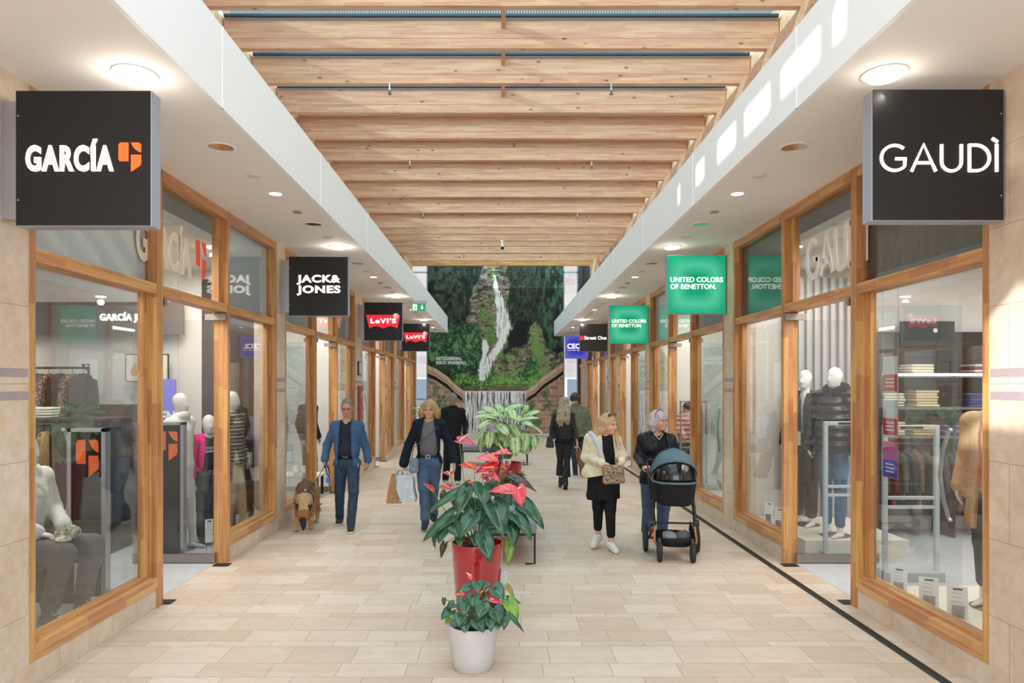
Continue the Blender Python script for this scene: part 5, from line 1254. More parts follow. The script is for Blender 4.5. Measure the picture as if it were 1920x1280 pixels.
for nm, t0, t1, mt, bul in (('hood_window', 4, 38, plain('pram_mesh_window', '101216', .12, 0, 0, 20, 0, 200, .8), 0), ('hood', 38, 84, PG, 1), ('hood_rear_panel', 84, 122, PB, 1)):
    ths = np.radians(np.linspace(t0, t1, 13)); g_ = []
    for k, th in enumerate(ths):
        b = (1 + .025 * abs(math.sin(k / 12 * PI * 3))) if bul else 1.0; g_.append(hood_arc(th, .247 * b, .36 * b, .34 * b, wob=.004 * bul))
    m = MB(); m.grid(g_); m.build(nm, mt, pram, smooth=True, solid=.008)
m = MB(); m.tube([p + Vector((0, -.004, .003)) for p in hood_arc(math.radians(38), .25, .365, .343)], .008, 8, False); m.build('hood_seam', PB, pram)
# the baby's bedding glimpsed behind the window
sd = SDF(.008); sd.ell((.02, .05, .84), (.15, .26, .05), .03); sd.fold = (.01, 40, 2); sd.mesh('blanket', cloth('cream_blanket', 'd8d2c6', 'b9b2a6', 20, .9, fold=1), pram)
for q, nm in ((-1, 'R'), (1, 'L')):
    m = MB(); m.tube([(q * .215, -.13, .36), (q * .225, -.20, .22), (q * .19, -.24, .15)], .014, 10); m.tube([(q * .215, -.13, .36), (q * .235, .12, .21), (q * .245, .20, .155)], .014, 10); m.build('frame_tube', COP, pram, smooth=True)
    m = MB(); m.tube([(q * .22, .02, .62), (q * .225, -.06, .48), (q * .215, -.13, .36)], .02, 10); m.tube([(q * .225, -.05, .45), (q * .245, .2, .78), (q * .245, .42, 1.0)], .013, 10); m.build('side_arm', PBK, pram, smooth=True)
    m = MB(); m.lathe([(0, -.03), (.042, -.028), (.046, 0), (.042, .028), (0, .03)], 18, (q * .235, -.10, .39), Matrix.Rotation(PI / 2, 3, 'Y')); m.build('hub', PBK, pram, smooth=True)
    def wheel(x, y, r, wd):
        m = MB(); MY = Matrix.Rotation(PI / 2, 3, 'Y'); m.lathe([(r - .03, -wd / 2), (r - .006, -wd / 2), (r, -wd / 4), (r, wd / 4), (r - .006, wd / 2), (r - .03, wd / 2)], 32, (x, y, r), MY); o = m.build('wheel', RUB, pram, smooth=True)
        m = MB(); m.lathe([(0, -.02), (.024, -.02), (.024, .02), (0, .02)], 14, (x, y, r), MY)
        for k in range(5):
            a = k * 2 * PI / 5; m.tube([(x, y + math.cos(a) * .02, r + math.sin(a) * .02), (x, y + math.cos(a) * (r - .02), r + math.sin(a) * (r - .02))], .008, 6)
        m.lathe([(r - .034, -wd * .3), (r - .026, -wd * .3), (r - .026, wd * .3), (r - .034, wd * .3)], 28, (x, y, r), MY); m.build('rim', PBK, o, smooth=True)
    wheel(q * .175, -.26, .095, .045); wheel(q * .285, .21, .155, .045)
    m = MB(); m.tube([(q * .175, -.25, .19), (q * .175, -.22, .235)], .026, 10); m.box(q * .175 - .032, q * .175 + .032, -.285, -.235, .095, .2); m.build('fork', PBK, pram, smooth=True)
m = MB(); m.tube([(-.245, .20, .155), (.245, .20, .155)], .014, 8); m.tube([(-.235, -.10, .39), (.235, -.10, .39)], .011, 8); m.build('axle', PBK, pram)
m = MB(); m.tube([(-.245, .42, 1.0), (-.24, .45, 1.02), (.24, .45, 1.02), (.245, .42, 1.0)], .016, 10); m.build('handlebar', plain('brown_leather_grip', '2a2220', .5), pram, smooth=True)
m = MB(); loft(m, [rrect(.34, .42, .155, -.02), rrect(.38, .46, .18, -.02), rrect(.40, .48, .25, -.02)], True); m.v = [v for v in m.v]; m.f.pop()
for q in (-1, 1): m.add([(q * .2, -.2, .25), (q * .2, .2, .25), (q * .215, .2, .36), (q * .215, -.12, .30)], [(0, 1, 2, 3)])
m.build('basket', PB, pram, smooth=True, solid=.006)
for lb, (x, y), col in (('grey soft cloth bundle lying in the basket of the pram, left', (-.06, -.08), '8f8e90'), ('dark grey folded cloth lying in the basket of the pram, right', (.09, -.06), '6a6d72')):
    t = thing('cloth_bundle', lb, 'cloth', tuple(Vector(pram.location) + Vector((x, y, .17))), 0, 'bundles in the pram basket')
    sd = SDF(.008); sd.ell((0, 0, .07), (.075, .09, .06), .02); sd.ell((.03, .04, .06), (.07, .08, .045), .03); sd.fold = (.012, 50, int(x * 100) % 7); sd.mesh('cloth', cloth('bundle_' + col, col, None, 20, .9, fold=1), t)

# --- person in pink padded jacket standing in the shop beyond the pram
loc, P = rig(1286, 13.0)
pk = thing('person', 'person in pink padded jacket and dark cap inside the shop behind the pram', 'person', (loc[0] + .02, loc[1], .004))
J = dict(neck=P(1287, 778), chest=P(1287, 795), waist=P(1287, 815), pelvis=P(1287, 832), shR=P(1272, 786), shL=P(1302, 787), elR=P(1270, 806, -.1), wrR=P(1280, 818, -.25), elL=P(1305, 808, -.03), wrL=P(1300, 822, -.2), hipR=P(1280, 836), hipL=P(1294, 836), knR=P(1280, 866), anR=P(1280, 900), knL=P(1294, 866, .1), anL=P(1294, 898, .1), w=1.05, yaw=-40)
hd = head_frame(P(1287, 767), -70, 5); c, Rm = hd
o = base_body(J, skin('skin_fair', 'd3a288', 'bd7a6c', '3d332d', '9a7a58'), hd, [(J['wrR'], (-.3, -1, 0), (0, 0, -1), dict(curl=.5)), (J['wrL'], (-.4, -1, 0), (0, 0, -1), dict(curl=.5))], h=.01); o.parent = pk
PNK = NT('pink_padded_nylon'); wv = PNK.n('ShaderNodeTexWave', {'Vector': PNK.coords(), 'Scale': 3.6, 'Distortion': 1.2, 'Detail': 2.0}, bands_direction='Z').outputs[0]
PNK.base(PNK.ramp(PNK.noise(PNK.coords(), 12, 3), [(.3, 'd59a93'), (.7, 'edbcb2')])); PNK.set('Roughness', .4); PNK.bump(wv, 1.0, .03)
sd = SDF(.01); torso(sd, J, 1.2, .05)
for q in 'RL': sleeve(sd, J, q, .035)
collar(sd, J['neck'], .075, .03, 0, -.01); sd.cut(P(1287, 829), (0, 0, -1)); sd.mesh('padded_jacket', PNK.m, pk)
sd = SDF(.01); sd.ell(J['pelvis'], (.18, .14, .16), .05); sd.mesh('skirt', cloth('dark_grey_skirt', '4a4648', None, 20, .8), pk)
sd = SDF(.01)
for q in 'RL': leg(sd, J, q, .0)
sd.mesh('leggings', cloth('mauve_leggings', 'a58a8a', None, 20, .8), pk)
for q, e in (('R', P(1277, 908, -.15)), ('L', P(1291, 905, -.05))): shoe('boot', J['an' + q], e, M_BLACK, pk, h=.01)
sd = SDF(.009); rot = np.array(Rm); sd.ell(c + Rm @ Vector((0, .02, .04)), (.092, .11, .10), .02, rot); sd.ell(c + Rm @ Vector((0, .06, -.06)), (.08, .06, .09), .03, rot); sd.ell(c + Rm @ Vector((0, -.11, -.05)), (.07, .085, .10), .01, rot, sub=True); sd.mesh('hair', hair_mat('black_hair', '2e2624', '141010', .4), pk)

# --- man sitting on the far bench
loc, P = rig(928, 16.4)
sm = thing('person', 'seated person in pale lilac shirt and jeans, mostly hidden behind the tall potted plant', 'person', loc)
W = lambda x, y, z: Vector((x, y, z))
J = dict(neck=W(0, .1, 1.16), chest=W(0, .12, .96), waist=W(0, .14, .72), pelvis=W(0, .14, .56), shR=W(-.19, .1, 1.08), shL=W(.19, .1, 1.08), elR=W(-.26, .02, .82), wrR=W(-.10, -.22, .68), elL=W(.26, .02, .82), wrL=W(.10, -.22, .68), hipR=W(-.1, .1, .53), hipL=W(.1, .1, .53), knR=W(-.15, -.36, .53), anR=W(-.14, -.36, .10), knL=W(.15, -.36, .53), anL=W(.14, -.34, .10), w=1.1)
hd = head_frame(W(0, .05, 1.29), 10, 10); c, Rm = hd
o = base_body(J, skin('skin_tanned', 'c48f77'), hd, [(J['wrR'], (.6, -.6, -.2), (0, 0, -1), dict(curl=.5)), (J['wrL'], (-.6, -.6, -.2), (0, 0, -1), dict(curl=.5))], h=.01); o.parent = sm
sd = SDF(.01); torso(sd, J, 1.1, .02, belly=.06)
for q in 'RL': sleeve(sd, J, q, .02, to=.05)
sd.mesh('shirt', cloth('lilac_shirt', 'd6c8da', 'c3b3c9', 20, .85, fold=.6), sm)
sd = SDF(.01); sd.ell(J['pelvis'], (.19, .16, .12), .05)
for q in 'RL': leg(sd, J, q, .012, r=(.095, .075, .066, .058))
sd.mesh('jeans', DENIM2, sm)
for q, x in (('R', -.15), ('L', .15)): shoe('shoe', J['an' + q], W(x, -.52, .036), M_BLACK, sm, h=.01)
sd = SDF(.009); rot = np.array(Rm); sd.ell(c + Rm @ Vector((0, .02, .036)), (.078, .097, .10), .02, rot); sd.ell(c + Rm @ Vector((0, -.10, -.035)), (.082, .088, .108), .01, rot, sub=True); sd.mesh('hair', HG, sm)
# ------------------------------------------------------------------ plants
class Leaves:
    def __init__(s): s.v = []; s.f = []; s.uv = []
    HEART = [(0, 1), (.09, .9), (.2, .74), (.31, .55), (.40, .34), (.445, .14), (.43, -.05), (.36, -.20), (.25, -.27), (.13, -.22), (.04, -.08)]
    OVAL = [(0, 1), (.07, .93), (.17, .8), (.27, .62), (.33, .42), (.33, .24), (.26, .1), (.13, .02), (.02, 0)]
    def leaf(s, a, tip, width, nrm, shape='HEART', droop=.12, cup=.18, wave=.02, seed=0):
        a = Vector(a); tip = Vector(tip); d = tip - a; L = d.length / 1.0; d.normalize(); n = Vector(nrm); n = (n - d * n.dot(d)).normalized(); x = d.cross(n)
        out = getattr(s, shape); full = out + [(-p, q) for p, q in reversed(out[1:])]
        base = len(s.v); K = len(full); rings = (.0, .34, .68, 1.0); c0 = (0, .0) if shape == 'HEART' else (0, .3)
        wx = width / (.89 if shape == 'HEART' else .66)
        for r in rings:
            for i, (p, q) in enumerate(full):
                u = c0[0] + (p - c0[0]) * r; v = c0[1] + (q - c0[1]) * r
                px = u * wx; h = cup * abs(px) - droop * L * (v ** 2 if v > 0 else .4 * v * v) * 1.0 + droop * L * max(v, 0) * .9 + wave * L * math.sin(7 * v + 3 * (u > 0) + seed) * abs(u) * 2
                s.v.append(a + x * px + d * (v * L) + n * h); s.uv.append((u, v))
        for k in range(len(rings) - 1):
            for i in range(K):
                j = (i + 1) % K
                if shape == 'HEART' and i == K - 1 and False: continue
                s.f.append((base + k * K + i, base + (k + 1) * K + i, base + (k + 1) * K + j, base + k * K + j) if k else (base + i, base + K + i, base + K + j))
    def build(s, name, mat, par, th=.0015):
        me = bpy.data.meshes.new(name); me.from_pydata([tuple(v) for v in s.v], [], s.f); uv = me.uv_layers.new(name='leaf')
        li = np.zeros(len(me.loops), np.int32); me.loops.foreach_get('vertex_index', li); uv.data.foreach_set('uv', np.array(s.uv, np.float32)[li].ravel()); me.shade_smooth()
        o = link(name, me, mat, par); m = o.modifiers.new('t', 'SOLIDIFY'); m.thickness = th; m.offset = 0; return o
def leaf_mat(name, a, b, vein, rough=.32, kind='heart', pale=None):
    t = NT(name); uv = t.n('ShaderNodeUVMap', uv_map='leaf').outputs[0]; sp = t.n('ShaderNodeSeparateXYZ', {0: uv}); u, v = sp.outputs[0], sp.outputs[1]
    au = t.math('ABSOLUTE', u); tc = t.coords()
    c = t.ramp(t.noise(tc, 14, 3), [(.35, b), (.65, a)])
    lat = t.math('FRACT', t.math('MULTIPLY', t.math('SUBTRACT', v, t.math('MULTIPLY', au, .9)), 8.0))
    lv = t.n('ShaderNodeMapRange', {0: t.math('ABSOLUTE', t.math('SUBTRACT', lat, .5)), 1: .02, 2: .10, 3: .55, 4: 0.0}).outputs[0]
    mid = t.n('ShaderNodeMapRange', {0: au, 1: .008, 2: .022, 3: 1.0, 4: 0.0}).outputs[0]
    if pale:
        ed = t.math('ADD', t.math('MULTIPLY', au, 2.6), t.math('MULTIPLY', t.noise(tc, 40, 3), .7)); c = t.mix(t.n('ShaderNodeMapRange', {0: ed, 1: .62, 2: 1.05, 3: .85, 4: 0.0}).outputs[0], c, lin(pale)); k = t.math('MULTIPLY', lv, 1.1)
    else: k = t.math('MULTIPLY', lv, .2)
    c = t.mix(t.math('MINIMUM', t.math('MAXIMUM', k, mid), 1.0), c, lin(vein)); t.base(c); t.set('Roughness', rough); t.set('Coat Weight', .25); t.set('Coat Roughness', .15)
    t.bump(lv, -.2, .004); return t.m
M_ANTH = leaf_mat('anthurium_leaf', '2f6243', '183c28', '5f8d64'); M_ANTHY = leaf_mat('fresh_green_leaf', '7fa83a', '5f8f33', 'a9c46a'); M_ANTHD = leaf_mat('dark_old_leaf', '3a3a30', '4d3434', '6a6a55')
M_DIEF = leaf_mat('variegated_leaf', '5c8f3c', '35692c', '3f7334', .35, 'oval', 'd3e2a4')
M_SOIL = plain('dark_potting_soil', '2b211b', .95, 0, .4, 60, .8, 90)
M_STEM = plain('green_stalk', '6d8a4c', .5)
SPATHE = {k: leaf_mat('spathe_' + k, a, b, c_, .22) for k, a, b, c_ in (('red', 'd8303c', 'b91f2e', 'e8606a'), ('pink', 'ee5f72', 'd9465f', 'f48a98'), ('magenta', 'c63a62', 'a92c52', 'd8668a'))}
def pot(t, prof, mat, n=48, soil_r=.9, name='pot'):
    m = MB(); r1, z1 = prof[-1]; m.lathe(prof + [(r1 - .012, z1 - .002), (r1 - .018, z1 - .06), (0, z1 - .06)], n); m.build(name, mat, t, smooth=True)
    m = MB(); m.lathe([(r1 - .019, z1 - .058), (r1 * .5, z1 - .03), (0, z1 - .025)], 24); m.build('soil', M_SOIL, t, smooth=True); return z1
def anthurium(t, P, sc_, ox, oy, leaves, flowers, top, mats_):
    L = {}; stems = MB()
    rr = random.Random(5)
    for i, (ax, ay, tx, ty, wd, d0, d1, *kind) in enumerate(leaves):
        kd = kind[0] if kind else 'a'; a = P(ox + ax / sc_, oy + ay / sc_, d0); tp = P(ox + tx / sc_, oy + ty / sc_, d1)
        if (tp - a).length < .04: tp = a + (tp - a).normalized() * .05
        wm = wd / sc_ * (5.2 / F) * 1.06; d = (tp - a); n = Vector((a.x * 1.2 + (tp.x - a.x) * .2, -.75, .75))
        L.setdefault(kd, Leaves()).leaf(a, tp, wm, n, 'HEART', .22 + .1 * rr.random(), .25, .03, i)
        b = Vector((a.x * .12, a.y * .2 + .02, top - .03)); mid = (a + b) / 2 + Vector((a.x * .12, .02, .06)); stems.tube([b, mid, a], .0035, 6)
    for kd, lv in L.items(): lv.build('foliage', mats_[kd], t)
    stems.build('stalks', M_STEM, t)
    for i, (cx, cy, wd, yaw, tilt, d0, colr, sx, sy) in enumerate(flowers):
        c = P(ox + cx / sc_, oy + cy / sc_, d0); wm = wd / sc_ * (5.2 / F)
        # spathe lies across the view at its own tilt; the spadix rises from its base
        ya = math.radians(yaw); ti = math.radians(tilt); d = Vector((math.cos(ya) * math.cos(ti) , -math.sin(ya) * math.cos(ti), -math.sin(ti)))
        n = Vector((-.0, -.5, 1)) if abs(tilt) < 60 else Vector((0, -1, .25))
        base = c - d * wm * .42; lf = Leaves(); lf.leaf(base, base + d * wm * .95, wm * .8, n, 'HEART', .12, .3, .03, i)
        fo = lf.build('flower', SPATHE[colr], t); sp = P(ox + sx / sc_, oy + sy / sc_, d0 - .01); dirn = (sp - base); ln = min(max(dirn.length, .03), .075); dirn.normalize()
        m = MB(); m.tube([base, base + dirn * ln * .6, base + dirn * ln * 1.25], [.0055, .0055, .003], 8); m.build('spadix', plain('yellow_spadix', 'eab34a', .6) if i % 3 else plain('cream_spadix', 'efe0b0', .6), fo, smooth=True)
        b = Vector((base.x * .25, base.y * .3, top)); m = MB(); m.tube([b, (b + base) / 2 + Vector((base.x * .08, .015, .03)), base], .003, 6); m.build('flower_stalk', M_STEM, fo)
# grey-white pot, nearest
loc, P = rig(886, 4.62)
t = thing('potted_anthurium', 'small anthurium with few red flowers in round pale grey pot, nearest plant', 'plant', loc)
pz = pot(t, [(.125, 0), (.132, .008), (.150, .10), (.163, .2), (.170, .285), (.168, .298)], plain('pale_grey_pot', 'c9c9c8', .55, 0, .03, 8))
anthurium(t, P, 4.571, 800, 1000, [
 (430, 425, 440, 515, 90, -.02, -.10), (505, 425, 480, 495, 75, .02, -.05), (375, 455, 245, 510, 62, .0, -.03), (575, 470, 665, 570, 130, .0, -.06), (400, 530, 395, 632, 100, -.08, -.13), (325, 570, 322, 722, 105, -.08, -.14),
 (480, 610, 440, 738, 115, -.12, -.17), (470, 545, 535, 570, 80, -.05, -.08), (580, 650, 632, 780, 125, -.10, -.15), (700, 590, 780, 762, 115, -.02, -.06, 'g'), (640, 640, 842, 850, 46, -.05, -.10), (205, 665, 123, 738, 92, -.02, -.08), (290, 705, 272, 802, 95, -.12, -.18),
 (330, 780, 325, 852, 80, -.15, -.19), (430, 745, 492, 848, 115, -.15, -.19), (540, 710, 552, 845, 85, -.13, -.18), (600, 755, 612, 825, 80, -.12, -.16), (672, 690, 660, 830, 80, -.08, -.13), (700, 560, 812, 602, 52, .05, .05), (690, 455, 752, 556, 48, .06, .04, 'o'),
 (235, 605, 168, 645, 72, .0, -.02), (150, 560, 148, 610, 34, .0, .0), (640, 690, 700, 760, 70, .0, -.03), (200, 730, 158, 782, 60, .02, .0, 'g'), (380, 640, 420, 700, 80, -.05, -.12), (350, 600, 480, 600, 80, .05, .02), (560, 560, 620, 680, 90, .03, .0)],
 [(378, 378, 44, 0, 70, .0, 'pink', 355, 345), (280, 521, 66, 180, 5, -.04, 'pink', 300, 505), (462, 532, 44, 0, 80, -.06, 'red', 470, 500), (590, 578, 105, 10, 20, -.05, 'pink', 560, 560), (515, 515, 45, 0, 70, -.03, 'red', 520, 480)], pz, {'a': M_ANTH, 'g': M_ANTHY, 'o': leaf_mat('yellowing_leaf', '9b8a3a', '7c6a32', 'b5a55a')})
# tall red pot
loc, P = rig(895, 5.45)
t = thing('potted_anthurium', 'large anthurium with red and pink flowers in tall glossy red pot', 'plant', loc)
M_REDP = plain('glossy_red_lacquer', 'a81e2c', .12, 0, 0, 20, 0, 200, .6, .8)
pz = pot(t, [(.150, 0), (.156, .01), (.178, .25), (.198, .5), (.208, .645), (.206, .658)], M_REDP, 56)
G = 'g'
anthurium(t, P, 4.267, 780, 760, [
 (545, 650, 545, 800, 180, -.05, -.16), (625, 790, 700, 1050, 200, -.12, -.27), (455, 880, 352, 1062, 150, -.15, -.27), (535, 1050, 597, 1262, 150, -.2, -.30), (480, 1050, 470, 1130, 90, -.2, -.26), (350, 700, 85, 870, 100, -.03, -.12), (290, 885, 50, 1090, 130, -.08, -.16),
 (250, 960, 178, 1105, 130, -.1, -.18), (845, 790, 1030, 992, 160, -.02, -.08), (800, 880, 930, 1088, 140, -.1, -.18), (760, 930, 785, 1142, 130, -.1, -.2), (775, 575, 970, 692, 78, .05, .02, 'o'), (400, 690, 330, 885, 130, -.08, -.18), (700, 730, 770, 800, 120, .0, -.05),
 (745, 1105, 735, 1285, 84, .02, -.02, G), (355, 1050, 350, 1135, 80, -.15, -.2), (230, 1110, 200, 1225, 62, -.05, -.06, 'o'), (150, 1040, 150, 1140, 46, -.02, -.02), (440, 640, 350, 700, 110, .05, .0), (590, 620, 640, 690, 110, .08, .03), (870, 830, 960, 915, 90, .03, .0, G), (240, 700, 200, 780, 90, .06, .04),
 (300, 960, 340, 1060, 110, -.15, -.22), (600, 950, 540, 1030, 120, -.1, -.18), (680, 900, 720, 1010, 120, .0, -.05), (420, 780, 480, 900, 130, .02, -.04), (560, 850, 500, 960, 140, .0, -.05), (330, 700, 300, 820, 70, .06, .05), (520, 760, 600, 900, 150, .05, .0), (650, 700, 740, 830, 110, .08, .04), (380, 900, 300, 1010, 110, .0, -.06)],
 [(405, 300, 155, 8, 14, .05, 'magenta', 410, 230), (560, 428, 165, 175, -4, .0, 'pink', 572, 375), (410, 487, 140, 172, -12, .0, 'red', 390, 452), (243, 546, 80, 170, -18, .0, 'red', 255, 530), (102, 660, 125, 140, -38, -.05, 'red', 60, 620), (225, 658, 105, 175, -2, .0, 'magenta', 208, 622), (660, 385, 120, 200, 10, .05, 'pink', 672, 320), (735, 382, 90, -10, 12, .04, 'pink', 690, 340),
  (555, 515, 185, 190, 18, -.05, 'red', 505, 500), (625, 575, 110, 20, 30, -.06, 'pink', 600, 540), (560, 590, 80, 0, 40, -.05, 'magenta', 550, 560), (675, 685, 180, 178, 2, -.12, 'pink', 675, 640), (830, 730, 160, 0, 78, -.10, 'pink', 833, 655), (710, 502, 50, 10, 40, .05, 'pink', 700, 480), (445, 622, 55, 0, 20, .0, 'red', 440, 610)], pz, {'a': M_ANTH, 'g': M_ANTHY, 'o': M_ANTHD})
m = MB(); m.box(.21, .235, -.05, .0, .30, .44); m.build('plant_label', plain('patterned_label', 'c9d4dc', .5, 0, .4, 80), t)
# variegated plant in the farther red pot
def dief(t, P, sc_, ox, oy, lv, top, Yd):
    L = Leaves(); st = MB()
    for i, (ax, ay, tx, ty, wd, d0, d1) in enumerate(lv):
        a = P(ox + ax / sc_, oy + ay / sc_, d0); tp = P(ox + tx / sc_, oy + ty / sc_, d1); n = Vector((a.x, -.6, 1.0))
        L.leaf(a, tp, wd / sc_ * Yd / F * 1.0, n, 'OVAL', .28, .18, .02, i); b = Vector((a.x * .12, a.y * .1, top)); st.tube([b, (a + b) / 2 + Vector((0, .0, .06)), a], .006, 6)
    L.build('foliage', M_DIEF, t); st.build('stems', M_STEM, t)
loc, P = rig(951, 9.7)
t = thing('potted_dieffenbachia', 'tall bushy plant with pale variegated leaves in glossy red pot beyond the bench', 'plant', loc)
pz = pot(t, [(.150, 0), (.156, .01), (.178, .3), (.195, .6), (.205, .80), (.203, .815)], M_REDP, 40)
dief(t, P, 4.267, 780, 760, [(660, 85, 445, 100, 75, -.1, -.2), (650, 70, 525, 10, 95, .0, .05), (640, 115, 478, 190, 90, -.2, -.35), (645, 145, 745, 240, 110, -.25, -.4), (600, 200, 580, 350, 105, -.25, -.35), (665, 200, 700, 290, 80, -.1, -.2), (760, 150, 835, 265, 95, -.2, -.3), (790, 250, 800, 408, 115, -.3, -.4),
 (735, 245, 715, 345, 85, -.15, -.2), (870, 220, 855, 385, 115, -.2, -.3), (920, 225, 955, 350, 95, -.1, -.2), (850, 105, 1000, 42, 85, .0, -.05), (840, 115, 988, 102, 66, -.1, -.15), (850, 140, 935, 165, 85, -.25, -.35), (900, 155, 1025, 235, 62, -.05, -.1), (720, 70, 860, 125, 115, -.2, -.3), (530, 255, 518, 385, 56, .0, .0),
 (560, 190, 448, 275, 56, .05, .05), (700, 50, 860, -10, 90, .1, .15), (690, 60, 640, -15, 90, .1, .2), (720, 110, 620, 60, 100, -.2, -.3), (760, 40, 790, 120, 100, -.15, -.3), (680, 130, 560, 90, 80, -.15, -.3), (820, 180, 770, 260, 90, -.1, -.2), (860, 60, 900, -5, 70, .1, .1), (640, 240, 660, 330, 80, .0, -.05), (900, 300, 880, 400, 70, .0, -.05), (600, 60, 470, 60, 70, .15, .2), (820, 90, 950, 190, 90, .1, .05)], pz + .05, 9.5)
for x in (-.06, .02):
    m = MB(); m.box(x, x + .03, -.12, -.115, pz - .03, pz + .06); m.build('plant_label', plain('white_plant_label', 'eeeeea', .5), t)
# smaller plants
def bush_plant(name, lb, base, r, top, kind, nl, seed, potp, potm, flowers=0, spread=.5):
    t = thing(name, lb, 'plant', base); rr = random.Random(seed); pz = pot(t, potp, potm, 32); L = Leaves(); st = MB()
    for i in range(nl):
        az = i * 2.4; e = rr.random(); h = pz + (top - pz) * (.25 + .7 * e); rad = r * (.25 + .55 * (1 - e * .6)); a = Vector((math.cos(az) * rad * .6, math.sin(az) * rad * .6, h)); tp = a + Vector((math.cos(az) * r * spread, math.sin(az) * r * spread, -r * .25 * rr.random() + .04))
        L.leaf(a, tp, (tp - a).length * (.5 if kind == 'OVAL' else .85), (math.cos(az) * .4, math.sin(az) * .4, 1), kind, .3, .2, .02, i); st.tube([(0, 0, pz - .03), (a.x * .5, a.y * .5, (pz + h) / 2 + .03), tuple(a)], .004, 5)
    L.build('foliage', M_DIEF if kind == 'OVAL' else M_ANTH, t); st.build('stems', M_STEM, t)
    for i in range(flowers):
        az = rr.random() * 6.3; q = Leaves(); a = Vector((math.cos(az) * r * .5, math.sin(az) * r * .5, top * (.9 + .12 * rr.random()))); q.leaf(a, a + Vector((math.cos(az) * .06, math.sin(az) * .06, .01)), .055, (0, -.4, 1)); q.build('flower', SPATHE['red' if i % 2 else 'pink'], t)
    return t
bush_plant('potted_anthurium', 'low leafy plant with small red flowers behind the end of the grey bench', ((962 - U0) * 9.1 / F, 9.1, 0), .24, .74, 'HEART', 34, 3, [(.12, 0), (.125, .01), (.15, .4), (.155, .42)], M_REDP, 9)
bush_plant('potted_dieffenbachia', 'distant leafy variegated plant at the far left beside the end glazing', ((790 - U0) * 22.5 / F, 22.5, 0), .5, 1.5, 'OVAL', 36, 8, [(.18, 0), (.19, .01), (.22, .6), (.225, .62)], M_REDP)
# benches
def bench(lb, x0, x1, y0, y1, base):
    t = thing('bench', lb, 'bench', base); M_UP = cloth('grey_bench_upholstery', '8b8f93', '7c8084', 60, .8)
    m = MB(); m.box(x0, x1, y0, y1, .335, .46); m.build('seat', M_UP, t, bevel=.025)
    m = MB(); m.box(x0 + .01, x1 - .01, y0 + .01, y1 - .01, .315, .335); m.build('frame', M_DARK, t)
    for x, sg in ((x0 + .02, 1), (x1 - .02, -1)):
        for y in (y0 + .06, y1 - .06):
            m = MB(); m.tube([(x, y, .33), (x, y, .011), (x + sg * .10, y, .011)], .011, 8); m.build('leg', M_DARK, t)
    return t
bench('grey upholstered bench with thin black legs behind the large red-flowered plant', -.27, .375, 7.2 - 8, 8.75 - 8, (0, 8, 0))
bench('far bench with the seated person, hidden behind the tall variegated plant', -.8, .8, -.3, .3, ((928 - U0) * 16.4 / F, 16.58, 0))

# ------------------------------------------------------------------ mannequins
M_MANB = plain('putty_mannequin', 'd2cac0', .45); M_MANW = plain('white_mannequin', 'efedeb', .22)
def mjoints(k=1.0, arms='down', legs='stand'):
    W = lambda x, y, z: Vector((x * k, y * k, z * k))
    J = dict(neck=W(0, .0, 1.50), chest=W(0, 0, 1.32), waist=W(0, 0, 1.10), pelvis=W(0, 0, .96), shR=W(-.165, 0, 1.44), shL=W(.165, 0, 1.44), elR=W(-.225, .04, 1.17), wrR=W(-.235, -.05, .93), elL=W(.225, .04, 1.17), wrL=W(.235, -.05, .93),
             hipR=W(-.08, 0, .93), hipL=W(.08, 0, .93), knR=W(-.085, -.02, .51), anR=W(-.09, .02, .09), knL=W(.085, -.05, .51), anL=W(.10, -.08, .09), w=.9 * k)
    return J
def mannequin(lb, loc, rz, k, mat, J=None, feet=True, h=.009, yaw=0, hands=True, arms=True, base=True, headk=.95):
    t = thing('mannequin', lb, 'mannequin', loc, rz); J = J or mjoints(k); sd = SDF(h); c, Rm = head_frame(J['neck'] + Vector((0, -.01, .155 * k)), yaw, 0); head(sd, c, Rm, headk, False, egg=True)
    sd.cap(c + Rm @ Vector((0, .02, -.05)), J['neck'] + Vector((0, .0, -.03)), .045, .056, .03); torso(sd, J, .86, -.02)
    for q in 'RL':
        if arms: sleeve(sd, J, q, -.010, r=(.046, .04, .037, .028))
        leg(sd, J, q, -.016)
        if feet:
            a = J['an' + q]; sd.cap(a, Vector((a.x, a.y + .01, .035)), .030, .034, .02); sd.cap(Vector((a.x, a.y + .01, .035)), Vector((a.x, a.y - .15, .022)), .034, .020, .02, sc_=(1, 1, .8))
        if hands and arms:
            hand(sd, J['wr' + q], (J['wr' + q] - J['el' + q]) * .4 + Vector((0, -.05, -.15)), (1 if q == 'R' else -1, 0, 0), dict(curl=.35)['curl'], -1 if q == 'R' else 1, .95)
    sd.mesh('body', mat, t)
    if base:
        m = MB(); m.lathe([(0, 0), (.17, 0), (.17, .006), (0, .008)], 32); m.build('base_plate', M_STEEL, t, smooth=True)
    return t, J, (c, Rm)
FL = .004
# left shop: putty-coloured figure in a long off-white cape coat
t, J, hd = mannequin('bald mannequin in long off-white cape coat just inside the left shop door', (-3.73, 7.93, FL), math.radians(80), 1.02, M_MANB)
sd = SDF(.009); torso(sd, J, 1.0, .02); sd.cap(J['chest'], Vector((0, .0, .66)), .14, .18, .06, sc_=(1.1, .68, 1))
for q in 'RL': sd.cap(J['sh' + q], J['el' + q], .055, .06, .04); sd.cap(J['el' + q], (J['el' + q] + J['wr' + q]) / 2, .06, .06, .04)
collar(sd, J['neck'] + Vector((0, 0, .0)), .085, .03, 0, -.03); neckhole(sd, J, .065); sd.fold = (.004, 22, 3, (1, 1, .2)); sd.cut((0, 0, .60), (0, 0, -1)); sd.mesh('cape_coat', cloth('off_white_boucle', 'ece7de', 'ded8cc', 140, .95, .6), t)
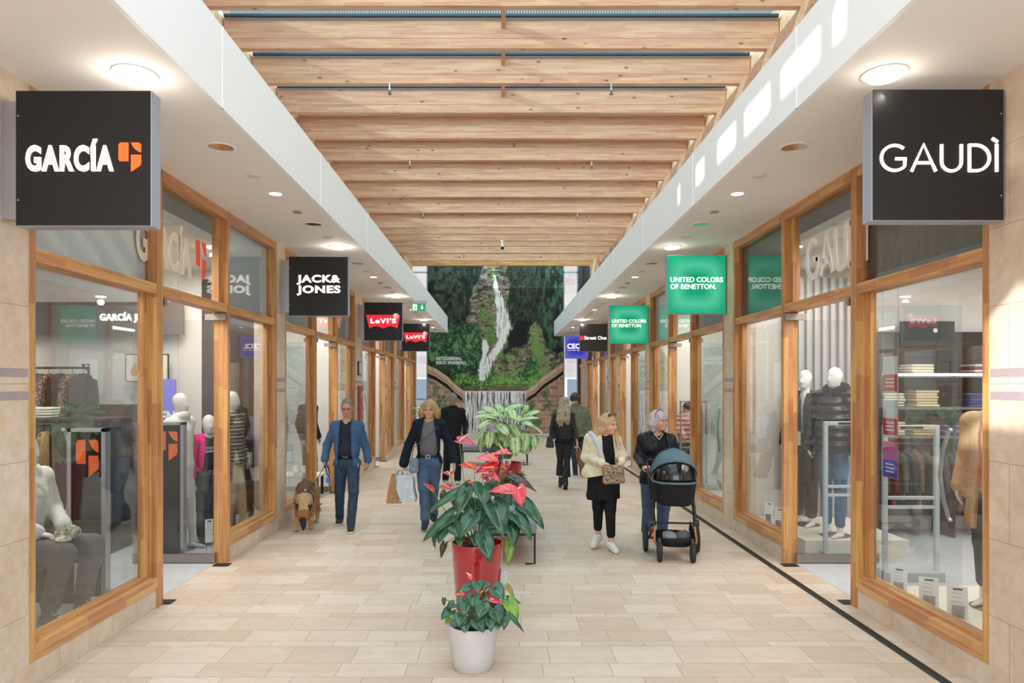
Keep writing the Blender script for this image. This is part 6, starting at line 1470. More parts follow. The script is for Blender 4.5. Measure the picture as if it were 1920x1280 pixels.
# figure in pink cardigan and dark jeans
t, J, hd = mannequin('small mannequin in bright pink cardigan, black top, grey jeans and black boots', (-3.53, 8.24, FL), math.radians(40), .86, M_MANB, feet=False)
sd = SDF(.008); torso(sd, J, 1.0, .010, low=False); neckhole(sd, J, .055); top_ = sd.mesh('top', plain('black_tee', '2a2a2c', .85), t)
fit_text('print', 'POSITIVE\nENERGY', -.07, .07, 1.10, 1.17, -.118, plain('white_print', 'cfcfcf', .7), top_, .01, .006)
sd = SDF(.008); torso(sd, J, 1.06, .028, low=False)
for q in 'RL': sleeve(sd, J, q, .016)
neckhole(sd, J, .066); sd.slot([(1.3, 0, .06), (1.1, 0, .075), (.8, 0, .10)], -.03); sd.cut((0, 0, .80), (0, 0, -1)); sd.mesh('cardigan', cloth('bright_pink_knit', 'ee2f86', 'd21d70', 120, .9, .4), t)
sd = SDF(.008); sd.ell(J['pelvis'], (.145, .11, .1), .05)
for q in 'RL': leg(sd, J, q, .006, r=(.084, .07, .066, .056), to=.84)
sd.mesh('jeans', cloth('washed_black_jeans', '5c5c5e', '434346', 30, .85, .4, fold=.7), t); belt(Vector((0, 0, .865)), .135, .098, plain('studded_belt', '3a3a3a', .4, 0, .5, 60), t, .03, M_ALU)
for q in 'RL': a = J['an' + q]; shoe('boot', a + Vector((0, 0, .06)), Vector((a.x, a.y - .14, .04)), plain('black_boot', '1b1b1c', .4), t, M_BLACK, h=.008, high=.06)
# figure in striped knit, pale trousers
t, J, hd = mannequin('mannequin in horizontally striped knit and tan trousers behind the left shop window', (-3.40, 8.62, FL), math.radians(80), 1.03, M_MANB)
ST = NT('striped_knit'); sp = ST.n('ShaderNodeSeparateXYZ', {0: ST.coords()}); zz = ST.math('FRACT', ST.math('MULTIPLY', sp.outputs[2], 11.0)); nn = ST.noise(ST.coords((6, 6, 60)), 3, 3)
ST.base(ST.ramp(ST.math('ADD', zz, ST.math('MULTIPLY', nn, .3)), [(.30, '4d4038'), (.42, 'b8ab9c'), (.62, '8c7765'), (.8, '5d3f38'), (.98, 'c9bfb2')])); ST.set('Roughness', .95)
sd = SDF(.009); torso(sd, J, 1.1, .03)
for q in 'RL': sleeve(sd, J, q, .02)
collar(sd, J['neck'], .07, .022, 0); sd.cut((0, 0, .90), (0, 0, -1)); sd.mesh('sweater', ST.m, t)
sd = SDF(.009); sd.ell(J['pelvis'], (.16, .115, .11), .05)
for q in 'RL': leg(sd, J, q, .01, r=(.088, .07, .066, .058), to=.93)
sd.mesh('trousers', cloth('tan_chino', 'c9b595', 'b7a17f', 20, .85, fold=.6), t)
# seated figure in the left window
Wv = lambda x, y, z: Vector((x, y, z))
J = dict(neck=Wv(0, .02, 1.13), chest=Wv(0, .03, .95), waist=Wv(0, .05, .74), pelvis=Wv(0, .06, .60), shR=Wv(-.175, .02, 1.07), shL=Wv(.175, .02, 1.07), elR=Wv(-.25, .0, .82), wrR=Wv(-.12, -.19, .69), elL=Wv(.25, .0, .82), wrL=Wv(.12, -.20, .70), hipR=Wv(-.09, .02, .56), hipL=Wv(.09, .02, .56), knR=Wv(-.14, -.40, .55), anR=Wv(-.13, -.28, .10), knL=Wv(.14, -.42, .55), anL=Wv(.15, -.34, .10), w=.92)
t, J, hd = mannequin('mannequin in white hoodie and grey trousers seated behind the nearest left window', (-3.62, 5.22, .11), math.radians(84), 1.0, M_MANB, J=J, feet=False, hands=False, base=False)
sd = SDF(.007); hand(sd, J['wrR'], (.35, -.8, -.25), (0, -.2, -1), .5, 1, 1.0); hand(sd, J['wrL'], (-.35, -.8, -.25), (0, -.2, -1), .5, -1, 1.0); sd.mesh('hands', M_MANB, t)
sd = SDF(.008); torso(sd, J, 1.1, .035)
for q in 'RL': sleeve(sd, J, q, .022, k=.012, to=.94)
collar(sd, J['neck'] + Vector((0, .03, .0)), .10, .04, 30); sd.fold = (.006, 34, 2); sd.mesh('hoodie', cloth('white_fleece', 'e6e2da', 'd8d3ca', 90, .95, .4, fold=.5), t)
sd = SDF(.008); sd.ell(J['pelvis'], (.17, .15, .11), .05)
for q in 'RL': leg(sd, J, q, .012, r=(.095, .078, .068, .056), to=.82)
sd.fold = (.004, 30, 2); sd.mesh('trousers', cloth('grey_jersey', '66605d', '554f4d', 40, .9, fold=.6), t)
SNK = cloth('purple_grey_sneaker', '7d6f70', '685c5e', 30, .8)
for q in 'RL':
    a = J['an' + q]; so = shoe('sneaker', a, Vector((a.x, a.y - .16, .04)), SNK, t, SOLE_W, h=.007, high=.03, w=1.05); m = MB()
    for i in range(4): y = a.y - .03 - .03 * i; z = .115 - .013 * i; m.tube([(a.x - .03, y, z), (a.x + .03, y - .02, z + .004)], .005, 5); m.tube([(a.x + .03, y, z), (a.x - .03, y - .02, z + .004)], .005, 5)
    m.build('laces', SOLE_W, so)
o = thing('cap', 'camouflage cap in the hands of the seated mannequin', 'cap', tuple(Matrix.Translation(t.location).to_3x3() @ Vector(t.location) + (rotz(t.rotation_euler.z) @ Vector((.0, -.33, .63)))))
sd = SDF(.007); sd.ell((0, 0, .045), (.09, .085, .06), .02); sd.cap((.02, -.09, .02), (.05, -.13, .015), .06, .05, .02, sc_=(1, 1, .25)); sd.cut((0, 0, .012), (0, 0, -1)); CM = NT('camouflage'); CM.base(CM.ramp(CM.noise(CM.coords(), 26, 2), [(.38, '4a4438'), (.46, 'a39a84'), (.54, '6a624f'), (.6, 'c2bba8')])); CM.set('Roughness', .9); sd.mesh('cap', CM.m, o)
o = thing('display_bench', 'wooden slatted bench under the seated mannequin behind the left window', 'bench', (-3.66, 5.22, .11), math.radians(84)); m = MB()
for y in (-.12, .0, .12, .24): m.box(-.55, .5, y - .045, y + .045, .38, .42)
m.build('seat', wood('bench_oak', 'c79a63', '9c7040', 'X', 1, False), o)
for x in (-.45, .4): m = MB(); m.box(x, x + .05, -.15, .27, 0, .38); m.build('leg', M_DARK, o)
# right shop: two figures on a platform beyond the open door, one by the near window
def plat(lb, s, y0, y1, d0, d1, z, mat):
    t = thing('display_platform', lb, 'platform', (X(s, (d0 + d1) / 2), (y0 + y1) / 2, FL)); m = MB(); sbox(m, s, d0, d1, y0, y1, FL, z); wb(m, 'platform', mat, t); return t
CRM = plain('cream_platform', 'efe2d2', .6)
plat('cream display platform behind the nearest right window', 1, 4.32, 5.8, .15, 1.15, .2, CRM); plat('cream display platform under the two jacketed mannequins', 1, 7.50, 8.90, .31, 1.45, .2, CRM)
plat('pale display platform behind the nearest left window', -1, 4.32, 5.80, .15, 1.25, .11, plain('pale_platform', 'd8d2ca', .6)); 
t, J, hd = mannequin('white mannequin in leather jacket and brown trousers, left one of the pair', (3.73, 8.38, .2), math.radians(-45), 1.07, M_MANW, yaw=-8)
sd = SDF(.009); torso(sd, J, 1.1, .028)
for q in 'RL': sleeve(sd, J, q, .018)
collar(sd, J['neck'], .075, .022, 30); neckhole(sd, J, .066); sd.slot([(1.6, 0, .03), (1.2, 0, .02), (.9, 0, .03)], -.03); sd.fold = (.005, 40, 3); sd.cut((0, 0, .90), (0, 0, -1)); sd.mesh('jacket', LEA.m, t)
m = MB(); m.box(-.05, .02, -.20, -.19, .98, 1.15); m.build('price_tag', plain('cream_tag', 'e6e0cc', .6), t)
sd = SDF(.009); sd.ell(J['pelvis'], (.16, .115, .11), .05)
for q in 'RL': leg(sd, J, q, .012, r=(.09, .074, .068, .056), to=.86)
sd.fold = (.004, 34, 3); sd.mesh('trousers', cloth('brown_trousers', '5d463c', '4a372f', 20, .85, fold=.7), t)
t, J, hd = mannequin('white mannequin in dark padded jacket and blue jeans, right one of the pair', (3.80, 7.78, .2), math.radians(-55), 1.08, M_MANW, yaw=-12)
PUF = NT('navy_padded_nylon'); wv = PUF.n('ShaderNodeTexWave', {'Vector': PUF.coords(), 'Scale': 3.2, 'Distortion': 1.5, 'Detail': 2.0}, bands_direction='Z').outputs[0]; PUF.base(lin('262a36')); PUF.set('Roughness', .3); PUF.bump(wv, 1.0, .04)
sd = SDF(.009); torso(sd, J, 1.25, .05)
for q in 'RL': sleeve(sd, J, q, .042)
sd.cut((0, 0, .93), (0, 0, -1)); pj = sd.mesh('padded_jacket', PUF.m, t)
sd = SDF(.009); collar(sd, J['neck'] + Vector((0, .02, .01)), .10, .05, 25); sd.ell(J['neck'] + Vector((0, .11, .0)), (.13, .08, .11), .04); sd.fold = (.008, 50, 2); sd.mesh('hood', cloth('black_hood_fur', '231d1b', '15110f', 60, .95, .8), t)
sd = SDF(.009); sd.ell(J['pelvis'], (.16, .115, .11), .05)
for q in 'RL': leg(sd, J, q, .008, to=.88)
sd.fold = (.004, 34, 3); sd.mesh('jeans', cloth('washed_blue_jeans', '6c8ba8', '4a6a8c', 8, .85, .35, 300, fold=.8), t)
t, J, hd = mannequin('white mannequin in camel coat and dark trousers at the edge of the right window', (3.78, 5.22, .2), math.radians(-62), .98, M_MANW)
sd = SDF(.009); torso(sd, J, 1.12, .04); sd.cap(J['waist'], Vector((0, 0, .72)), .16, .20, .06, sc_=(1.05, .85, 1))
for q in 'RL': sleeve(sd, J, q, .03)
neckhole(sd, J, .07); sd.slot([(1.6, 0, .055), (1.2, 0, .05), (.6, 0, .09)], -.03); collar(sd, J['neck'] + Vector((0, 0, -.02)), .085, .025, 50); sd.cut((0, 0, .60), (0, 0, -1)); sd.mesh('coat', cloth('camel_wool', 'e0ba92', 'cfa67d', 60, .95, .4, fold=.4), t)
sd = SDF(.009); torso(sd, J, 1.0, .008); sd.mesh('top', plain('pink_top', 'd99aa0', .8), t)
sd = SDF(.009)
for q in 'RL': leg(sd, J, q, .008, to=.75)
sd.mesh('trousers', cloth('charcoal_trousers', '4c4e55', '3d3f46', 30, .85), t)

# ------------------------------------------------------------------ shop fittings
def pedestal(lb, x0, x1, y, z):
    t = thing('display_pedestal', lb, 'pedestal', ((x0 + x1) / 2, y, FL)); w2 = (x1 - x0) / 2
    m = MB(); m.box(-w2, -w2 + .035, -.04, .04, 0, z); m.box(w2 - .035, w2, -.04, .04, 0, z); m.box(-w2, w2, -.04, .04, z - .03, z); m.build('frame', M_ALU, t)
    m = MB(); m.box(-w2 + .035, w2 - .035, -.03, .03, 0, z - .03); p = m.build('panel', plain('black_glass_panel', '0e0d0d', .22, 0, 0, 20, 0, 200, .3), t); m = MB()
    for pl in brand_mark(-w2 * .55, w2 * .62, z - .42, z - .10): m.prism(pl, -.034, -.03)
    m.build('emblem', M_ORANGE, p); return t
pedestal('black anti-theft panel with orange mark behind the nearest left window', -3.73, -3.40, 5.9, 1.53); pedestal('black anti-theft panel with orange mark at the left shop door', -3.82, -3.45, 7.45, 1.50)
def gate(lb, x0, x1, y, z, mat, thk=.045):
    t = thing('security_gate', lb, 'gate', ((x0 + x1) / 2, y, FL)); w2 = (x1 - x0) / 2; m = MB()
    for x in (-w2, w2 - thk): m.box(x, x + thk, -.02, .02, 0, z)
    for zz in (z - thk, z * .52, z * .46): m.box(-w2 + thk, w2 - thk, -.018, .018, zz, zz + thk * (1 if zz > 1 else .7))
    m.build('frame', mat, t, bevel=.006); m = MB(); m.box(-w2 * .4, w2 * .4, -.024, .0, z - .035, z - .01); m.build('sensor_strip', plain('dark_purple_strip', '3a2430', .4), t); m = MB(); m.box(-w2, w2, -.10, .10, 0, .09); m.build('base', plain('gate_base', 'b9babd', .5), t); return t
GW = plain('pale_grey_gate', 'd4d6d8', .4)
gate('pale grey security gate inside the right shop door', 3.50, 4.02, 7.42, 1.51, GW); gate('pale grey security gate seen through the nearest right window', 3.73, 4.28, 6.68, 1.51, GW)
gate('slim grey security gate in front of the pink-jacketed person', 3.30, 3.80, 12.62, 1.62, plain('grey_gate', 'a5a09b', .4), .03)
# price cards
def card(lb, loc, rz, w, h, lines=4, lean=.25, stand=False):
    t = thing('price_card', lb, 'card', loc, rz, 'price cards in the windows'); Mx = Matrix.Rotation(-lean, 3, 'X'); z0 = .14 if stand else .0
    m = MB(); m.box(-w / 2, w / 2, -.004, 0, z0, z0 + h, Mx); m.build('card', plain('white_card', 'f2f0ee', .5), t)
    for i in range(lines): m = MB(); m.box(-w * .3, w * .2, -.0055, -.004, z0 + h * (.78 - .13 * i), z0 + h * (.80 - .13 * i), Mx); m.build('print_line', plain('grey_print', 'b9b6b3', .6), t)
    m = MB(); m.box(-w * .2, w * .25, -.006, -.004, z0 + h * .88, z0 + h * .94, Mx); m.build('heading', plain('dark_print', '333236', .6), t)
    m = MB()
    if stand:
        for x in (-w * .3, w * .3): m.tube([(x, 0, 0), (x, 0, z0 + .02)], .004, 6)
    else: m.box(-w * .3, w * .3, .0, .004, 0, h * .5, Matrix.Rotation(.35, 3, 'X'))
    m.build('stand', M_STEEL, t); return t
for lb, u, v, Y, w, h, rz in (('white price card behind the right window, nearest the camel coat', 1796, 1150, 4.98, .13, .23, -28), ('white price card in the middle of the right window floor', 1742, 1118, 5.22, .13, .23, -28), ('white price card at the far end of the right window floor', 1668, 1082, 5.62, .12, .2, -35),
    ('white price card in the second right window, nearer one', 1459, 982, 8.05, .1, .26, -30), ('white price card in the second right window, farther one', 1441, 968, 8.45, .1, .26, -30)):
    x = max((u - U0) * Y / F, 3.27); card(lb, (x, Y, .2), math.radians(rz), w, h)
card('narrow leaning white card behind the window next to the pram', (3.28, 10.2, .35), math.radians(-60), .12, .3, 2)
card('white price card on two rods behind the nearest left window', (-3.36, 5.45, .11), math.radians(40), .085, .24, 3, 0, True); card('white price card on two rods beside the black boots in the left shop', (-3.28, 7.66, FL), math.radians(35), .085, .26, 3, 0, True)
# notices behind the right window
for i, (lb, v0, v1, cols_) in enumerate((('white and red notice, topmost of three on the right window', 668, 736, ('e9ecf0', 'd23a3f')), ('grey and red notice, middle one of three on the right window', 750, 818, ('dfe2e6', 'd4474a')), ('violet and pink notice, lowest of three on the right window', 828, 896, ('d6589a', '5a57c0')))):
    Y = 5.55; z1 = EYE - (v0 - V0) * Y / F; z0 = EYE - (v1 - V0) * Y / F; t = thing('window_notice', lb, 'poster', (X(1, .13), Y, z0), 0, 'notices on the right window'); h = z1 - z0
    m = MB(); m.box(0, .004, -.105, .105, 0, h); m.build('sheet', plain('notice_' + cols_[0], cols_[0], .4), t); m = MB(); m.box(-.002, 0, -.10, .10, h * .04, h * .5); m.build('lower_panel', plain('notice_' + cols_[1], cols_[1], .4), t)
    for k in range(3): m = MB(); m.box(-.003, -.002, -.06, .06, h * (.16 + .1 * k), h * (.20 + .1 * k)); m.build('print_line', plain('notice_print', 'f0eef2', .5), t)
    m = MB()
    for yy in (-.108, .108): m.tube([(.002, yy, -.05 if i < 2 else 0), (.002, yy, h + (.05 if i else 1.1))], .002, 5)
    m.build('wire', M_ALU, t)
# back wall of the right shop: shelves with folded knitwear, hanging rail, black niche, slatted screen
YW = 8.93
t = thing('wall_shelf', 'wall shelving with folded knitwear above a clothes rail in the right shop', 'shelf', (5.6, YW, FL))
m = MB()
for z in (1.24, 1.6, 2.0): m.box(-.85, .95, -.42, 0, z, z + .03)
m.build('boards', plain('grey_shelf_board', '77736f', .5), t)
for x in (-.88, .03, .95): m = MB(); m.box(x, x + .03, -.42, 0, 0, 2.35); m.build('upright', M_DARK, t)
m = MB(); m.tube([(-.85, -.22, 1.16), (.95, -.22, 1.16)], .014, 8); m.build('rail', M_ALU, t)
m = MB(); m.box(-.85, .95, -.44, -.42, 2.02, 2.05); m.build('light_strip', emit('shelf_light', 'f6f2ff', 4), t)
m = MB(); m.box(-.9, 1.0, -.01, .0, .2, 2.6); m.build('back_panel', plain('dark_back_panel', '35302e', .6), t)
def folded(base, n, w, d, cols_, lb, group, seed, th=.035):
    rr = random.Random(seed); me = {}
    for i in range(n):
        col = cols_[i % len(cols_)]; ww = w * (1 + .06 * rr.uniform(-1, 1)); m = MB(); m.box(-ww / 2, ww / 2, -d / 2, d / 2, 0, th * .93)
        o = m.build('folded_garment', cloth('folded_' + col, col, None, 60, .9), None, (base[0] + rr.uniform(-.01, .01), base[1] + rr.uniform(-.01, .01), base[2] + i * th), bevel=th * .42); tag(o, lb, 'clothing', group)
k = 0
for x, z, n, cols_, what in ((4.93, 1.63, 5, ['d9d2c6'], 'cream knits'), (5.35, 1.63, 6, ['ead2b0', 'e0c49c'], 'beige knits'), (6.0, 1.63, 5, ['4a4f8a', '3a3f6a'], 'blue knits'), (4.95, 1.27, 5, ['cfc6b6', 'ded8cc'], 'pale knits'), (5.32, 1.27, 4, ['d8b98a', 'b9a06e'], 'mustard knits'), (5.72, 1.27, 5, ['5d4468', 'a58ab0'], 'purple knits'), (6.12, 1.27, 4, ['d9c0a8', '8a4038'], 'red and beige knits'), (5.3, 2.03, 4, ['ead9c4'], 'sand knits'), (6.1, 2.03, 4, ['8a3844', 'c8c0c0'], 'dark red knits')):
    k += 1; folded((x, YW - .21, z + FL), n, .28, .3, cols_, 'folded garment in the stack of %s, right shop shelves' % what, 'stack of ' + what, k)
def garment(mat, w=.42, L=.62, d=.09, sl=True, hanger=True):
    m = MB(); rings = [rrect(w * .32, d * .5, 0, 0), rrect(w * .7, d * .8, -.03, 0), rrect(w, d, -.07, 0), rrect(w * .92, d * 1.05, -.25, 0), rrect(w * .95, d * 1.1, -L, 0)]; loft(m, [list(reversed(r)) for r in rings])
    if sl:
        for q in (-1, 1): m.tube([(q * w * .44, 0, -.08), (q * w * .56, 0, -.3), (q * w * .55, -.01, -.52)], [.055, .05, .04], 10, flat=.7)
    return m
def rack(lb, loc, rz, length, z, n, cols_, what, group, Lr=(.6, .75), frame=True, seed=1, cat='clothing'):
    t = None
    if frame:
        t = thing('clothes_rail', lb, 'rail', loc, rz); m = MB(); m.tube([(-length / 2, 0, z), (length / 2, 0, z)], .014, 8); m.build('rail', M_DARK, t)
        for x in (-length / 2, length / 2): m = MB(); m.tube([(x, 0, z), (x, 0, .02)], .014, 8); m.box(x - .02, x + .02, -.22, .22, 0, .03); m.build('post', M_DARK, t)
    rr = random.Random(seed); base = Vector(loc); Mz = rotz(rz); pm = {}
    for i in range(n):
        col = cols_[i % len(cols_)]; mat = col if not isinstance(col, str) else cloth('hung_' + col, col, None, 30, .9, fold=.6)
        key = i % len(cols_); p = base + Mz @ Vector((-length / 2 + .06 + (length - .12) * i / max(1, n - 1), 0, z - .07))
        if key not in pm:
            o = garment(mat, .42, rr.uniform(*Lr)).build('hanging_garment', mat, None, smooth=True); h_ = MB(); h_.tube([(-.17, 0, -.03), (0, 0, .0), (.17, 0, -.03)], .006, 6); h_.tube([(0, 0, 0), (0, 0, .04), (.02, 0, .06), (0, 0, .083), (-.018, 0, .07)], .003, 6); h_.build('hanger', M_DARK, o); pm[key] = o
        else: o = copy_tree(pm[key])
        o.location = p; o.rotation_euler = (0, 0, rz + PI / 2 + rr.uniform(-.12, .12)); tag(o, what, 'clothing', group)
    return t
rack('', (5.6, YW - .22, FL), 0, 1.7, 1.16, 16, ['4a4440', '6b2e34', '57504a', '3c3a40', '7a5a4a'], 'dark garment hanging on the rail under the shelves of the right shop', 'garments on the right shop rail', (.62, .8), False, 4)
t = thing('black_niche', 'black framed mirror niche on the back wall of the right shop', 'mirror', (5.55, YW - .015, 2.42)); m = MB(); m.box(-.35, .35, -.03, 0, 0, .32); m.build('frame', M_BLACK, t); m = MB(); m.lathe([(.03, -.0), (.02, -.03), (0, -.03)], 16, (.1, -.03, .2), Matrix.Rotation(PI / 2, 3, 'X')); m.build('spot', emit('niche_spot', 'fff0dc', 1.5), t)
t = thing('slatted_screen', 'tall grey vertical slats behind the two jacketed mannequins', 'screen', (4.17, YW, FL))
for i in range(9): x = -.42 + .105 * i; m = MB(); m.box(x, x + .05, -.08, 0, 0, 3.3); m.build('slat', plain('grey_slat', 'b1aeac', .5), t)
m = MB(); m.box(-.46, .52, -.01, 0, 0, 3.3); m.build('back_panel', plain('screen_back', 'c8c2bc', .7), t)
# ceiling track spots in the right shop
t = thing('ceiling_track', 'dark lighting track under the ceiling of the right shop', 'track', (4.9, 6.1, 3.42)); m = MB(); m.box(-1.3, 1.3, -.02, .02, -.035, 0); m.build('track', M_DARK, t)
for lb, x in (('dark track spotlight, left of two on the right shop track', 4.5), ('dark track spotlight, right of two on the right shop track', 5.35)):
    t = thing('track_spotlight', lb, 'spotlight', (x, 6.1, 3.385), 0, 'track spotlights'); m = MB(); m.box(-.03, .03, -.03, .03, -.06, 0); m.build('adapter', M_DARK, t); m = MB(); m.tube([(0, .03, -.07), (0, -.05, -.17)], [.035, .055], 14); m.build('head', M_DARK, t, smooth=True)
# left shop interior
t = thing('lit_wall_sign', 'glowing white capitals on the back wall of the left shop', 'sign', (-5.0, 8.80, 2.68)); fit_text('lettering', 'GARCÍA JEANS', -.17, .58, .03, .17, 0, emit('neon_white', 'fff1e6', 1.6), t, .03, .02, spacing=1.08)
m = MB(); m.box(-1.25, .9, .005, .03, -.12, .3); m.build('panel', plain('dark_taupe_panel', '6c645e', .7), t)
t = thing('wall_picture', 'framed print with orange figure and motorcycle on the left shop wall', 'picture', (-4.57, 8.8, 1.95)); m = MB(); m.box(-.28, .28, 0, .02, 0, .36); m.build('frame', M_BLACK, t); m = MB(); m.box(-.265, .265, -.004, 0, .015, .345); m.build('print', plain('cream_print', 'd9d0bd', .7), t)
sd = SDF(.012); sd.ell((-.15, -.006, .2), (.03, .01, .05), .01); sd.ell((-.16, -.006, .13), (.05, .01, .06), .01); sd.mesh('figure', plain('orange_figure', 'c98a55', .8), t); m = MB()
for x in (-.02, .16): m.lathe([(.07, -.006), (.07, -.003), (.05, -.003), (.05, -.006)], 20, (x, 0, .085), Matrix.Rotation(PI / 2, 3, 'X'))
m.build('motorcycle', plain('dark_print', '333236', .6), t)
t = thing('logo_box', 'white box sign with dark mark on the back wall of the left shop', 'sign', (-5.28, 8.72, 1.98)); m = MB(); m.box(-.09, .09, -.05, .05, 0, .26); m.build('box', plain('white_box_sign', 'e8e3da', .6), t); m = MB()
for pl in brand_mark(-.045, .05, .11, .2): m.prism(pl, -.054, -.05)
m.build('emblem', M_BLACK, t); fit_text('lettering', 'GARCÍA', -.06, .06, .05, .075, -.05, M_BLACK, t, .01, .003)
SPK = NT('speckled_fabric'); v = SPK.n('ShaderNodeTexVoronoi', {'Vector': SPK.coords(), 'Scale': 70.0}); SPK.base(SPK.ramp(SPK.n('ShaderNodeSeparateColor', {0: v.outputs['Color']}).outputs[0], [(.35, '4b2d28'), (.5, '8a5347'), (.7, '3a2624'), (.85, 'c9a79a')])); SPK.set('Roughness', .9)
rack('dark clothes rail with speckled dresses in the left shop', (-5.6, 8.56, FL), .0, .85, 2.12, 6, [SPK.m, '3a302e'], 'red-brown speckled dress hanging on the left shop rail', 'speckled dresses on the left rail', (.72, .85), True, 2)
rack('short clothes rail with speckled blouses beside the picture in the left shop', (-4.7, 8.6, FL), .0, .6, 1.5, 4, [SPK.m], 'speckled blouse hanging on the short left rail', 'speckled blouses on the short rail', (.5, .6), True, 6)
FUR = cloth('tan_fur', 'a8835c', '6e5236', 40, .95, 1.0, 120, fold=1.0)
rack('clothes rail with a tan fur coat near the seated mannequin', (-4.75, 6.9, FL), .4, .34, 1.5, 2, [FUR], 'tan fur coat hanging on the rail behind the seated mannequin', 'fur coats on the left rail', (.75, .8), True, 3)
t = thing('shop_counter', 'dark counter at the back of the left shop', 'counter', (-5.2, 7.85, FL)); m = MB(); m.box(-.8, .8, -.3, .3, 0, 1.5); m.build('body', plain('dark_counter', '4a443f', .5), t, bevel=.01)
m = MB(); m.box(-.82, .82, -.32, .32, 1.5, 1.53); m.build('top', plain('dark_counter_top', '3a3632', .35), t)
folded((-5.25, 7.78, 1.534 + FL), 4, .3, .26, ['e4dccf'], 'folded off-white garment in the pile on the dark counter of the left shop', 'pile on the dark counter', 31, .03)
t = thing('violet_poster', 'violet poster with white letters standing inside the left shop door', 'poster', (-4.28, 8.55, FL)); m = MB(); m.box(-.2, .2, 0, .02, .02, 1.98); m.build('sheet', plain('violet_sheet', '7d78d6', .5), t); fit_text('lettering', 'EN', .02, .19, 1.44, 1.58, -.0, SOLE_W, t, .03, .004); m = MB(); m.box(-.22, .22, -.1, .12, 0, .02); m.build('foot', M_STEEL, t)
for x0, x1, col, nm in ((-4.25, -3.95, 'd9d0c6', 'beige panel'), (-3.95, -3.15, '4b4039', 'dark brown panel')):
    t = thing('wall_panel', 'tall %s on the side wall of the left shop, behind the mannequins' % nm, 'panel', ((x0 + x1) / 2, 9.03, FL)); m = MB(); m.box(x0 - (x0 + x1) / 2, x1 - (x0 + x1) / 2, -.03, 0, 0, 3.3); m.build('panel', plain('panel_' + col, col, .7), t)
t = thing('wall_panel', 'broad dark panel low on the back wall of the left shop', 'panel', (-5.4, 9.03, FL)); m = MB(); m.box(-1.1, 1.1, -.02, 0, 0, 1.65); m.build('panel', plain('panel_dark', '5b534c', .7), t)
# farther shops: rails, a table with shoes, more mannequins
DK = ['3b3a40', 'b9a584', '5a4a44', '8d8578', '6a6f7a', '2c2c30']
rack('clothes rail behind the second left shop window', (-3.75, 9.95, FL), PI / 2 - .2, .9, 1.55, 7, DK, 'jacket or trousers hanging behind the second left shop window', 'clothes behind the second left window', (.7, .9), True, 11)
rack('clothes rail behind the third left shop window', (-3.85, 15.2, FL), PI / 2, .9, 1.55, 7, DK, 'garment hanging behind the third left shop window', 'clothes behind the third left window', (.7, .9), True, 12)
rack('clothes rail behind the nearer green-sign shop window', (3.95, 10.0, FL), PI / 2, .9, 1.6, 7, ['c4473f', 'd9685c', '4a6a58', 'c9b8a4', '7a3038'], 'red or muted garment hanging behind the first green-sign window', 'clothes behind the first green-sign window', (.6, .85), True, 13)
rack('clothes rail behind the farther green-sign shop window', (3.95, 15.1, FL), PI / 2, .9, 1.6, 7, ['2f2c30', '8a8a90', 'c99a94', '5a5560'], 'garment hanging behind the second green-sign window', 'clothes behind the second green-sign window', (.6, .85), True, 14)
rack('clothes rail near the end of the nearer green-sign shop', (3.75, 13.2, FL), PI / 2, .8, 1.5, 6, ['e6e2de', '26262a', 'a8a4a0'], 'black or white garment hanging beside the wall of the first green-sign shop', 'black and white clothes in the green-sign shop', (.7, .9), True, 15)
t, J, hd = mannequin('white mannequin in dark jacket and brown trousers in the second left shop door', (-3.52, 12.45, FL), math.radians(70), 1.03, M_MANW, h=.012)
sd = SDF(.012); torso(sd, J, 1.12, .03)
for q in 'RL': sleeve(sd, J, q, .02)
sd.cut((0, 0, .9), (0, 0, -1)); sd.mesh('jacket', cloth('dark_check', '4a423e', '2c2826', 60, .9), t); sd = SDF(.012); sd.ell(J['pelvis'], (.16, .115, .11), .05)
for q in 'RL': leg(sd, J, q, .012)
sd.mesh('trousers', cloth('tobacco_trousers', '8a6a48', '75583b', 20, .85), t)
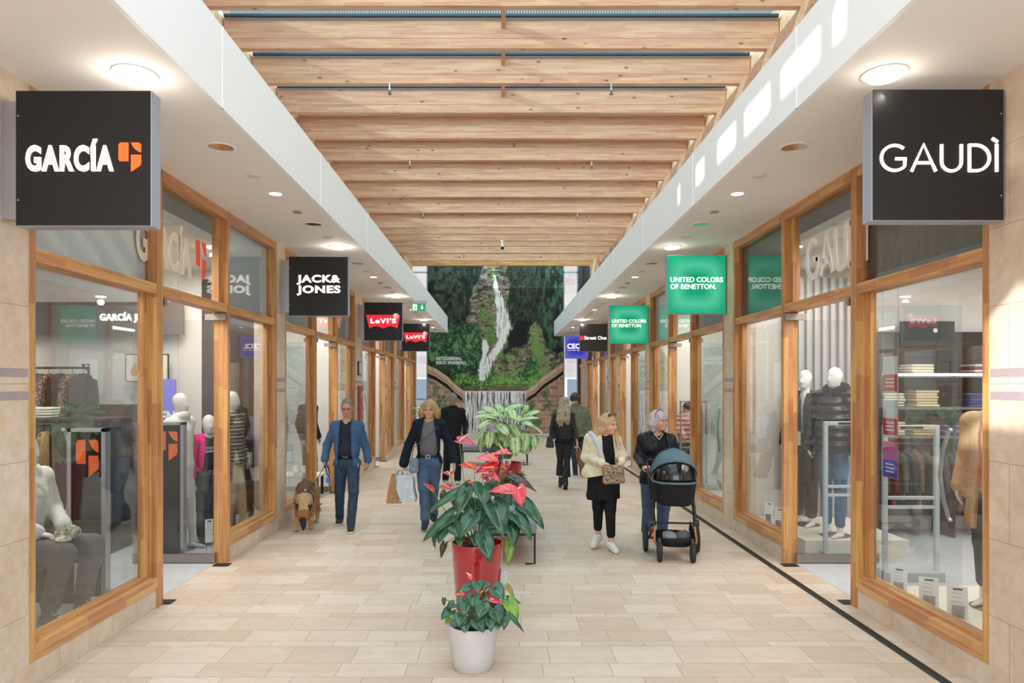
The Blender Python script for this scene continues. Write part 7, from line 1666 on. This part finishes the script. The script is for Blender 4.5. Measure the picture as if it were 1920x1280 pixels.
t = thing('display_table', 'low table with white shoes in the second left shop door', 'table', (-3.5, 11.75, FL)); m = MB(); m.box(-.4, .4, -.3, .3, .34, .38); m.build('top', plain('white_table_top', 'dcd8d4', .5), t)
for x in (-.37, .33):
    for y in (-.27, .23): m = MB(); m.box(x, x + .04, y, y + .04, 0, .34); m.build('leg', M_DARK, t)
p0 = None
for i, (x, y) in enumerate(((-3.34, 11.58), (-3.24, 11.6), (-3.5, 11.6), (-3.4, 11.78), (-3.28, 11.8), (-3.55, 11.82))):
    if p0 is None:
        p0 = thing('shoe', '', '', (0, 0, 0)); shoe('upper', Vector((0, .07, .10)), Vector((0, -.09, .04)), WSH, p0, SOLE_W, h=.009)
        o = p0
    else: o = copy_tree(p0)
    o.location = (x, y, .385 + FL); o.rotation_euler = (0, 0, .3); tag(o, 'white trainer on the low table in the second left shop door', 'shoe', 'trainers on the low table')
# wall-mounted small things in the passage
t = thing('fire_cabinet', 'narrow dark red cabinet on the stone pillar beyond the blue-jacketed person', 'cabinet', (XL + .03, 14.1, 1.05)); m = MB(); m.box(-.03, .02, -.16, .16, 0, .85); m.build('box', plain('dull_red_metal', '9a4f4c', .5), t); m = MB(); m.box(.02, .028, -.14, .14, .02, .83); m.build('door', plain('dull_red_door', 'a85a56', .45), t); m = MB(); m.box(.028, .034, -.02, .02, .62, .72); m.build('symbol', SOLE_W, t)
t = thing('info_plate', 'small grey wall plate above the dark red cabinet', 'plate', (XL + .02, 14.08, 2.12)); m = MB(); m.box(-.02, .01, -.13, .13, 0, .28); m.build('frame', M_DARK, t); m = MB(); m.box(.01, .014, -.11, .11, .02, .26); m.build('plate', plain('pale_plate', 'c9d0d2', .4), t)
for lb, s_, y in (('white door sticker on the right shop window frame post', 1, 5.80),):
    t = thing('sticker', lb, 'sticker', (X(1, .09), 5.78, 1.32)); m = MB(); m.box(0, .003, -.03, .03, 0, .13); m.build('sheet', plain('sticker_pale', 'c5d2da', .4), t); m = MB(); m.box(-.001, 0, -.02, .02, .03, .07); m.build('symbol', M_ORANGE, t)
